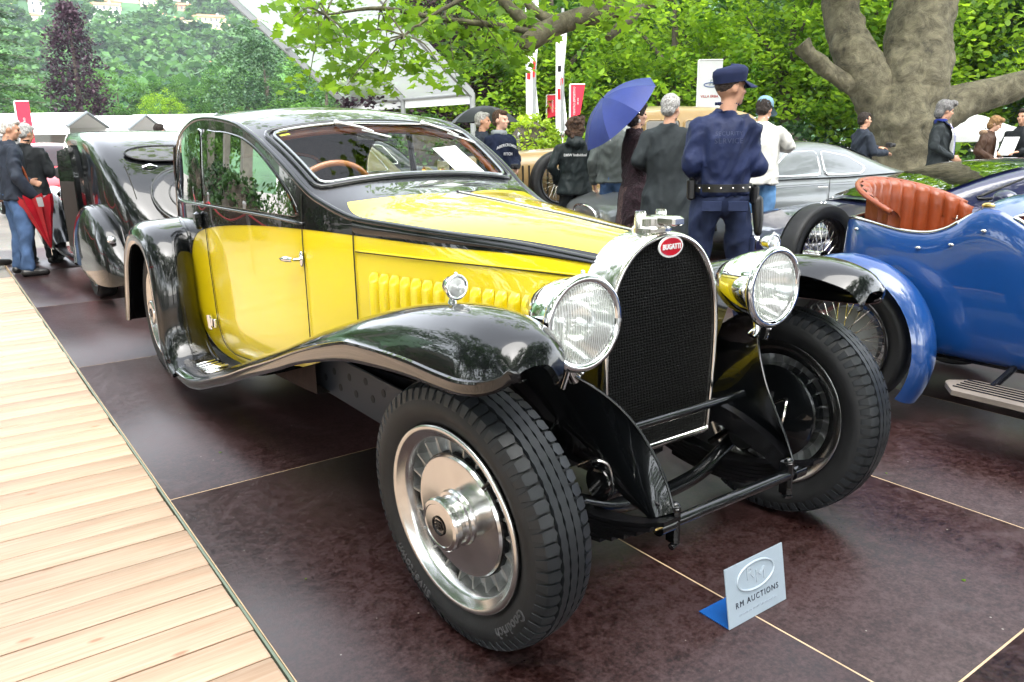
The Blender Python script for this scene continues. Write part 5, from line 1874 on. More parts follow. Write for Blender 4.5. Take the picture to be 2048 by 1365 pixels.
def wire_wheel(parent, loc, R_, wd, rim, outer, rotz=0.0, name='wire_wheel', drum=True, m_rim='black_metal'):
    w = link(bpy.data.objects.new(name, None))
    w.parent = parent
    w.location = loc
    w.rotation_euler = (0, 0, rotz)
    t = MB(); t.lathe(tyre_profile(R_, wd, rim), axis='x', n=64)
    fix_normals(t.build('tyre', 'rubber', w, angle=50))
    r = MB(); r.lathe([(rim + .010, outer * wd * .46), (rim + .006, outer * wd * .50), (rim - .006, outer * wd * .48), (rim - .018, outer * wd * .36), (rim - .024, 0), (rim - .018, -outer * wd * .36), (rim, -outer * wd * .48)], axis='x', n=56)
    fix_normals(r.build('rim', m_rim, w, angle=60))
    sp = MB()
    n = 60
    for k in range(n):
        a = 2 * pi * k / n
        side = 1 if k % 2 else -1
        da = (.42 if (k // 2) % 2 else -.42)
        sp.tube([(outer * (.055 if side > 0 else -.03), .045 * math.cos(a + da), .045 * math.sin(a + da)), (outer * .01 * side, (rim - .016) * math.cos(a), (rim - .016) * math.sin(a))], .0021, 5)
    sp.build('spokes', 'nickel', w)['kind'] = 'stuff'
    h = MB(); h.lathe([(.05, outer * -.05), (.042, outer * .0), (.046, outer * .06), (.040, outer * .085), (.0, outer * .095)], axis='x', n=24); fix_normals(h.build('hub', 'nickel', w))
    if drum:
        d = MB(); d.lathe([(.175, outer * -.05), (.178, outer * -.035), (.17, outer * -.02), (.05, outer * -.015)], axis='x', n=40); d.build('brake_drum', mat('drum_grey', (.24, .25, .25), .5, metal=.5, noise_amt=.2), w)
    return w
def ring_loft(mb, stations, mi=0, caps=True):
    """stations: (y, [(x, z) half outline from bottom centre to top centre]); mirrored and closed"""
    rings = []
    for y, hp_ in stations:
        hp_ = resample(hp_, 22)
        rings.append([(x, y, z) for x, z in hp_] + [(-x, y, z) for x, z in hp_[::-1][1:-1]])
    mb.loft(rings, True, caps, mi)
def half_section(hw, z0, z1, tuck=.9, shoulder=.82, crown=.0, hw_top=None, zb=None):
    """a rounded car-body half outline"""
    ht = hw_top if hw_top is not None else hw * shoulder
    zm = z0 + (z1 - z0) * .55
    pts = [(0, z0), (hw * tuck * .7, z0), (hw * tuck, z0 + .03), (hw * .985, z0 + (zm - z0) * .5), (hw, zm), (hw * .985, zm + (z1 - zm) * .45), (ht + (hw - ht) * .55, zm + (z1 - zm) * .83), (ht, z1 - .005 * 1), (ht * .6, z1 + crown * .7), (0, z1 + crown)]
    return [tuple(p) for p in catmull(pts, 3)]
def smooth_stations(keys, n=5):
    """interpolate rows of numbers along y with a smooth curve"""
    return catmull(keys, n)
def fender_blob(mb, pts, n=14):
    """pontoon fender: (y, x centre, half width, z bottom, z top) stations joined over the top"""
    rows = []
    for y, xc_, hw, z0, z1 in pts:
        row = []
        for k in range(n + 1):
            a = pi * k / n
            ca, sa = math.cos(a), math.sin(a)
            row.append((xc_ + hw * math.copysign(abs(ca) ** .7, ca), y, z0 + (z1 - z0) * abs(sa) ** .7))
        rows.append(row)
    mb.loft(rows, False)

# ======== blue open tourer on the right (frame: x from its centre line)
BL = thing('open_tourer', 'bright blue vintage open tourer with tan leather seats', 'car', (4.37, 1.5, 0))
BO = (0, 1.5, 0)
def BB(mb, name, m, parent=None, angle=40): return mb.build(name, m, parent or BL, BO, angle)
M['blue_paint'] = paint('blue_paint', (0.005, 0.052, 0.215))
bhw = lambda y: float(np.interp(y, _bh[:, 0], _bh[:, 1]))
_bh = catmull([(-.75, .25), (-.3, .30), (.2, .36), (.6, .41), (1.0, .435), (1.5, .448), (1.9, .445), (2.15, .425), (2.32, .39), (2.43, .335), (2.51, .25), (2.56, .13), (2.575, .02)], 6)
_bz = catmull([(-.75, .90), (0, .95), (.5, 1.0), (.66, 1.03), (.74, 1.0), (.82, .95), (1.0, .915), (1.25, .91), (1.45, .94), (1.57, 1.01), (1.66, 1.05), (1.74, 1.05), (1.80, 1.01), (1.88, .95), (1.98, .918), (2.12, .918), (2.3, .945), (2.43, .955), (2.50, .94), (2.575, .91)], 6)
bzt = lambda y: float(np.interp(y, _bz[:, 0], _bz[:, 1]))
s = MB()
for sg in (-1, 1):
    rows = []
    for y in list(np.linspace(-.75, 2.3, 70)) + list(2.3 + .273 * (1 - (1 - np.linspace(.05, 1, 14)) ** 1.6)):
        h_, z1 = bhw(y), bzt(y)
        zb = .31 + .20 * smooth01((y - 2.1) / .47)
        prof = [(.62, zb), (.88, zb + .015), (.965, zb + .09), (1.0, zb + .25), (1.005, zb + (z1 - zb) * .62), (.975, z1 - .09), (.935, z1 - .02), (.90, z1)]
        rows.append([(sg * h_ * a, y, z) for a, z in catmull(prof, 3)])
    s.loft(rows, False)
# decks: tail, bridge between cockpits, scuttle and bonnet
def deck(mb, y0, y1, n, crown_):
    rows = []
    for y in np.linspace(y0, y1, n):
        h_, z1 = bhw(y) * .90, bzt(y)
        c = crown_(y)
        rows.append([(h_ * q, y, z1 + c * (1 - abs(q) ** 2.2)) for q in np.linspace(-1, 1, 17)])
    mb.loft(rows, False)
deck(s, -.75, .70, 14, lambda y: np.interp(y, [-.75, .7], [.06, .10]))
deck(s, 1.59, 1.84, 8, lambda y: .05)
deck(s, 2.47, 2.573, 6, lambda y: .01)
BB(s, 'body', 'blue_paint', angle=50)
u = MB(); u.box((0, 1.1, .30), (.62, 2.7, .03)); BB(u, 'undertray', 'black_metal')
# polished rims of both cockpits
for y0, y1 in ((.70, 1.59), (1.84, 2.47)):
    ys_ = np.linspace(y0, y1, 24)
    left = [(-bhw(y) * .905, y, bzt(y) + .003) for y in ys_]
    right = [(bhw(y) * .905, y, bzt(y) + .003) for y in ys_[::-1]]
    fr = [(x, y0, bzt(y0) + .05 * (1 - abs(x / bhw(y0) / .9) ** 2.2)) for x in np.linspace(bhw(y0) * .88, -bhw(y0) * .88, 11)]
    bk = [(x, y1 + .0, bzt(y1) + .02 * (1 - abs(x / bhw(y1) / .9) ** 2.2)) for x in np.linspace(-bhw(y1) * .88, bhw(y1) * .88, 11)]
    t = MB(); t.tube(left + bk + right + fr, .0095, 8, closed=True, flat=1.0); BB(t, 'cockpit_rim', 'nickel', angle=180)
    for sg in (-1, 1):
        wdt = MB()
        wdt.loft([[(sg * bhw(y) * .915, y, bzt(y) - .004), (sg * bhw(y) * .90, y, bzt(y) + .0), (sg * (bhw(y) * .90 - .03), y, bzt(y) - .006)] for y in ys_], False)
        BB(wdt, 'rim_plate', 'nickel', angle=180)
# tan interior and pleated seats
for y0, y1 in ((.68, 1.60), (1.82, 2.50)):
    i_ = MB()
    for sg in (-1, 1): i_.loft([[(sg * (bhw(y) * .90 - .025), y, bzt(y) - .01), (sg * (bhw(y) * .9 - .03), y, .6), (sg * .1, y, .45), (0, y, .45)] for y in np.linspace(y0, y1, 16)], False)
    BB(i_, 'cockpit_lining', 'leather_tan', angle=50)
def pleated_seat(yc, rx, ry, zb, zt, n, name):
    S = link(bpy.data.objects.new(name, None)); S.parent = BL; S.location = (0, yc - BO[1], 0)
    for k in range(n):
        a0, a1 = pi * (k / n), pi * ((k + 1) / n)
        rows = []
        for j in range(9):
            q = j / 8
            row = []
            for u_ in np.linspace(0, 1, 7):
                a = a0 + (a1 - a0) * u_
                back = max(0, (math.sin(a) + .35) / 1.35) ** .8
                zt_ = zb + (zt - zb) * (.50 + .50 * back)
                bul = .024 * math.sin(pi * u_) ** .7
                top_r = max(0, (q - .72) / .28)
                r = 1 - bul / rx - .02 * q
                z = zb + (zt_ - zb) * (min(q, .72) / .72 * .90 + .10 * math.sin(top_r * pi / 2))
                out = 1 + .16 * back * (1 - math.cos(top_r * pi / 2)) if top_r > 0 else 1
                row.append((rx * r * out * math.cos(a), (ry * r * out) * math.sin(a), z))
            rows.append(row)
        m_ = MB(); m_.loft(rows, False); m_.build('seat_pleat', 'leather_tan', S, angle=60)
    rl = []
    for a in np.linspace(.12, pi - .12, 40):
        back = max(0, (math.sin(a) + .35) / 1.35) ** .8
        o_ = 1 + .16 * back - .02
        rl.append((rx * o_ * math.cos(a), ry * o_ * math.sin(a), zb + (zt - zb) * (.50 + .50 * back) - .006))
    c = MB(); c.tube(rl, .015, 8); c.build('seat_roll', 'leather_tan', S, angle=180)
    c = MB(); c.bevel_box((0, -.02, zb + .02), (rx * 1.7, ry * 1.5, .16), .05); c.build('seat_cushion', 'leather_tan', S)
    return S
pleated_seat(2.13, .385, .36, .66, 1.155, 15, 'rear_seat')
pleated_seat(1.22, .36, .34, .62, 1.02, 13, 'front_seat')
# fasteners, badge, petrol flap
for sg in (-1, 1):
    for y, dz in ((2.38, -.05), (2.0, -.07), (1.84, -.10), (1.70, -.10), (1.5, -.14)):
        f_ = MB(); f_.sphere((sg * bhw(y) * .985, y, bzt(y) + dz), .011, 8, 6, (.6, 1.2, .8)); BB(f_, 'hood_fastener', 'nickel')
f_ = MB(); f_.sphere((-.38, 1.72, 1.066), .026, 12, 6, (.35, 1.2, .6)); BB(f_, 'body_badge', 'brass')
# rear fenders, running board, wheels
def cycle_fender(cy_, cz_, x0, x1, R0, a0, a1, name):
    f_ = MB(); rows = []
    for a in np.linspace(a0, a1, 30):
        row = []
        for q in np.linspace(0, 1, 11):
            x = x0 + (x1 - x0) * q
            bul = .055 * math.sin(pi * min(1, max(0, q))) ** .6
            r = R0 + bul + .03 * max(0, (a - pi * .75))
            row.append((x, cy_ - r * math.cos(a), cz_ + r * math.sin(a)))
        rows.append(row)
    f_.loft(rows, False)
    o = BB(f_, name, 'blue_paint', angle=180)
    return o
for sg in (-1, 1):
    cycle_fender(2.24, .35, sg * .50, sg * .70, .405, rad(-32), rad(188), 'rear_fender')
    f_ = MB()
    rows = []
    for y in np.linspace(1.66, -.1, 24):
        e = min(1, (1.66 - y) / .08)
        w_ = math.sqrt(max(.02, 1 - (1 - e) ** 2))
        xc_ = .70
        rows.append([(sg * (xc_ - .115 * w_), y, .262), (sg * (xc_ - .115 * w_), y, .285), (sg * (xc_ - .10 * w_), y, .29), (sg * (xc_ + .10 * w_), y, .29), (sg * (xc_ + .115 * w_), y, .285), (sg * (xc_ + .115 * w_), y, .262)])
    f_.loft(rows, True, True)
    rbd = BB(f_, 'running_board', mat('board_top', (.20, .17, .145), .4, noise_amt=.15))
    for k in range(5):
        f_ = MB(); f_.box((sg * (.63 + k * .035), .8, .292), (.008, 1.6, .004)); BB(f_, 'tread_strip', 'black_metal', rbd)
    for yb in (1.5, .4):
        f_ = MB(); f_.tube([(sg * .64, yb, .27), (sg * .41, yb, .33)], .016, 8); BB(f_, 'board_bracket', 'black_metal')
    wire_wheel(BL, (sg * .60, 2.24 - 1.5, .355), .355, .13, .255, sg, m_rim='black_metal')
    wire_wheel(BL, (sg * .60, -.55 - 1.5, .355), .355, .13, .255, sg, m_rim='black_metal')
    cf = cycle_fender(-.55, .35, sg * .50, sg * .70, .405, rad(20), rad(190), 'front_fender')
sp_w = wire_wheel(BL, (0, 2.84 - 1.5, .66), .345, .13, .25, 1, rotz=rad(90), name='spare_wheel', drum=False)
b = MB(); b.tube([(0, 2.52, .64), (0, 2.82, .66)], .03, 10); BB(b, 'spare_mount', 'black_metal')
r_ = MB(); r_.loft([[(x * k, -.76 - d, .62 + z * k) for x, z in [(.24 * math.cos(a), .30 * math.sin(a)) for a in np.linspace(0, 2 * pi, 32, endpoint=False)]] for k, d in ((1, 0), (1.02, .04), (.93, .05), (.92, .02))], True); BB(r_, 'radiator_shell', 'nickel')
b = MB(); b.tube(catmull([(-.42, .72, 1.0), (-.40, .68, 1.16), (-.2, .62, 1.20), (.2, .62, 1.20), (.40, .68, 1.16), (.42, .72, 1.0)], 5), .008, 8); BB(b, 'aero_screen_frame', 'nickel', angle=180)

M['rear_glass'] = mat('rear_glass', (.030, .029, .026), .08, coat=1, noise_amt=.7, noise_scale=6)
# ======== black saloon ahead, its tail towards the camera
BS = thing('black_saloon', 'glossy black vintage saloon with fastback tail and spare wheel cover', 'car', (1.82, 9.8, 0))
SO = (0, 9.8, 0)
def SB(mb, name, m, parent=None, angle=40): return mb.build(name, m, parent or BS, SO, angle)
K = smooth_stations([  # y, half width, z bottom, z top, top half width
    (7.28, .22, .42, .60, .12), (7.34, .36, .38, .72, .28), (7.5, .49, .34, .94, .43), (7.8, .56, .31, 1.18, .51), (8.2, .595, .30, 1.38, .55), (8.7, .605, .30, 1.49, .565), (9.2, .605, .30, 1.52, .57), (9.9, .60, .30, 1.51, .57),
    (10.3, .59, .30, 1.43, .53), (10.55, .62, .30, 1.22, .50), (10.75, .60, .32, 1.06, .44), (11.2, .52, .36, 1.04, .32), (11.8, .42, .40, 1.02, .26), (12.35, .30, .44, .99, .20)], 5)
s = MB()
def saloon_half(r): return half_section(r[1], r[2], r[3], .9, .8, .018, r[4])
ring_loft(s, [(r[0], saloon_half(r)) for r in K])
SBODY = SB(s, 'body', 'black_paint', angle=180)
fix_normals(SBODY)
def tail_z(y, x):
    r = [float(np.interp(y, K[:, 0], K[:, k])) for k in range(5)]
    h_ = np.array(saloon_half(r))
    k = int(np.argmax(h_[:, 0]))
    up_ = h_[k:][::-1]
    return float(np.interp(abs(x), up_[:, 0], up_[:, 1]))
rows = []
for q in np.linspace(0, 2 * pi, 40, endpoint=False):
    x, y = .36 * math.copysign(abs(math.cos(q)) ** .85, math.cos(q)), 7.99 + .13 * math.sin(q)
    rows.append((x, y - .012, tail_z(y, x) + .016))
w = MB()
w.add(rows + [(0, 7.975, tail_z(7.99, 0) + .018)], [(k, (k + 1) % 40, 40) for k in range(40)])
RW = SB(w, 'rear_window', 'rear_glass', angle=180)
w = MB(); w.tube(rows, .011, 8, closed=True); SB(w, 'window_frame', 'black_metal', RW, angle=180)
c = MB()
Rt = Matrix.Rotation(rad(47), 3, 'X')
cc = Vector((.06, 7.52, .915))
c.lathe([(.34, .0), (.345, .03), (.33, .055), (.27, .065), (.20, .06), (.12, .085), (.0, .095)], cc, 'z', 48, M3=Rt)
SB(c, 'spare_wheel_cover', 'black_paint', angle=180)
for rr, hh in ((.335, .05), (.19, .066)):
    c = MB(); c.tube([cc + Rt @ Vector((rr * math.cos(a), rr * math.sin(a), hh)) for a in np.linspace(0, 2 * pi, 40, endpoint=False)], .007, 8, closed=True); SB(c, 'cover_ring', 'black_paint', angle=180)
c = MB(); zt_ = tail_z(7.80, 0) + .022
c.tube([(-.26, 7.80, zt_ - .02), (-.2, 7.785, zt_), (-.14, 7.80, zt_ - .02)], .012, 8); SB(c, 'boot_handle', 'chrome')
c = MB(); c.tube([(-.40, y_, tail_z(y_, .40) + .003) for y_ in np.linspace(7.84, 7.50, 12)] , .004, 6); c.mirror_x(); SB(c, 'boot_seam', 'dark_gap')
for sg in (-1, 1):
    f_ = MB()
    fender_blob(f_, smooth_stations([(7.42, sg * .54, .05, .22, .36), (7.52, sg * .57, .12, .20, .52), (7.7, sg * .60, .15, .20, .70), (8.0, sg * .62, .16, .21, .83), (8.3, sg * .63, .165, .28, .87), (8.6, sg * .64, .16, .30, .79), (8.85, sg * .64, .15, .26, .55), (9.0, sg * .64, .13, .24, .36)], 4))
    o = SB(f_, 'rear_fender', 'black_paint', angle=180); fix_normals(o)
    f_ = MB(); f_.tube([(sg * .53, y, z) for y, z in catmull([(7.45, .38), (7.6, .66), (7.85, .82), (8.2, .90), (8.55, .86), (8.85, .66)], 5)], .010, 8); SB(f_, 'fender_bead', 'black_paint', o, angle=180)
    f_ = MB(); f_.lathe([(0, -.02), (.03, -.015), (.036, 0), (.036, .03)], (sg * .63, 7.55, .60), 'y', 20); SB(f_, 'reflector', 'chrome', o)
    t_ = MB(); t_.bevel_box((sg * .50, 7.385, .48), (.07, .07, .13), .03); tl = SB(t_, 'tail_lamp', 'chrome')
    for dz in (-.028, .028):
        t_ = MB(); t_.sphere((sg * .50, 7.348, .48 + dz), .019, 12, 8, (1, .5, 1)); SB(t_, 'lamp_glass', 'red_lens', tl)
    f_ = MB()
    fender_blob(f_, smooth_stations([(10.4, sg * .66, .13, .24, .32), (10.7, sg * .67, .15, .24, .45), (11.0, sg * .67, .17, .26, .68), (11.3, sg * .67, .175, .34, .83), (11.6, sg * .67, .17, .40, .86), (11.85, sg * .66, .15, .45, .78), (12.0, sg * .64, .11, .5, .64), (12.05, sg * .63, .06, .5, .56)], 4))
    o = SB(f_, 'front_fender', 'black_paint', angle=180); fix_normals(o)
    f_ = MB(); f_.bevel_box((sg * .65, 9.7, .25), (.24, 1.5, .04), .01); SB(f_, 'running_board', 'black_metal')
    wheel_basic(BS, (sg * .64, 8.24 - 9.8, .36), .36, .16, .25, sg, 'black_paint', solid=True)
    wheel_basic(BS, (sg * .66, 11.43 - 9.8, .36), .36, .16, .25, sg, 'black_paint', solid=True)
    h_ = MB(); h_.lathe([(0, -.14), (.05, -.12), (.085, -.05), (.095, 0)], (sg * .50, 12.2, .78), 'y', 24); SB(h_, 'headlamp', 'chrome')
    w = MB()
    wp = [(8.95, 1.12), (9.6, 1.12), (9.62, 1.40), (9.0, 1.38), (8.86, 1.30)]
    if sg > 0: pass
    def sw(y, z):
        r = [float(np.interp(y, K[:, 0], K[:, k])) for k in range(5)]
        f = (z - 1.0) / (r[3] - 1.0)
        return r[1] * .985 + (r[4] - r[1]) * f ** 1.5 * .62
    for wp in ([(8.80, 1.10), (9.45, 1.10), (9.45, 1.40), (9.05, 1.40), (8.86, 1.30)], [(9.53, 1.10), (10.3, 1.10), (10.22, 1.36), (9.53, 1.40)]):
        w = MB(); q = resample(wp, 30, True)
        w.add([(sg * (sw(y, z) + .012), y, z) for y, z in q], [tuple(range(30))]); SB(w, 'side_window', 'dark_pane', angle=None)
# left door standing open
d = MB()
dp = [(0, .34), (.86, .34), (.90, .6), (.90, 1.08), (.82, 1.34), (.12, 1.38), (0, 1.1)]
hing = (-.62, 8.95); ang = rad(200)
ux = Vector((math.cos(rad(106)), math.sin(rad(106)), 0))
nx = Vector((-ux.y, ux.x, 0))
d.prism([tuple(p) for p in resample(dp, 40, True)], .05, lambda a, b_, c_: Vector((hing[0], hing[1], b_)) + ux * a * .38 + nx * c_)
DO = SB(d, 'open_door', 'black_paint'); fix_normals(DO)
d = MB(); d.prism([(.04, .40), (.82, .40), (.86, 1.05), (.04, 1.05)], .004, lambda a, b_, c_: Vector((hing[0], hing[1], b_)) + ux * a * .38 + nx * (.0505 + c_)); SB(d, 'door_card', 'leather_black', DO)

# ======== modern two-door bodies
def coupe(label, name, loc, rotz, paint_m, L, keys, gh, wins, chrome_m='chrome', glass_m='dark_pane', wheel_y=(.9, -1.55), hw_axle=.72, R_=.33, scale=1.0):
    """keys: y, half width, z bottom, z deck, deck half width (front at -y); gh: y, half width at belt, z belt, z roof, half width at roof; wins: lists of (y, z)"""
    T = thing(name, label, 'car', loc, rotz)
    K = smooth_stations(keys, 5)
    s = MB(); ring_loft(s, [(r[0], half_section(r[1], r[2], r[3], .92, .86, .02, r[4])) for r in K])
    fix_normals(s.build('body', paint_m, T, angle=180))
    Gk = smooth_stations(gh, 5)
    s = MB(); rows = []
    def gx(y, z):
        r = [float(np.interp(y, Gk[:, 0], Gk[:, k])) for k in range(5)]
        f = min(1, max(0, (z - r[2]) / max(.02, r[3] - r[2])))
        return r[1] + (r[4] - r[1]) * f ** 1.25
    for r in Gk:
        y, hb, zb, zr, ht = r
        prof = [(hb, zb), (hb + (ht - hb) * .12, zb + (zr - zb) * .25), (hb + (ht - hb) * .42, zb + (zr - zb) * .6), (hb + (ht - hb) * .75, zb + (zr - zb) * .86), (ht * .93, zr - .004), (ht * .6, zr + .018), (0, zr + .03)]
        P_ = resample(catmull(prof, 4), 16)
        rows.append([(x, y, z) for x, z in P_] + [(-x, y, z) for x, z in P_[::-1][1:]])
    s.loft(rows, False)
    fix_normals(s.build('roof', paint_m, T, angle=180))
    for sg in (-1, 1):
        for wp in wins['side']:
            q = resample(round_poly(wp, .05), 40, True)
            w = MB(); w.add([(sg * (gx(y, z) + .006), y, z) for y, z in q], [tuple(range(40))])
            W_ = w.build('side_window', glass_m, T, angle=None)
            w = MB(); w.tube([(sg * (gx(y, z) + .006), y, z) for y, z in q], .014, 8, closed=True); w.build('window_trim', chrome_m, W_, angle=180)
    for nm_, (y0, y1, k0) in (('windscreen', wins['front']), ('rear_window', wins['rear'])):
        w = MB(); rows = []
        for y in np.linspace(y0, y1, 7):
            r = [float(np.interp(y, Gk[:, 0], Gk[:, k])) for k in range(5)]
            rows.append([(r[4] * .92 * q, y, r[3] + .034 - .016 * abs(q) ** 2.2) for q in np.linspace(-1, 1, 13)])
        w.loft(rows, False)
        w.build(nm_, glass_m, T, angle=180)
    for sg in (-1, 1):
        for y in wheel_y: wheel_basic(T, (sg * hw_axle, y, R_), R_, .20, R_ * .66, sg, 'alloy', 7)
        for y in wheel_y:
            a_ = MB(); a_.tube([(sg * (hw_axle + .10), y + (R_ + .04) * math.cos(t), R_ + (R_ + .04) * math.sin(t)) for t in np.linspace(.1, pi - .1, 18)], .028, 8); a_.build('wheel_arch', 'black_plain', T, angle=180)
    return T, K, gx
M['painted_sky_glass'] = mat('painted_sky_glass', (.33, .38, .39), .06, coat=1, noise_amt=.15, noise_scale=2)  # pale base colour paints in the sky that the car windows reflect
M['silver_paint'] = mat('silver_paint', (0.155, 0.168, 0.172), .3, metal=.3, coat=1.0, noise_amt=.02)
M['midnight_paint'] = paint('midnight_paint', (0.006, 0.008, 0.045))
# silver grand tourer
dirv = (4.85, -1.0)
rz = math.atan2(dirv[1], dirv[0]) - pi / 2
cxy = (8.38, 6.45)
GT, KG, gxG = coupe('silver grey fastback coupe with chrome window surrounds behind the policeman', 'silver_coupe', (*cxy, 0), rz, 'silver_paint', 4.7,
    [(-2.36, .52, .32, .60, .40), (-2.28, .68, .26, .68, .52), (-2.0, .78, .22, .78, .60), (-1.5, .82, .20, .84, .64), (-.8, .83, .20, .88, .66), (0, .83, .20, .90, .68), (.8, .83, .20, .90, .68), (1.5, .82, .21, .92, .64), (2.0, .77, .25, .92, .60), (2.28, .68, .30, .88, .54), (2.36, .55, .36, .80, .44)],
    [(-.95, .70, .86, .88, .66), (-.55, .72, .88, 1.08, .60), (-.25, .725, .89, 1.21, .56), (.1, .73, .90, 1.29, .55), (.5, .73, .90, 1.305, .55), (.9, .725, .90, 1.26, .54), (1.3, .71, .91, 1.15, .52), (1.7, .68, .92, 1.02, .50), (2.0, .62, .92, .94, .46)],
    {'side': [[(-.42, .93), (.42, .93), (.42, 1.21), (.0, 1.20)], [(.49, .93), (1.08, .93), (1.20, 1.00), (.92, 1.14), (.49, 1.21)]], 'front': (-.92, -.28, 0), 'rear': (.98, 1.66, 0)}, glass_m='painted_sky_glass')
for sg in (-1, 1):
    h_ = MB(); h_.lathe([(0, -.05), (.07, -.045), (.10, -.01), (.105, .04)], (sg * .60, -2.20, .62), 'y', 24); h_.build('headlamp', 'chrome', GT, angle=60)
    h_ = MB(); h_.lathe([(0, -.04), (.06, -.035), (.075, 0)], (sg * .60, -2.23, .42), 'y', 20); h_.build('fog_lamp', 'chrome', GT, angle=60)
    h_ = MB(); h_.tube([(sg * .835, .28, .80), (sg * .845, .42, .795)], .013, 8); h_.build('door_handle', 'chrome', GT)
    h_ = MB(); h_.tube([(sg * (.832), .47, z) for z in np.linspace(.28, .90, 8)], .004, 5); h_.tube([(sg * .832, -.72, z) for z in np.linspace(.28, .86, 8)], .004, 5); h_.build('door_seam', 'dark_gap', GT)
    h_ = MB(); h_.tube([(sg * .80, y, z) for y, z in ((-2.0, .74), (-.8, .82), (.5, .84), (1.6, .84), (2.1, .82))], .006, 6); h_.build('body_crease', 'silver_paint', GT)
h_ = MB(); h_.tube(catmull([(-.72, -2.26, .36), (-.5, -2.40, .36), (0, -2.44, .36), (.5, -2.40, .36), (.72, -2.26, .36)], 5), .035, 10); h_.build('front_bumper', 'chrome', GT, angle=180)
h_ = MB(); h_.tube(catmull([(-.26, -2.38, .48), (-.2, -2.41, .62), (0, -2.42, .66), (.2, -2.41, .62), (.26, -2.38, .48), (0, -2.42, .44), (-.26, -2.38, .48)], 4), .018, 8); h_.build('grille_surround', 'chrome', GT, angle=180)
h_ = MB(); h_.tube(catmull([(-.6, 2.30, .45), (0, 2.42, .45), (.6, 2.30, .45)], 6), .03, 8); h_.build('rear_bumper', 'chrome', GT, angle=180)
# midnight blue modern coupe, nose to the left behind the blue tourer
rz2 = rad(-30) - pi / 2
MC, KM, gxM = coupe('midnight blue modern coupe with dark glass behind the blue tourer', 'modern_coupe', (7.85, 3.45, 0), rz2, 'midnight_paint', 4.4,
    [(-2.20, .50, .30, .50, .42), (-2.10, .72, .22, .60, .58), (-1.8, .86, .18, .72, .66), (-1.3, .90, .17, .80, .70), (-.7, .91, .17, .86, .72), (0, .91, .17, .89, .74), (.8, .91, .17, .92, .74), (1.4, .90, .18, .95, .72), (1.9, .86, .22, .95, .68), (2.15, .74, .30, .90, .60), (2.2, .6, .36, .82, .5)],
    [(-1.15, .70, .82, .84, .70), (-.7, .74, .85, 1.00, .66), (-.3, .755, .87, 1.12, .62), (.1, .76, .885, 1.195, .60), (.6, .755, .90, 1.215, .59), (1.1, .74, .92, 1.16, .57), (1.6, .70, .94, 1.04, .55), (1.95, .64, .95, .97, .5)],
    {'side': [[(-.62, .92), (.36, .93), (.36, 1.14), (.0, 1.13)], [(.43, .935), (1.12, .96), (.95, 1.10), (.43, 1.145)]], 'front': (-1.1, -.02, 0), 'rear': (1.0, 1.7, 0)}, chrome_m='black_metal', wheel_y=(-1.36, 1.36), hw_axle=.80, R_=.34)
MC.scale = (1, 1, .94)
for sg in (-1, 1):
    h_ = MB(); h_.sphere((sg * 1.02, -.55, .95), .11, 14, 8, (1.0, .7, .62)); h_.tube([(sg * .86, -.55, .90), (sg * .98, -.55, .93)], .02, 8); h_.build('door_mirror', 'midnight_paint', MC, angle=60)
    h_ = MB(); h_.sphere((sg * .66, -1.92, .64), .15, 16, 8, (1.1, 1.1, .42), M3=Matrix.Rotation(rad(sg * 22), 3, 'Z')); hl = h_.build('headlamp', mat('lamp_cover', (.05, .055, .06), .05, coat=1), MC, angle=180)
    for q in (-.05, .05):
        r_ = MB(); r_.tube([(sg * (.66 + q) + .045 * math.cos(a), -2.035 + abs(q) * .5, .66 + .035 * math.sin(a)) for a in np.linspace(0, 2 * pi, 20, endpoint=False)], .006, 6, closed=True); r_.build('light_ring', 'chrome', hl, angle=180)
for sg in (-1, 1):
    h_ = MB(); h_.bevel_box((sg * .09, -2.19, .48), (.14, .05, .16), .03); h_.build('grille', 'chrome', MC)
# ======== tan vintage saloon, side mounted spare, seen from its flank
M['tan_paint'] = mat('tan_paint', (0.30, 0.20, 0.085), .35, coat=.6, noise_amt=.06)
M['brown_paint'] = mat('brown_paint', (0.12, 0.052, 0.012), .3, coat=.8)
rz3 = math.atan2(-1.0, 4.4) - pi / 2
TS = thing('tan_saloon', 'tan vintage saloon with side mounted spare wheel and louvred bonnet', 'car', (7.52, 8.62, 0), rz3)
s = MB()
ring_loft(s, [(r[0], half_section(r[1], r[2], r[3], .95, .88, .03, r[4])) for r in smooth_stations([(-2.0, .30, .55, 1.12, .22), (-1.6, .36, .50, 1.17, .27), (-.9, .44, .48, 1.22, .33), (-.3, .50, .46, 1.25, .40), (.1, .56, .45, 1.26, .48), (.6, .64, .42, 1.27, .60), (1.6, .66, .42, 1.27, .62), (2.5, .62, .45, 1.25, .56), (2.7, .5, .5, 1.15, .4)], 4)])
fix_normals(s.build('body', 'tan_paint', TS, angle=60))
s = MB(); s.loft([[(x, y, z) for x, z in catmull([(hb, 1.25), (hb * .99, 1.5), (hb * .95, zr - .06), (hb * .8, zr), (0, zr + .04), (-hb * .8, zr), (-hb * .95, zr - .06), (-hb * .99, 1.5), (-hb, 1.25)], 4)] for y, hb, zr in catmull([(.42, .60, 1.70), (.6, .62, 1.76), (1.2, .65, 1.79), (2.0, .64, 1.77), (2.45, .60, 1.68), (2.6, .54, 1.5)], 4)], False)
s.build('roof', 'tan_paint', TS, angle=60)
w = MB(); w.box((0, .46, 1.47), (1.16, .015, .42)); w.build('windscreen', 'painted_sky_glass', TS, angle=None)
w = MB(); w.box((0, .44, 1.68), (1.22, .05, .10)); w.build('sun_visor', 'tan_paint', TS, angle=None)
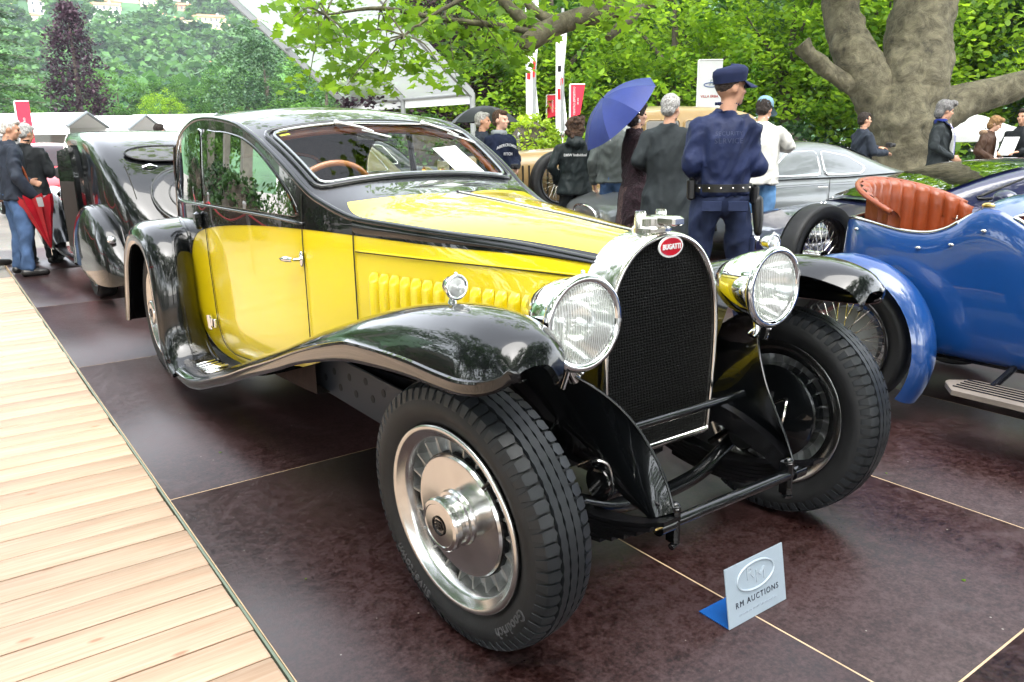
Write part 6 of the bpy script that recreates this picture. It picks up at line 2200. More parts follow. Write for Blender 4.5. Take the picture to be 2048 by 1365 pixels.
for sg in (-1, 1):
    for y0, y1 in ((.55, 1.10), (1.18, 1.75), (1.83, 2.28)):
        w = MB(); q = resample(round_poly([(y0, 1.33), (y1, 1.33), (y1, 1.62), (y0, 1.62)], .05), 30, True)
        w.add([(sg * (.652), y, z) for y, z in q], [tuple(range(30))]); W_ = w.build('side_window', 'dark_pane', TS, angle=None)
        w = MB(); w.tube([(sg * .652, y, z) for y, z in q], .012, 6, closed=True); w.build('window_frame', 'tan_paint', W_, angle=180)
    for k in range(14):
        y = -1.75 + k * .085
        l_ = MB(); hw_ = float(np.interp(y, [-2, -1.6, -.9, -.45], [.30, .36, .44, .50]))
        l_.box((sg * (hw_ + .004), y, .86), (.016, .02, .40)); l_.build('louvre', 'dark_gap', TS)
    f_ = MB(); fender_blob(f_, smooth_stations([(-2.35, sg * .66, .05, .40, .55), (-2.2, sg * .68, .12, .42, .74), (-1.8, sg * .70, .15, .62, .86), (-1.3, sg * .70, .15, .50, .74), (-.8, sg * .70, .14, .36, .45), (-.5, sg * .70, .13, .34, .38), (1.5, sg * .70, .13, .34, .38)], 4)); f_.build('front_fender', 'brown_paint', TS, angle=180)
    f_ = MB(); fender_blob(f_, smooth_stations([(1.45, sg * .70, .10, .34, .38), (1.6, sg * .70, .14, .40, .70), (2.0, sg * .70, .15, .60, .88), (2.4, sg * .70, .15, .55, .80), (2.7, sg * .70, .13, .40, .5)], 4)); f_.build('rear_fender', 'brown_paint', TS, angle=180)
    wire_wheel(TS, (sg * .70, -1.72, .40), .40, .14, .27, sg); wire_wheel(TS, (sg * .70, 2.05, .40), .40, .14, .27, sg)
    wire_wheel(TS, (sg * .70, -.78, .86), .40, .15, .27, sg, name='spare_wheel', drum=False)
    h_ = MB(); h_.lathe([(0, .16), (.06, .14), (.10, .06), (.11, 0)], (sg * .40, -2.25, .95), 'y', 20); h_.build('headlamp', 'brass', TS, angle=60)
    h_ = MB(); h_.tube([(sg * .70, -.72, 1.22), (sg * .70, -.72, 1.42)], .008, 6); h_.sphere((sg * .70, -.72, 1.45), .045, 12, 8, (1, .4, 1)); h_.build('wing_mirror', 'nickel', TS)
r_ = MB(); r_.bevel_box((0, -2.06, .84), (.58, .10, .66), .04); r_.build('radiator', 'nickel', TS)
# ======== red car far left and a dark green saloon beyond
M['car_red'] = paint('car_red', (0.46, 0.012, 0.02)); M['green_black'] = paint('green_black', (0.012, 0.022, 0.02)); M['cream_paint'] = paint('cream_paint', (0.42, 0.37, 0.22))
def small_saloon(label, name, loc, rotz, pm_, lamps=True):
    T, K, gx = coupe(label, name, loc, rotz, pm_, 4.2,
        [(-2.05, .45, .34, .62, .32), (-1.95, .62, .28, .72, .45), (-1.5, .74, .24, .86, .55), (-.8, .78, .22, .92, .62), (0, .79, .22, .94, .66), (1.0, .79, .22, .94, .64), (1.7, .74, .26, .88, .56), (2.0, .6, .32, .74, .44)],
        [(-.75, .66, .92, .95, .58), (-.45, .68, .93, 1.22, .54), (-.15, .69, .94, 1.38, .52), (.4, .69, .94, 1.43, .52), (.95, .68, .94, 1.36, .50), (1.3, .64, .93, 1.15, .48), (1.55, .58, .90, .96, .44)],
        {'side': [[(-.42, .98), (.28, .98), (.28, 1.32), (-.12, 1.32)], [(.35, .98), (1.05, .98), (.88, 1.28), (.35, 1.33)]], 'front': (-.72, -.2, 0), 'rear': (.98, 1.42, 0)}, wheel_y=(-1.3, 1.25), hw_axle=.66, R_=.31)
    for sg in (-1, 1):
        h_ = MB(); h_.lathe([(0, -.09), (.06, -.085), (.085, -.05), (.09, .05)], (sg * .50, -1.88, .74), 'y', 20); h_.build('headlamp', 'chrome', T, angle=60)
    h_ = MB(); h_.tube(catmull([(-.66, -1.9, .42), (0, -2.14, .42), (.66, -1.9, .42)], 6), .03, 8); h_.build('front_bumper', 'chrome', T, angle=180)
    return T
RC = small_saloon('small red car with a black spotlamp seen between the people and the black saloon', 'red_car', (1.95, 18.6, 0), rad(4), 'car_red')
h_ = MB(); h_.lathe([(0, -.05), (.10, -.04), (.11, 0), (.08, .08)], (-.18, -2.1, .92), 'y', 20); h_.build('spot_lamp', 'black_plain', RC, angle=60)
small_saloon('dark green saloon glimpsed through the coupe windscreen', 'dark_green_saloon', (6.9, 14.2, 0), rad(75), 'green_black')
small_saloon('cream saloon glimpsed low through the coupe windows', 'cream_saloon', (4.75, 10.9, 0), rad(105), 'cream_paint')
CLUSTERS = [(5.07, 12.47, 3.49), (5.5, 9.31, 2.71), (6.63, 10.32, 2.97), (5.71, 11.32, 2.61), (8.03, 8.23, 3.05), (5.34, 8.73, 2.18), (4.79, 10.33, 2.52), (5.3, 11.34, 2.25), (4.42, 10.87, 2.16), (6.76, 10.87, 3.58), (5.03, 9.93, 2.09), (6.89, 10.26, 3.04), (5.53, 11.95, 3.57), (4.53, 9.85, 2.1), (3.96, 10.17, 2.88), (5.67, 12.3, 3.56), (4.82, 11.31, 3.21), (6.7, 10.02, 3.36), (4.82, 11.39, 2.89), (7.04, 10.82, 3.49), (6.63, 11.71, 3.23), (5.7, 10.03, 3.02), (5.89, 10.89, 3.3), (5.69, 10.87, 2.63), (4.54, 10.99, 2.89), (4.81, 10.82, 2.77), (6.52, 8.81, 2.96), (7.48, 7.95, 3.06), (5.05, 9.99, 2.99), (5.02, 11.84, 3.07), (5.36, 12.41, 2.91), (5.51, 12.39, 2.45), (4.98, 12.63, 3.15), (5.05, 10.56, 2.48), (5.02, 10.16, 2.39), (6.3, 10.05, 2.29), (5.46, 12.37, 3.1), (7.3, 10.9, 2.62), (7.49, 10.11, 3.21), (6.72, 9.31, 2.5), (5.01, 9.2, 2.29), (7.55, 7.82, 3.22), (7.57, 8.32, 2.86), (5.26, 9.4, 2.41), (6.67, 10.71, 2.58), (6.22, 10.51, 2.96), (4.64, 9.94, 2.62), (8.43, 9.36, 3.53), (7.96, 8.76, 3.29), (6.63, 9.2, 2.44), (7.41, 10.13, 2.72)]
HAZE = 0.00025
# ---------------------------------------------------------------- vegetation
def leaf_mat(name, dark, light, trans=0.45, rough=0.5, scale=0.6):
    m, nt, b, out = new_mat(name)
    N, L = nt.nodes, nt.links
    nt.nodes.remove(b)
    geo = N.new('ShaderNodeNewGeometry')
    nz = N.new('ShaderNodeTexNoise')
    nz.inputs['Scale'].default_value = scale
    nz.inputs['Detail'].default_value = 3
    L.new(geo.outputs['Position'], nz.inputs['Vector'])
    ad = N.new('ShaderNodeMath')
    ad.operation = 'MULTIPLY_ADD'
    ad.inputs[1].default_value = 0.55
    L.new(geo.outputs['Random Per Island'], ad.inputs[0])
    sc = N.new('ShaderNodeMath')
    sc.operation = 'MULTIPLY_ADD'
    sc.inputs[1].default_value = 1.3
    sc.inputs[2].default_value = -0.42
    L.new(nz.outputs['Fac'], sc.inputs[0])
    L.new(sc.outputs[0], ad.inputs[2])
    r = N.new('ShaderNodeValToRGB')
    r.color_ramp.elements[0].color = (*dark, 1)
    r.color_ramp.elements[1].color = (*light, 1)
    r.color_ramp.elements[0].position = 0.15
    r.color_ramp.elements[1].position = 0.85
    L.new(ad.outputs[0], r.inputs[0])
    d = N.new('ShaderNodeBsdfPrincipled')
    d.inputs['Roughness'].default_value = rough
    d.inputs['Specular IOR Level'].default_value = 0.35
    L.new(r.outputs[0], d.inputs['Base Color'])
    t = N.new('ShaderNodeBsdfTranslucent')
    hs_ = N.new('ShaderNodeHueSaturation')
    hs_.inputs['Value'].default_value = 1.5
    hs_.inputs['Hue'].default_value = 0.485
    L.new(r.outputs[0], hs_.inputs['Color'])
    L.new(hs_.outputs[0], t.inputs['Color'])
    mx = N.new('ShaderNodeMixShader')
    mx.inputs[0].default_value = trans
    L.new(d.outputs[0], mx.inputs[1])
    L.new(t.outputs[0], mx.inputs[2])
    L.new(mx.outputs[0], out.inputs['Surface'])
    return m
def bark_mat(name, c0, c1, scale=6.0):
    m, nt, b, out = new_mat(name)
    N, L = nt.nodes, nt.links
    tc = N.new('ShaderNodeTexCoord')
    n1 = N.new('ShaderNodeTexNoise')
    n1.inputs['Scale'].default_value = scale * .55
    n1.inputs['Detail'].default_value = 11
    n1.inputs['Roughness'].default_value = 0.76
    n1.inputs['Distortion'].default_value = 0.5
    L.new(tc.outputs['Object'], n1.inputs['Vector'])
    vo = N.new('ShaderNodeTexVoronoi')
    vo.inputs['Scale'].default_value = scale * .9
    L.new(tc.outputs['Object'], vo.inputs['Vector'])
    mm = N.new('ShaderNodeMath')
    mm.operation = 'MULTIPLY_ADD'
    mm.inputs[1].default_value = .12
    L.new(vo.outputs['Distance'], mm.inputs[0])
    L.new(n1.outputs['Fac'], mm.inputs[2])
    r = N.new('ShaderNodeValToRGB')
    r.color_ramp.elements[0].position, r.color_ramp.elements[1].position = .38, .72
    r.color_ramp.elements[0].color = (*c0, 1)
    r.color_ramp.elements[1].color = (*c1, 1)
    L.new(mm.outputs[0], r.inputs[0])
    L.new(r.outputs[0], b.inputs['Base Color'])
    b.inputs['Roughness'].default_value = .85
    bp = N.new('ShaderNodeBump')
    bp.inputs['Strength'].default_value = 1.0
    bp.inputs['Distance'].default_value = .07
    L.new(mm.outputs[0], bp.inputs['Height'])
    L.new(bp.outputs[0], b.inputs['Normal'])
    return m
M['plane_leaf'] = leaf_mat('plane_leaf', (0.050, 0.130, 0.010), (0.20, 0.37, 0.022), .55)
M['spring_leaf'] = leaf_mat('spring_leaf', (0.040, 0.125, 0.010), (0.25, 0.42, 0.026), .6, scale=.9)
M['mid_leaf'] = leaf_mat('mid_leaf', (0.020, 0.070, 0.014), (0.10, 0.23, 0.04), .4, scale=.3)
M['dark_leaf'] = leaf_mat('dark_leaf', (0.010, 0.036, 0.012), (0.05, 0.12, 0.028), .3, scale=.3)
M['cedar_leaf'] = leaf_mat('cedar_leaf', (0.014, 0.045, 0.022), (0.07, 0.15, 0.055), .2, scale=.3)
M['purple_leaf'] = leaf_mat('purple_leaf', (0.012, 0.006, 0.012), (0.055, 0.026, 0.040), .3, scale=.5)
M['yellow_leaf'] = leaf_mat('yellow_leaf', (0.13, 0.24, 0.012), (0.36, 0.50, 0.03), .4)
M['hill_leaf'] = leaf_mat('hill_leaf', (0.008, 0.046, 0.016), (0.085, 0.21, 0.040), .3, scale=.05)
M['plane_bark'] = bark_mat('plane_bark', (0.024, 0.020, 0.010), (0.175, 0.156, 0.100), 7.5)
M['dark_bark'] = bark_mat('dark_bark', (0.03, 0.024, 0.018), (0.11, 0.09, 0.065), 6)

def quads_mesh(name, V4, m):
    """V4: (n, k, 3) polygons"""
    n, k, _ = V4.shape
    me = bpy.data.meshes.new(name)
    me.vertices.add(n * k)
    me.vertices.foreach_set('co', V4.reshape(-1).astype(np.float32))
    me.loops.add(n * k)
    me.loops.foreach_set('vertex_index', np.arange(n * k, dtype=np.int32))
    me.polygons.add(n)
    me.polygons.foreach_set('loop_start', np.arange(0, n * k, k, dtype=np.int32))
    me.polygons.foreach_set('loop_total', np.full(n, k, dtype=np.int32))
    me.update(calc_edges=True)
    me.validate()
    me.materials.append(M[m] if isinstance(m, str) else m)
    return me
def rand_frames(n, up_bias=0.5):
    """random leaf planes whose normals lean upwards"""
    nrm = rng.normal(size=(n, 3))
    nrm[:, 2] = np.abs(nrm[:, 2]) + up_bias
    nrm /= np.linalg.norm(nrm, axis=1)[:, None]
    a = np.cross(nrm, rng.normal(size=(n, 3)))
    a /= np.linalg.norm(a, axis=1)[:, None] + 1e-9
    return a, np.cross(nrm, a), nrm
LOBED = np.array([(0, -.5), (.16, -.32), (.42, -.36), (.30, -.10), (.52, .12), (.24, .16), (.0, .58), (-.24, .16), (-.52, .12), (-.30, -.10), (-.42, -.36), (-.16, -.32)])
OVAL = np.array([(0, -.5), (.30, -.1), (.22, .25), (0, .5), (-.22, .25), (-.30, -.1)])
QUAD = np.array([(-.5, -.42), (.42, -.5), (.5, .42), (-.42, .5)])
def leaves(cent, size, shape, up=.5, jitter=.35):
    n = len(cent)
    a, b, nr = rand_frames(n, up)
    s = size * (1 + jitter * rng.uniform(-1, 1, n))
    sh_ = shape[None, :, :] * s[:, None, None]
    V = cent[:, None, :] + sh_[:, :, :1] * a[:, None, :] + sh_[:, :, 1:] * b[:, None, :]
    V += nr[:, None, :] * (np.abs(shape[None, :, :1]) * s[:, None, None] * -.25)
    return V
def crown_points(n_clump, per, blobs, spread, flat=.7, shell=.55):
    """clumps over and inside a set of ellipsoids (cx, cy, cz, rx, ry, rz)"""
    B = np.array(blobs, float)
    vol = B[:, 3] * B[:, 4] * B[:, 5]
    pick = rng.choice(len(B), n_clump, p=vol / vol.sum())
    d = rng.normal(size=(n_clump, 3))
    d /= np.linalg.norm(d, axis=1)[:, None]
    r = shell + (1 - shell) * rng.random(n_clump) ** .5
    c = B[pick, :3] + d * B[pick, 3:] * r[:, None]
    p = np.repeat(c, per, 0) + rng.normal(size=(n_clump * per, 3)) * spread * np.array((1, 1, flat))
    return p
def limb(mb, pts, rs, n=12, fine=5):
    P = catmull(pts, fine)
    R_ = np.interp(np.linspace(0, 1, len(P)), np.linspace(0, 1, len(rs)), rs)
    mb.tube([tuple(p) for p in P], list(R_), n)
def roughen(mb, amp, sc):
    mb.v = [tuple(Vector(p) + Vector((noise.noise(Vector(p) * sc), noise.noise(Vector(p) * sc + Vector((7, 3, 1))), 0)) * amp) for p in mb.v]

# ---- the big plane tree and its overhanging limb
PT = thing('plane_tree', 'huge old plane tree with mottled trunk and overhanging limbs', 'tree', (14.55, 7.85, -.05))
PO = (14.55, 7.85, -.05)
t = MB()
P_ = catmull([(14.55, 7.85, -.05), (14.55, 7.85, .3), (14.55, 7.85, .9), (14.6, 7.85, 1.4), (14.62, 7.88, 1.9), (14.75, 7.9, 2.4), (14.95, 8.0, 3.0), (15.2, 8.1, 4.0), (15.6, 8.3, 5.6), (16.0, 8.6, 7.5)], 14)
t.tube([tuple(p) for p in P_], list(np.interp(np.linspace(0, 1, len(P_)), [0, .04, .12, .25, .36, .45, .6, .8, 1], [.85, .72, .60, .60, .70, .66, .60, .5, .3])), 72)
limb(t, [(14.45, 8.0, 1.55), (14.2, 8.35, 2.2), (14.05, 8.75, 2.9), (14.05, 9.05, 3.8), (13.9, 9.3, 5.0), (13.6, 9.6, 6.6)], [.50, .42, .35, .31, .28, .2], 48, 16)
limb(t, [(14.9, 7.7, 1.7), (15.6, 7.2, 2.0), (16.4, 6.7, 2.25), (17.6, 6.1, 2.5), (19.5, 5.3, 3.0), (22, 4.5, 4.2)], [.42, .30, .235, .20, .16, .10], 40, 16)
limb(t, [(14.25, 8.3, 2.0), (13.75, 8.7, 2.35), (13.35, 9.1, 2.75), (13.2, 9.25, 3.0)], [.22, .16, .14, .17], 24, 12)
roughen(t, .09, 1.3)
roughen(t, .05, 4.5)
roughen(t, .022, 14)
t.build('trunk', 'plane_bark', PT, PO, 60)
ov = MB()
limb(ov, [(14.0, 9.2, 4.4), (12.6, 9.3, 4.6), (11.0, 9.3, 4.1), (9.5, 9.25, 3.52), (8.5, 9.35, 3.22), (7.85, 9.6, 3.02), (7.45, 9.75, 2.80), (7.36, 9.78, 2.66)], [.24, .22, .19, .16, .15, .145, .15, .12], 14)
limb(ov, [(7.62, 9.68, 2.92), (7.35, 9.9, 3.12), (7.15, 10.05, 3.35), (6.9, 10.2, 3.8), (6.5, 10.4, 4.4)], [.10, .09, .08, .06, .03], 10)
limb(ov, [(7.85, 9.6, 3.0), (7.62, 9.95, 3.25), (7.55, 10.05, 3.5), (7.5, 10.2, 4.2)], [.085, .07, .06, .03], 10)
limb(ov, [(9.2, 9.25, 3.42), (8.75, 9.05, 3.12), (8.42, 8.98, 2.93), (8.2, 8.95, 2.78)], [.10, .085, .07, .05], 10)
limb(ov, [(7.5, 9.75, 2.9), (6.9, 10.0, 3.0), (6.3, 10.3, 3.06), (5.5, 10.7, 3.2), (4.8, 11.0, 3.1)], [.05, .045, .04, .03, .012], 8)
limb(ov, [(9.8, 9.3, 3.7), (8.5, 8.6, 3.9), (7.0, 8.6, 3.6), (5.8, 9.2, 3.1), (5.2, 9.5, 2.7)], [.07, .06, .045, .03, .01], 8)
limb(ov, [(11.0, 9.2, 4.1), (9.0, 7.5, 5.2), (6.5, 6.5, 5.6), (4.2, 6.2, 5.5)], [.10, .08, .05, .02], 8)
limb(ov, [(12.5, 9.3, 4.6), (11, 11, 5.6), (8, 12, 6.0), (5.5, 12.5, 5.6)], [.10, .08, .05, .02], 8)
CL = np.array(CLUSTERS)
tips = []
for k, c in enumerate(CL):
    src = min([(7.45, 9.75, 2.85), (6.3, 10.3, 3.06), (5.5, 10.7, 3.2), (4.8, 11.0, 3.1), (7.0, 8.6, 3.6), (5.8, 9.2, 3.1), (8.5, 9.35, 3.22), (7.15, 10.05, 3.35), (5.2, 9.5, 2.7)], key=lambda q: np.linalg.norm(np.array(q) - c))
    mid = (np.array(src) + c) / 2 + (0, 0, .12)
    ov.tube([tuple(p) for p in catmull([src, mid, c], 4)], list(np.linspace(.014, .004, 9)), 5)
ov.build('overhanging_limb', 'plane_bark', PT, PO, 60)
pts = np.repeat(CL, 26, 0) + rng.normal(size=(len(CL) * 26, 3)) * (.24, .24, .13)
pts = pts[(pts[:, 2] > 2.0)]
up_blobs = [(3.6, 9.5, 5.0, 1.8, 1.6, .7), (5.5, 10.6, 4.8, 2.0, 1.5, .8), (6.5, 8.6, 5.2, 1.8, 1.4, .7), (4.8, 13.5, 5.4, 2.2, 1.6, .9), (5.0, 6.3, 5.6, 1.9, 1.8, .6), (8.0, 7.0, 5.7, 2.2, 1.6, .7), (7.0, 12.3, 5.8, 2.6, 1.6, .8), (9.5, 10.0, 5.2, 2.4, 1.8, .9), (12.5, 9.5, 6.0, 3.0, 2.4, 1.4), (16, 8, 7.8, 4, 4, 2.2), (20, 5.5, 4.6, 3.4, 2.6, 1.4), (16.6, 5.9, 2.95, 1.7, 1.0, .55), (18.6, 6.3, 2.9, 1.4, 1.0, .7)]
pts2 = crown_points(520, 26, up_blobs, .24)
V = leaves(np.vstack([pts, pts2]), .155, LOBED, .9)
me = quads_mesh('crown', V - np.array(PO), 'plane_leaf')
o = link(bpy.data.objects.new('crown', me)); o.parent = PT
# ---- tree kinds, meshes shared between copies
def tree_mesh(kind, seed):
    global rng
    rng = np.random.default_rng(seed)
    tr = MB()
    if kind == 'broad':
        blobs = [(0, 0, 4.6, 2.7, 2.7, 2.6), (1.6, .4, 3.2, 1.9, 1.9, 1.5), (-1.7, -.3, 3.3, 2.0, 1.9, 1.6), (.2, 1.6, 3.0, 1.8, 1.8, 1.5), (.1, -1.7, 2.9, 1.9, 1.7, 1.5), (0, 0, 6.6, 1.7, 1.7, 1.4), (0, -.8, 1.5, 2.3, 1.8, .9)]
        p = crown_points(250, 46, blobs, .21)
        V = leaves(p, .165, OVAL, .8)
        limb(tr, [(0, 0, -.1), (.05, 0, 1.2), (0, .05, 2.6), (.1, 0, 5.5)], [.22, .18, .14, .04])
        for k in range(6):
            a = k * 1.05
            limb(tr, [(0, 0, 1.6 + .3 * k), (.8 * math.cos(a), .8 * math.sin(a), 2.3 + .35 * k), (1.7 * math.cos(a), 1.7 * math.sin(a), 2.9 + .4 * k)], [.08, .05, .02], 8)
    elif kind == 'tall':
        blobs = [(0, 0, 3.0, 1.5, 1.5, 2.2), (0, 0, 5.5, 1.3, 1.3, 2.2), (.3, .2, 7.6, .9, .9, 1.6), (.5, -.6, 2.0, 1.4, 1.3, 1.2), (-.6, .4, 2.2, 1.4, 1.3, 1.4)]
        p = crown_points(260, 22, blobs, .26)
        V = leaves(p, .24, OVAL, .7)
        limb(tr, [(0, 0, -.1), (0, .05, 2.5), (.05, 0, 5), (.1, 0, 8.6)], [.20, .15, .10, .02])
        for k in range(5):
            a = k * 1.3
            limb(tr, [(0, 0, 1.8 + .9 * k), (.9 * math.cos(a), .9 * math.sin(a), 2.3 + .95 * k)], [.06, .02], 6)
    elif kind == 'cedar':
        cs = []
        for k in range(13):
            z = .8 + k * .72
            r = 3.3 * (1 - (k / 13.5) ** 1.4) + .3
            m_ = int(11 - k * .4)
            for j in range(m_):
                a = 2 * pi * j / m_ + k * .7
                rr = r * rng.uniform(.75, 1.05)
                for q in np.linspace(.25, 1, 6):
                    cs.append((rr * q * math.cos(a), rr * q * math.sin(a), z - .22 * q * q + rng.uniform(-.08, .08)))
                limb(tr, [(0, 0, z + .1), (rr * .5 * math.cos(a), rr * .5 * math.sin(a), z), (rr * math.cos(a), rr * math.sin(a), z - .2)], [.04, .025, .01], 5)
        cs = np.array(cs)
        p = np.repeat(cs, 11, 0) + rng.normal(size=(len(cs) * 11, 3)) * (.26, .26, .07)
        V = leaves(p, .22, OVAL, 2.2)
        limb(tr, [(0, 0, -.1), (0, 0, 4), (.05, 0, 8), (0, 0, 10.2)], [.28, .2, .10, .02])
    elif kind == 'spire':
        cs = []
        for k in range(330):
            z = rng.uniform(.4, 9.6)
            r = np.interp(z, [.4, 2.0, 2.8, 4.5, 6.5, 8.5, 9.7], [2.9, 2.5, 1.7, 1.9, 1.5, .9, .12])
            a = rng.uniform(0, 2 * pi)
            r *= rng.uniform(.5, 1.08)
            cs.append((r * math.cos(a), r * math.sin(a), z))
        p = np.repeat(np.array(cs), 24, 0) + rng.normal(size=(len(cs) * 24, 3)) * (.27, .27, .20)
        V = leaves(p, .21, OVAL, .5)
        limb(tr, [(0, 0, -.1), (0, 0, 4), (.05, 0, 7), (0, 0, 9.5)], [.25, .16, .10, .02])
    return quads_mesh(kind + '_crown', V, 'mid_leaf'), tr
TREE = {}
def tree(name, kind, seed, label, loc, sc, m, group=None, rz=0.0, bark='dark_bark'):
    T = thing(name, label, 'tree', loc, rz, group)
    T.scale = sc if hasattr(sc, '__len__') else (sc,) * 3
    if (kind, seed) not in TREE: TREE[(kind, seed)] = tree_mesh(kind, seed) + ({},)
    me, tr, bym = TREE[(kind, seed)]
    if m not in bym:
        q = me.copy()
        q.materials.clear()
        q.materials.append(M[m])
        bym[m] = q
    link(bpy.data.objects.new('crown', bym[m])).parent = T
    if 'trunk' not in bym:
        o = tr.build('trunk', bark, T)
        bym['trunk'] = o.data
    else: link(bpy.data.objects.new('trunk', bym['trunk'])).parent = T
    return T
RT = [  # right hand wall of park trees; darker leaves at the back paint depth shade
    (14.4, 22.4, 1.05, 'broad', 1, 'spring_leaf', 'bright green broad tree behind the two white flags'),
    (17.4, 21.6, 1.15, 'broad', 2, 'spring_leaf', 'fresh green broad tree right of the white flags'),
    (18.2, 17.0, 1.05, 'broad', 1, 'spring_leaf', 'dense green tree behind the blue umbrella'),
    (19.8, 14.2, 1.00, 'broad', 3, 'spring_leaf', 'leafy tree behind the white banner'),
    (21.5, 12.4, 1.12, 'broad', 2, 'spring_leaf', 'bright leafy tree left of the plane trunk'),
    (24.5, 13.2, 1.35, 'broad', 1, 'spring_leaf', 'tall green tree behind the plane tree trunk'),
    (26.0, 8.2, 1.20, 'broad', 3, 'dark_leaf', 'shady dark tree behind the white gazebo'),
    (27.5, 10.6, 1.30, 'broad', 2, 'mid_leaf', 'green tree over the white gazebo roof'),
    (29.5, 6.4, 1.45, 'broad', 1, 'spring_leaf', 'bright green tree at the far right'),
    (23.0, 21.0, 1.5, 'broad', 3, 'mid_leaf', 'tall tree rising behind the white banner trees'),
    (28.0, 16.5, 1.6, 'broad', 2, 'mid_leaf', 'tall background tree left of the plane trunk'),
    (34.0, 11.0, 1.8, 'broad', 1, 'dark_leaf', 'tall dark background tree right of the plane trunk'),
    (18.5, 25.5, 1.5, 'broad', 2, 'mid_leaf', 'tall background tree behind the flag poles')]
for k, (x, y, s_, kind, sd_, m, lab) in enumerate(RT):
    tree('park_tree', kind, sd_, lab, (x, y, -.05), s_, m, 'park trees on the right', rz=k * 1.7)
# far screen of woodland closing the park; dark leaf colour paints shaded gaps
rng = np.random.default_rng(11)
blob = []
for a in np.linspace(rad(38), rad(88), 34):
    d = rng.uniform(40, 52)
    blob.append((d * math.sin(a), d * math.cos(a), rng.uniform(3.5, 5.5), 3.6, 3.6, rng.uniform(5, 7)))
p = crown_points(1500, 16, blob, .6, shell=.8)
o = link(bpy.data.objects.new('woodland', quads_mesh('woodland', leaves(p, .62, OVAL, .8), 'dark_leaf')))
tag(o, 'dense green woodland closing the park behind the trees', 'woodland', kind='stuff')
# left and centre trees
tree('purple_beech', 'spire', 5, 'dark purple copper beech standing above the white stalls', (8.55, 59, -.05), (.95, .95, 1.03), 'purple_leaf')
tree('purple_beech', 'broad', 3, 'dark purple tree behind the black umbrella', (13.2, 22.5, -.05), (.85, .85, .78), 'purple_leaf')
tree('cedar_tree', 'cedar', 4, 'layered dark cedar at the left edge', (3.2, 50, -.05), (1.1, 1.1, 1.02), 'cedar_leaf')
tree('cedar_tree', 'broad', 2, 'spreading pale green cedar below the clear canopy', (22.8, 53, -.05), (1.5, 1.5, .95), 'mid_leaf', rz=1.0)
tree('cedar_tree', 'broad', 3, 'taller dark cedar behind the canopy beam', (21.2, 60, -.05), (1.3, 1.3, 1.3), 'cedar_leaf', rz=2.2)
for k, (x, y, s_, m, lab) in enumerate([(13.5, 74, 1.0, 'mid_leaf', 'green tree just right of the copper beech'), (18.0, 76, .95, 'mid_leaf', 'rounded green tree above the middle stall'), (22.5, 75, 1.05, 'mid_leaf', 'grey green tree left of the cedars'), (26.0, 77, 1.15, 'dark_leaf', 'dark tree beside the spreading cedar'), (5.0, 70, 1.0, 'mid_leaf', 'green tree between left cedar and copper beech'), (1.0, 62, 1.1, 'cedar_leaf', 'dark tree behind the left cedar'), (15.5, 68, .72, 'spring_leaf', 'small light green tree in front of the others')]):
    tree('distant_tree', 'broad', (1, 2, 3)[k % 3], lab, (x, y, -.05), s_, m, 'trees beyond the stalls', rz=k)
# bushes
def bush(name, label, loc, r, hgt, m, n=130, size=.12, per=26):
    global rng
    T = thing(name, label, 'bush', loc)
    p = crown_points(n, per, [(0, 0, hgt * .42, r, r, hgt * .55)], .10, shell=.82)
    p = p[p[:, 2] > 0]
    link(bpy.data.objects.new('foliage', quads_mesh('foliage', leaves(p, size, OVAL, .5), m))).parent = T
    s_ = MB(); limb(s_, [(0, 0, -.02), (.03, 0, hgt * .3), (0, .04, hgt * .7)], [.06, .05, .02], 8); s_.build('stem', 'dark_bark', T)
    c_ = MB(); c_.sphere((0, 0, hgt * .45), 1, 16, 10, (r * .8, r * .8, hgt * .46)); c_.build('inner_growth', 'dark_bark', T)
bush('topiary_dome', 'clipped yellow green topiary dome by the flag pole', (12.1, 15.9, -.05), .82, 2.05, 'yellow_leaf', 170, .11)
bush('laurel_bush', 'green laurel bush between the flag poles', (13.6, 15.4, -.05), .95, 1.75, 'spring_leaf')
bush('laurel_bush', 'leafy green bush below the red banner', (15.2, 14.6, -.05), 1.1, 1.8, 'spring_leaf')
bush('laurel_bush', 'dark bush beside the plane tree trunk', (13.6, 9.9, -.05), 1.0, 1.7, 'dark_leaf')
bush('laurel_bush', 'green bush under the clear canopy edge', (11.9, 20.5, -.05), 1.2, 2.2, 'mid_leaf')
for k_, (x_, y_, r_) in enumerate([(-2.6, 12.5, .9), (-3.0, 15.2, 1.1), (-2.4, 18.2, 1.0), (-4.2, 9.5, 1.0)]):
    bush('laurel_bush', ['bush mirrored low in the coupe door glass', 'bush mirrored in the middle of the door glass', 'bush mirrored in the quarter window', 'bush mirrored beside the door handle'][k_], (x_, y_, -.05), r_, 1.5 + .2 * k_, 'dark_leaf', 90)
for k_, (x_, y_) in enumerate([(-3.6, 13.8), (-3.9, 17.0), (-4.4, 21.0)]):
    b = MB(); b.bevel_box((0, 0, 1.7), (.34, .34, 3.4), .02); b.bevel_box((0, 0, 3.45), (.44, .44, .12), .02)
    tag(b.build('stone_pillar', mat('stone', (.30, .28, .24), .85, noise_amt=.15), loc=(x_, y_, -.05)), ['stone pillar mirrored at the rear of the door glass', 'stone pillar mirrored in the quarter window', 'far stone pillar mirrored in the quarter window'][k_], 'pillar', 'pillars beyond the boardwalk')
bush('laurel_bush', 'green bush under the gazebo at the right', (20.2, 8.4, -.05), 1.1, 1.1, 'mid_leaf')
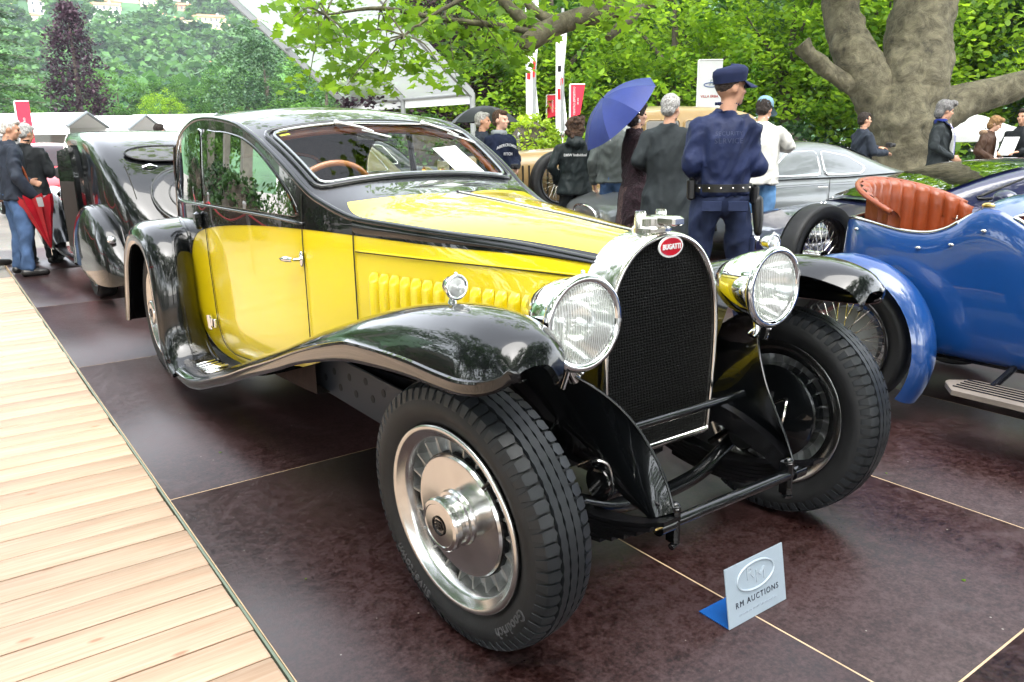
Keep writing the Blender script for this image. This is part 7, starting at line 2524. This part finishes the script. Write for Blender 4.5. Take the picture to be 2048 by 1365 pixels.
# ---- park planting on the near side of the boardwalk (seen in the paintwork)
rng = np.random.default_rng(21)
hb = [(-6.2, y, .7, .7, .8, .8) for y in np.arange(-4, 16, 1.1)]
p = crown_points(330, 22, hb, .16, shell=.8)
T = thing('clipped_hedge', 'green hedge along the near side of the boardwalk, mirrored in the car windows', 'hedge', (-6.2, 6, -.05))
link(bpy.data.objects.new('foliage', quads_mesh('foliage', leaves(p - np.array((-6.2, 6, -.05)), .16, OVAL, .5), 'mid_leaf'))).parent = T
for k, (x, y, s_, sd_) in enumerate([(-9.5, 13, 2.0, 1), (-10.5, 4.5, 2.1, 2), (-9.5, -5, 2.2, 3), (-3.5, -10.5, 2.3, 1), (4.5, -11, 2.3, 2), (13, -9, 2.3, 3), (-5.5, 23, 1.1, 2), (-7.5, 33, 1.5, 1)]):
    tree('park_tree', 'broad', sd_, ['tree mirrored in the coupe rear window', 'tree mirrored in the coupe door', 'tree mirrored in the coupe door glass', 'tree mirrored in the front fender', 'round tree mirrored in the front fender crown', 'tree mirrored in the blue tourer flank', 'tree mirrored in the coupe quarter window', 'taller tree mirrored in the coupe quarter window'][k], (x, y, -.05), s_, 'mid_leaf', 'trees behind the photographer', rz=k * 2.1)

# ---------------------------------------------------------------- hillside with houses
HS = 2.2
def hill_z(x, y):
    x, y = x / HS, y / HS
    r = math.hypot(x, y)
    return HS * (0.27 * max(0, r - 100) + (2.5 * math.sin(x * .045) + 2 * math.sin(y * .031 + 1)) * smooth01((r - 98) / 14)) - .3
hm = MB()
ang_, rr_ = np.linspace(rad(-30), rad(80), 70), np.concatenate([np.linspace(205, 520, 46), np.linspace(560, 1100, 10)])
hm.loft([[(r * math.sin(a), r * math.cos(a), hill_z(r * math.sin(a), r * math.cos(a))) for a in ang_] for r in rr_], False)
tag(hm.build('hillside', mat('hill_ground', (0.035, 0.10, 0.035), .9, noise_amt=.4, noise_scale=.05), angle=180), kind='structure')
HOUSES = [(31.2, 171.8, 22.6, 5.4, 3.2), (35.0, 183.6, 26.8, 3.0, 1.6), (21.2, 179.5, 24.4, 2.6, 2.6), (19.7, 172.8, 21.9, 2.7, 1.3), (16.5, 184.5, 25.5, 2.6, 2.3), (40.0, 170.5, 22.6, 3.3, 2.1), (43.6, 168.4, 22.1, 5.0, 1.7), (49.9, 169.7, 22.6, 7.1, 2.2),
          (59.1, 174.4, 24.0, 4.6, 1.5), (39.9, 192.6, 29.8, 5.3, 1.3), (43.0, 188.6, 28.5, 3.2, 1.5), (50.4, 199.0, 31.9, 3.4, 1.5), (49.5, 186.4, 27.9, 4.3, 1.2), (40.0, 136.7, 12.1, 3.2, .9), (31.3, 136.4, 11.4, 1.4, .9)]
HL = ['large white villa with rows of windows on the hill', 'ochre house just above the white villa on the hill', 'tall white house left of the copper beech top', 'low white house below the tall white one on the left', 'ochre tower house at the upper left corner', 'white house right of the villa with red roof', 'long cream terrace beside the white house', 'long yellow apartment block on the hill', 'pale block at the right end of the hill houses', 'long pale house high on the hill', 'small pink house above the terrace', 'small white house near the top edge', 'brown roofed low house above the apartment block', 'red roofed low house among the lower trees', 'small roof among the lower trees']
HC = [(.78, .75, .68), (.62, .45, .25), (.75, .73, .70), (.7, .68, .62), (.60, .46, .22), (.76, .72, .66), (.68, .58, .40), (.66, .52, .28), (.72, .68, .6), (.74, .66, .5), (.66, .48, .38), (.76, .74, .7), (.35, .2, .14), (.6, .5, .42), (.65, .6, .5)]
M['roof_tile'] = mat('roof_tile', (.34, .14, .075), .85, noise_amt=.2, noise_scale=1.5)
M['far_window'] = mat('far_window', (.05, .06, .07), .3)
for k, (x, y, z, w, hh) in enumerate(HOUSES):
    x, y, z, w, hh = (q * HS for q in (x, y, z, w, hh))
    T = thing('hill_house', HL[k], 'house', (x, y, hill_z(x, y) - 1), math.atan2(-x, y) * 0.6, 'houses on the hillside')
    dpt = 7.0
    hh2 = hh + 1.0
    b = MB(); b.box((0, dpt / 2, hh2 / 2), (w, dpt, hh2)); b.build('wall', mat('plaster', HC[k], .9, noise_amt=.08, noise_scale=.6), T, angle=None)
    r_ = MB(); e_ = .5
    rh = 1.5
    r_.add([(-w / 2 - e_, -e_, hh2), (w / 2 + e_, -e_, hh2), (w / 2 + e_, dpt + e_, hh2), (-w / 2 - e_, dpt + e_, hh2), (-w / 2 + min(2.5, w * .3), dpt / 2, hh2 + rh), (w / 2 - min(2.5, w * .3), dpt / 2, hh2 + rh)], [(0, 1, 5, 4), (1, 2, 5), (2, 3, 4, 5), (3, 0, 4), (3, 2, 1, 0)])
    ro = r_.build('roof', 'roof_tile', T, angle=None)
    c_ = MB(); c_.box((w * .2, dpt * .45, hh2 + rh * .9), (.7, .7, 1.4)); c_.build('chimney', 'white_plain', ro, angle=None)
    nf = max(1, int(hh / 2.2)); nw = max(2, int(w / 2.2))
    for f in range(nf):
        for q in range(nw):
            v = MB(); v.box((-w / 2 + w * (q + .5) / nw, -.03, 1.3 + (f + .45) * hh / nf), (.9, .12, min(1.3, hh / nf * .6))); v.build('window', 'far_window', T, angle=None)
# hill forest
rng = np.random.default_rng(31)
B = []
for _ in range(2600):
    a = rng.uniform(rad(-3), rad(40))
    r = rng.uniform(190, 480) if rng.random() < .9 else rng.uniform(120, 200)
    x, y = r * math.sin(a), r * math.cos(a)
    # leave the house fronts free
    bad = False
    for hx, hy, hz_, w, hh in HOUSES:
        hx, hy, w = hx * HS, hy * HS, w * HS
        if abs(x - hx) < w * .5 + 3 and -26 < y - hy < 9: bad = True
    if bad: continue
    s = rng.uniform(2.6, 5.6) * (1.25 if rng.random() < .2 else 1)
    B.append((x, y, (hill_z(x, y) if r > 205 else 0) + s * .9, s, s, s * rng.uniform(.9, 1.5)))
p = []
for x, y, z, rx, ry, rz_ in B:
    d = rng.normal(size=(104, 3)); d /= np.linalg.norm(d, axis=1)[:, None]
    d[:, 2] = np.where(d[:, 2] < -.3, -d[:, 2], d[:, 2])
    p.append(np.array((x, y, z)) + d * (rx, ry, rz_) * (.7 + .35 * rng.random((104, 1))))
p = np.vstack(p)
o = link(bpy.data.objects.new('hill_forest', quads_mesh('hill_forest', leaves(p, 1.7, QUAD, .8), 'hill_leaf')))
tag(o, 'wooded hillside of mixed green trees between the houses', 'forest', kind='stuff')

# ---------------------------------------------------------------- canopy, stalls, flags, banners, gazebo, sign
def membrane_mat():
    m, nt, b, out = new_mat('clear_membrane')
    nt.nodes.remove(b)
    tl = nt.nodes.new('ShaderNodeBsdfTranslucent'); tl.inputs['Color'].default_value = (.62, .64, .65, 1)
    df = nt.nodes.new('ShaderNodeBsdfDiffuse'); df.inputs['Color'].default_value = (.40, .42, .43, 1)
    tr = nt.nodes.new('ShaderNodeBsdfTransparent')
    m1 = nt.nodes.new('ShaderNodeMixShader'); m1.inputs[0].default_value = .25
    m2 = nt.nodes.new('ShaderNodeMixShader'); m2.inputs[0].default_value = .50
    nt.links.new(tl.outputs[0], m1.inputs[1]); nt.links.new(df.outputs[0], m1.inputs[2])
    nt.links.new(m1.outputs[0], m2.inputs[1]); nt.links.new(tr.outputs[0], m2.inputs[2])
    nt.links.new(m2.outputs[0], out.inputs['Surface'])
    return m
M['membrane'] = membrane_mat()
M['alu_beam'] = mat('alu_beam', (.26, .27, .275), .4, metal=.2, noise_amt=.08)
M['tent_white'] = mat('tent_white', (.80, .81, .82), .7, noise_amt=.05, noise_scale=1)
CN = thing('clear_canopy', 'large clear roofed canopy with aluminium beams behind the coupe roof', 'canopy', (10.9, 20.5, -.05))
CO = (10.9, 20.5, -.05)
A0, B0 = np.array((10.85, 23.75, 2.5)), np.array((11.45, 17.5, 2.5))
rise = np.array((-5.4, .0, 4.6))
fr_ = [0, .5, 1.0]
for q in fr_:
    e0 = A0 + (B0 - A0) * q
    b = MB(); b.loft([[tuple(p + d) for d in (np.array((-.0, -.06, -.10)), np.array((0, .06, -.10)), np.array((0, .06, .10)), np.array((0, -.06, .10)))] for p in (e0, e0 + rise)], True, True); b.build('rafter', 'alu_beam', CN, CO)
    b = MB(); b.tube([e0 + (0, 0, .05), (e0[0], e0[1], -.05)], .07, 10); b.build('post', 'alu_beam', CN, CO)
for q0, q1 in ((0, .5), (.5, 1.0)):
    for k in range(3):
        s0, s1 = k / 3, (k + 1) / 3
        g_ = MB()
        rows = []
        for s in np.linspace(s0, s1, 5):
            rows.append([tuple(A0 + (B0 - A0) * (q0 + (q1 - q0) * u_) + rise * s + np.array((.05, 0, .08 - .10 * math.sin(pi * u_)))) for u_ in np.linspace(0.02, .98, 7)])
        g_.loft(rows, False); g_.build('roof_membrane', 'membrane', CN, CO, angle=180)
for s in (.0, 1 / 3, 2 / 3, 1.0):
    b = MB(); b.tube([A0 + rise * s + (0, 0, .02), B0 + rise * s + (0, 0, .02)], .045, 8); b.build('purlin', 'alu_beam', CN, CO)
b = MB(); b.loft([[tuple(A0 + (B0 - A0) * u_ + np.array((.03, 0, z))) for u_ in np.linspace(0, 1, 12)] for z in (.0, -.22)], False); b.build('valance', 'tent_white', CN, CO, angle=None)
# stalls
rgt = np.array((.81, -.58, 0)); awy = np.array((.58, .81, 0))
def stall(label, apex, length, half, eave, k):
    apex = np.array(apex)
    base = apex.copy(); base[2] = -.05
    T = thing('market_stall', label, 'stall', tuple(base), 0, 'white stalls on the left')
    L_ = lambda a, b_, z: tuple(rgt * a + awy * b_ + np.array((0, 0, z + .05)))
    zr, ze = apex[2], eave
    for s_ in (-1, 1):
        b = MB(); b.add([L_(0, 0, zr), L_(-length, 0, zr), L_(-length, s_ * half, ze), L_(0, s_ * half, ze)] + [L_(0, 0, zr - .04), L_(-length, 0, zr - .04), L_(-length, s_ * half, ze - .04), L_(0, s_ * half, ze - .04)], [(0, 1, 2, 3), (7, 6, 5, 4), (3, 2, 6, 7), (0, 3, 7, 4), (1, 0, 4, 5), (2, 1, 5, 6)]); fix_normals(b.build('roof_slope', 'tent_white', T, angle=None))
    b = MB(); b.tube([L_(.02, -half, ze), L_(.02, 0, zr), L_(.02, half, ze)], .05, 8); b.build('gable_frame', mat('stall_frame', (.16, .18, .19), .5), T)
    b = MB(); b.box(L_(-length / 2, -half + .1, (ze - .15)), (.01, .01, .01)); 
    n = max(2, int(length / 1.2))
    for q in range(n + 1):
        b = MB(); b.tube([L_(-length * q / n, -half + .1, -.05), L_(-length * q / n, -half + .1, ze)], .04, 8); b.build('post', 'tent_white', T)
    for q in range(n):
        a0, a1 = -length * q / n - .06, -length * (q + 1) / n + .06
        b = MB(); b.add([L_(a0, -half + .1, .8), L_(a1, -half + .1, .8), L_(a1, -half + .1, ze - .25), L_(a0, -half + .1, ze - .25)], [(0, 1, 2, 3)]); b.build('glass_panel', 'dark_pane' if q % 2 else 'pane', T, angle=None)
        b = MB(); b.add([L_(a0, -half + .1, 0), L_(a1, -half + .1, 0), L_(a1, -half + .1, .78), L_(a0, -half + .1, .78)], [(0, 1, 2, 3)]); b.build('wall_panel', 'tent_white', T, angle=None)
    b = MB(); b.add([L_(0, half * .9, 0), L_(-length, half * .9, 0), L_(-length, half * .9, ze), L_(0, half * .9, ze)], [(0, 1, 2, 3)]); b.build('back_wall', mat('stall_back', (.62, .62, .60), .8), T, angle=None)
    b = MB(); b.loft([[L_(.03, -half, z), L_(-length, -half - .02, z)] for z in (ze + .02, ze - .24)], False); b.build('fascia', 'tent_white', T, angle=None)
stall('long white glazed stall with red banner in front at far left', (4.51, 30.13, 2.44), 6.5, 1.35, 1.97, 0)
stall('middle white stall with open gable next to the black saloon roof', (7.0, 33.4, 2.46), 2.5, 1.6, 1.92, 1)
stall('white stall half hidden behind the coupe roof', (10.4, 36.0, 2.62), 3.6, 1.6, 2.1, 2)
# flags
M['flag_cloth'] = mat('flag_cloth', (.78, .79, .82), .8, bump=.2, bump_scale=3)
def flag(label, x, y, ztop, zhi, zlo, w, marks):
    T = thing('flag_pole', label, 'flag', (x, y, -.05), 0, 'white flags on poles')
    b = MB(); b.tube([(0, 0, 0), (0, 0, ztop)], [.055, .04], 12); b.build('pole', 'alu_beam', T)
    f_ = MB(); rows = []
    for z in np.linspace(zhi, zlo, 26):
        rows.append([tuple(rgt * (u_ * w * (1 - .25 * math.sin((z - zlo) * 1.1) ** 2) - w * .62) + awy * (.06 * math.sin(u_ * 9 + z * 1.3) + .03 * math.sin(z * 3)) + np.array((0, 0, z + .12 * u_ * (z < zlo + .5)))) for u_ in np.linspace(0, 1, 12)])
    f_.loft(rows, False); fo = f_.build('flag', 'flag_cloth', T, angle=180)
    for (u0, u1, z0, z1, m) in marks:
        f_ = MB(); rows = []
        for z in np.linspace(z0, z1, 5):
            rows.append([tuple(rgt * (u_ * w * (1 - .25 * math.sin((z - zlo) * 1.1) ** 2) - w * .62) + awy * (.06 * math.sin(u_ * 9 + z * 1.3) + .03 * math.sin(z * 3) - .012) + np.array((0, 0, z))) for u_ in np.linspace(u0, u1, 5)])
        f_.loft(rows, False); f_.build('flag_mark', m, fo, angle=180)
flag('left white flag with red marks hanging on a tall pole', 13.2, 17.2, 7.5, 6.2, 1.55, .36, [(.1, .45, 3.15, 2.95, 'red_plain'), (.65, .9, 3.4, 3.0, 'red_plain'), (.6, .95, 4.1, 3.8, 'black_plain')])
flag('right white flag with red and black marks hanging on a pole', 13.95, 16.95, 4.7, 4.55, 1.5, .30, [(.25, .6, 3.3, 3.15, 'black_plain'), (.55, .85, 2.98, 2.80, 'red_plain'), (.2, .55, 2.72, 2.45, 'red_plain')])
M['banner_red'] = mat('banner_red', (.62, .02, .05), .7, bump=.1, bump_scale=4)
def banner(label, name, loc, w, z0, z1, m, slant=0.0, text=(), pole=True, group=None):
    T = thing(name, label, 'banner', loc, rad(-35.7), group)
    b = MB(); pts = [(-w / 2, 0, z1), (w / 2, 0, z1), (w / 2 - slant, .0, z0 + .08), (-w / 2, 0, z0)]
    b.add(pts + [(x, y + .01, z) for x, y, z in pts], [(3, 2, 1, 0), (4, 5, 6, 7), (0, 1, 5, 4), (1, 2, 6, 5), (2, 3, 7, 6), (3, 0, 4, 7)]); fix_normals(b.build('cloth', m, T, angle=None))
    b = MB(); b.tube([(-w / 2 - .02, .0, z1), (-w / 2 - .02, 0, 0)], .022, 8); b.tube([(-w / 2 - .02, 0, z1 + .01), (w / 2, 0, z1 + .01)], .014, 6); b.build('pole', 'white_plain', T)
    for txt, size, cx_, cz_, vert, mm in text:
        V_, Fc = text_mesh(txt, size, .002, .0015)
        b = MB(); b.add([((cx_ + (-y if vert else x)), -.004, cz_ + (x if vert else y)) for x, y, z in V_], Fc); b.build('banner_lettering', mm, T)
    return T
banner('red banner with white vertical lettering and crest behind the woman in black', 'red_banner', (13.6, 15.92, -.05), .36, 1.95, 2.75, 'banner_red', .12, [('CENTRO ESPOSITIVO', .072, -.09, 2.36, True, 'white_plain'), ('villa erba', .045, .0, 2.35, True, 'white_plain')])
banner('smaller red banner partly hidden behind the right flag', 'red_banner', (15.7, 19.55, -.05), .34, 2.05, 2.72, 'banner_red', .0, [('ESPOSITIVO', .07, .0, 2.4, True, 'white_plain')])
banner('small red sign under the canopy edge behind the black umbrella', 'red_banner', (12.0, 17.6, -.05), .26, 1.88, 2.06, 'banner_red', .0)
banner('tall red banner standing before the long white stall', 'red_banner', (2.62, 28.9, -.05), .42, 1.3, 2.75, 'banner_red', .0, [('CENTRO', .09, .0, 2.1, True, 'white_plain')])
WB = banner('white banner with red lettering behind the policeman', 'white_banner', (13.95, 11.95, -.05), .50, 1.95, 3.02, 'flag_cloth', .0, [('VILLA ERBA', .075, -.01, 2.28, False, 'red_plain')])
b = MB(); b.tube([(.03 + .17 * math.cos(a), -.006, 2.52 + .045 * math.sin(a)) for a in np.linspace(.5, 5.6, 26)], .009, 6); b.build('emblem_ring', mat('emblem_blue', (.05, .10, .30), .6), WB)
V_, Fc = text_mesh('R', .17, .002, .001)
b = MB(); b.add([(x * 1.1 + y * .25 + .03, -.004, 2.56 + y) for x, y, z in V_], Fc); b.build('emblem_letter', mat('emblem_grey', (.35, .42, .46), .6), WB)
# gazebo
GZ = thing('white_gazebo', 'white peaked gazebo roof behind the woman in brown', 'gazebo', (17.6, 8.06, -.05), rad(-35.7))
for k in range(4):
    a0, a1 = pi / 4 + k * pi / 2, pi / 4 + (k + 1) * pi / 2
    r_ = 1.35
    c0, c1 = (r_ * math.cos(a0), r_ * math.sin(a0), 1.40), (r_ * math.cos(a1), r_ * math.sin(a1), 1.40)
    b = MB(); b.loft([[tuple(np.array(c0) * (1 - u_) + np.array(c1) * u_) for u_ in np.linspace(0, 1, 5)], [tuple((np.array(c0) * (1 - u_) + np.array(c1) * u_) * .5 + np.array((0, 0, .86))) for u_ in np.linspace(0, 1, 5)], [tuple((np.array(c0) * (1 - u_) + np.array(c1) * u_) * .12 + np.array((0, 0, 1.60))) for u_ in np.linspace(0, 1, 5)], [(0, 0, 1.80)] * 5], False); b.build('roof_panel', 'tent_white', GZ, angle=40)
    b = MB(); b.loft([[c0, c1], [(c0[0], c0[1], 1.27), (c1[0], c1[1], 1.27)]], False); b.build('valance', 'tent_white', GZ, angle=None)
    b = MB(); b.tube([(c0[0] * .97, c0[1] * .97, 0), (c0[0] * .97, c0[1] * .97, 1.40)], .045, 8); b.build('post', 'tent_white', GZ)
b = MB(); b.sphere((0, 0, 1.84), .05, 10, 8); b.build('finial', 'white_plain', GZ)
b = MB(); b.tube([(18.5, 7.8, .75), (16.5, 8.6, .72), (14.0, 6.0, .78)], .02, 6)
# auction sign on the floor
SG = thing('tabletop_sign', 'white folded card sign on the floor in front of the yellow coupe', 'sign', (1.82, 1.29, 0))
M['sign_white'] = mat('sign_white', (.31, .375, .44), .35, coat=.3)
M['sign_blue'] = mat('sign_blue', (.015, .11, .40), .3, coat=.3)
w_, h_ = .270, .180
lean_ = .17
sf = lambda x, z, d=0: (x, lean_ * z - .012 - d, z + .002)
b = MB(); b.add([sf(-w_ / 2, 0), sf(w_ / 2, 0), sf(w_ / 2, h_), sf(-w_ / 2, h_)] + [sf(-w_ / 2, 0, -.003), sf(w_ / 2, 0, -.003), sf(w_ / 2, h_, -.003), sf(-w_ / 2, h_, -.003)], [(0, 1, 2, 3), (7, 6, 5, 4), (3, 2, 6, 7), (1, 0, 4, 5), (2, 1, 5, 6), (0, 3, 7, 4)]); b.build('front_card', 'sign_white', SG, angle=None)
b = MB(); b.box((0, .048, .0035), (w_, .11, .003)); b.build('foot', 'sign_blue', SG, angle=None)
def sign_text(txt, size, zc, m, name, spacing=1.2, bold=.0):
    V_, Fc = text_mesh(txt, size, .0006, bold, spacing)
    b = MB(); b.add([sf(x, zc + y, .0012 + z) for x, y, z in V_], Fc); b.build(name, m, SG)
sign_text('RM AUCTIONS', .0255, .058, mat('sign_ink', (.02, .025, .04), .5), 'sign_lettering', 1.25)
sign_text("Auctioning the World's Finest Motor Cars", .0092, .027, mat('sign_grey', (.35, .40, .47), .5), 'sign_tagline', 1.1)
M['sign_emboss'] = mat('sign_emboss', (.36, .42, .48), .2, coat=.6)
b = MB(); b.tube([sf(.086 * math.cos(a), .124 + .041 * math.sin(a), .0008) for a in np.linspace(0, 2 * pi, 44, endpoint=False)], .0038, 8, closed=True); b.build('sign_oval', 'sign_emboss', SG, angle=180)
for txt, dx, dz in (('R', -.028, .012), ('M', .024, -.006)):
    V_, Fc = text_mesh(txt, .054, .003, 0)
    b = MB(); b.add([sf(x * 1.2 + dx * .9, .123 + y + dz, .001 + z) for x, y, z in V_], Fc); b.build('sign_monogram', 'sign_emboss', SG)
# rope barrier mirrored in the coupe glass
RB = thing('rope_barrier', 'red rope strung between grey posts beside the boardwalk', 'barrier', (-1.0, 8.2, .012))
for k, y in enumerate((-2.4, .2, 2.8, 5.4)):
    b = MB(); b.tube([(0, y, 0), (0, y, .95)], .03, 10); b.sphere((0, y, .97), .04, 10, 6); b.build('post', 'alu_beam', RB)
    if k < 3:
        b = MB(); b.tube([(0, y + 2.6 * s, .85 - .22 * math.sin(pi * s)) for s in np.linspace(0, 1, 14)], .02, 8); b.build('rope', 'red_plain', RB, angle=180)
# a few fallen leaves and chips on planks and floor
for k, (x, y, s_) in enumerate([(.02, 2.15, .035), (1.15, 1.30, .022), (.9, 3.6, .012), (2.5, 1.0, .012), (1.62, .95, .014), (.8, 2.3, .010), (1.35, 2.6, .010), (3.1, 1.6, .012)]):
    V = leaves(np.array([[x, y, .0135 if x < .57 else .0025]]), s_, LOBED, 30)
    o = link(bpy.data.objects.new('fallen_leaf', quads_mesh('fallen_leaf', V, 'plane_leaf')))
    tag(o, ['small green leaf lying on the planks', 'green leaf fragment under the front tyre', 'leaf chip on the floor beside the planks', 'leaf chip right of the card sign', 'leaf chip near the bottom edge of the floor', 'leaf chip left of the front wheel', 'leaf chip behind the front wheel', 'leaf chip right of the far wheel'][k], 'leaf', 'fallen leaf scraps')
# ---------------------------------------------------------------- haze
hz = MB()
hz.box((120, 420, 92), (1250, 1500, 188))
ho = hz.build('haze', 'white_plain', angle=None)
ho['kind'] = 'stuff'
m, nt, b_, out = new_mat('haze')
nt.nodes.remove(b_)
pv = nt.nodes.new('ShaderNodeVolumePrincipled')
pv.inputs['Color'].default_value = (.80, .90, 1.0, 1)
pv.inputs['Density'].default_value = HAZE
nt.links.new(pv.outputs[0], out.inputs['Volume'])
ho.data.materials.clear(); ho.data.materials.append(m)
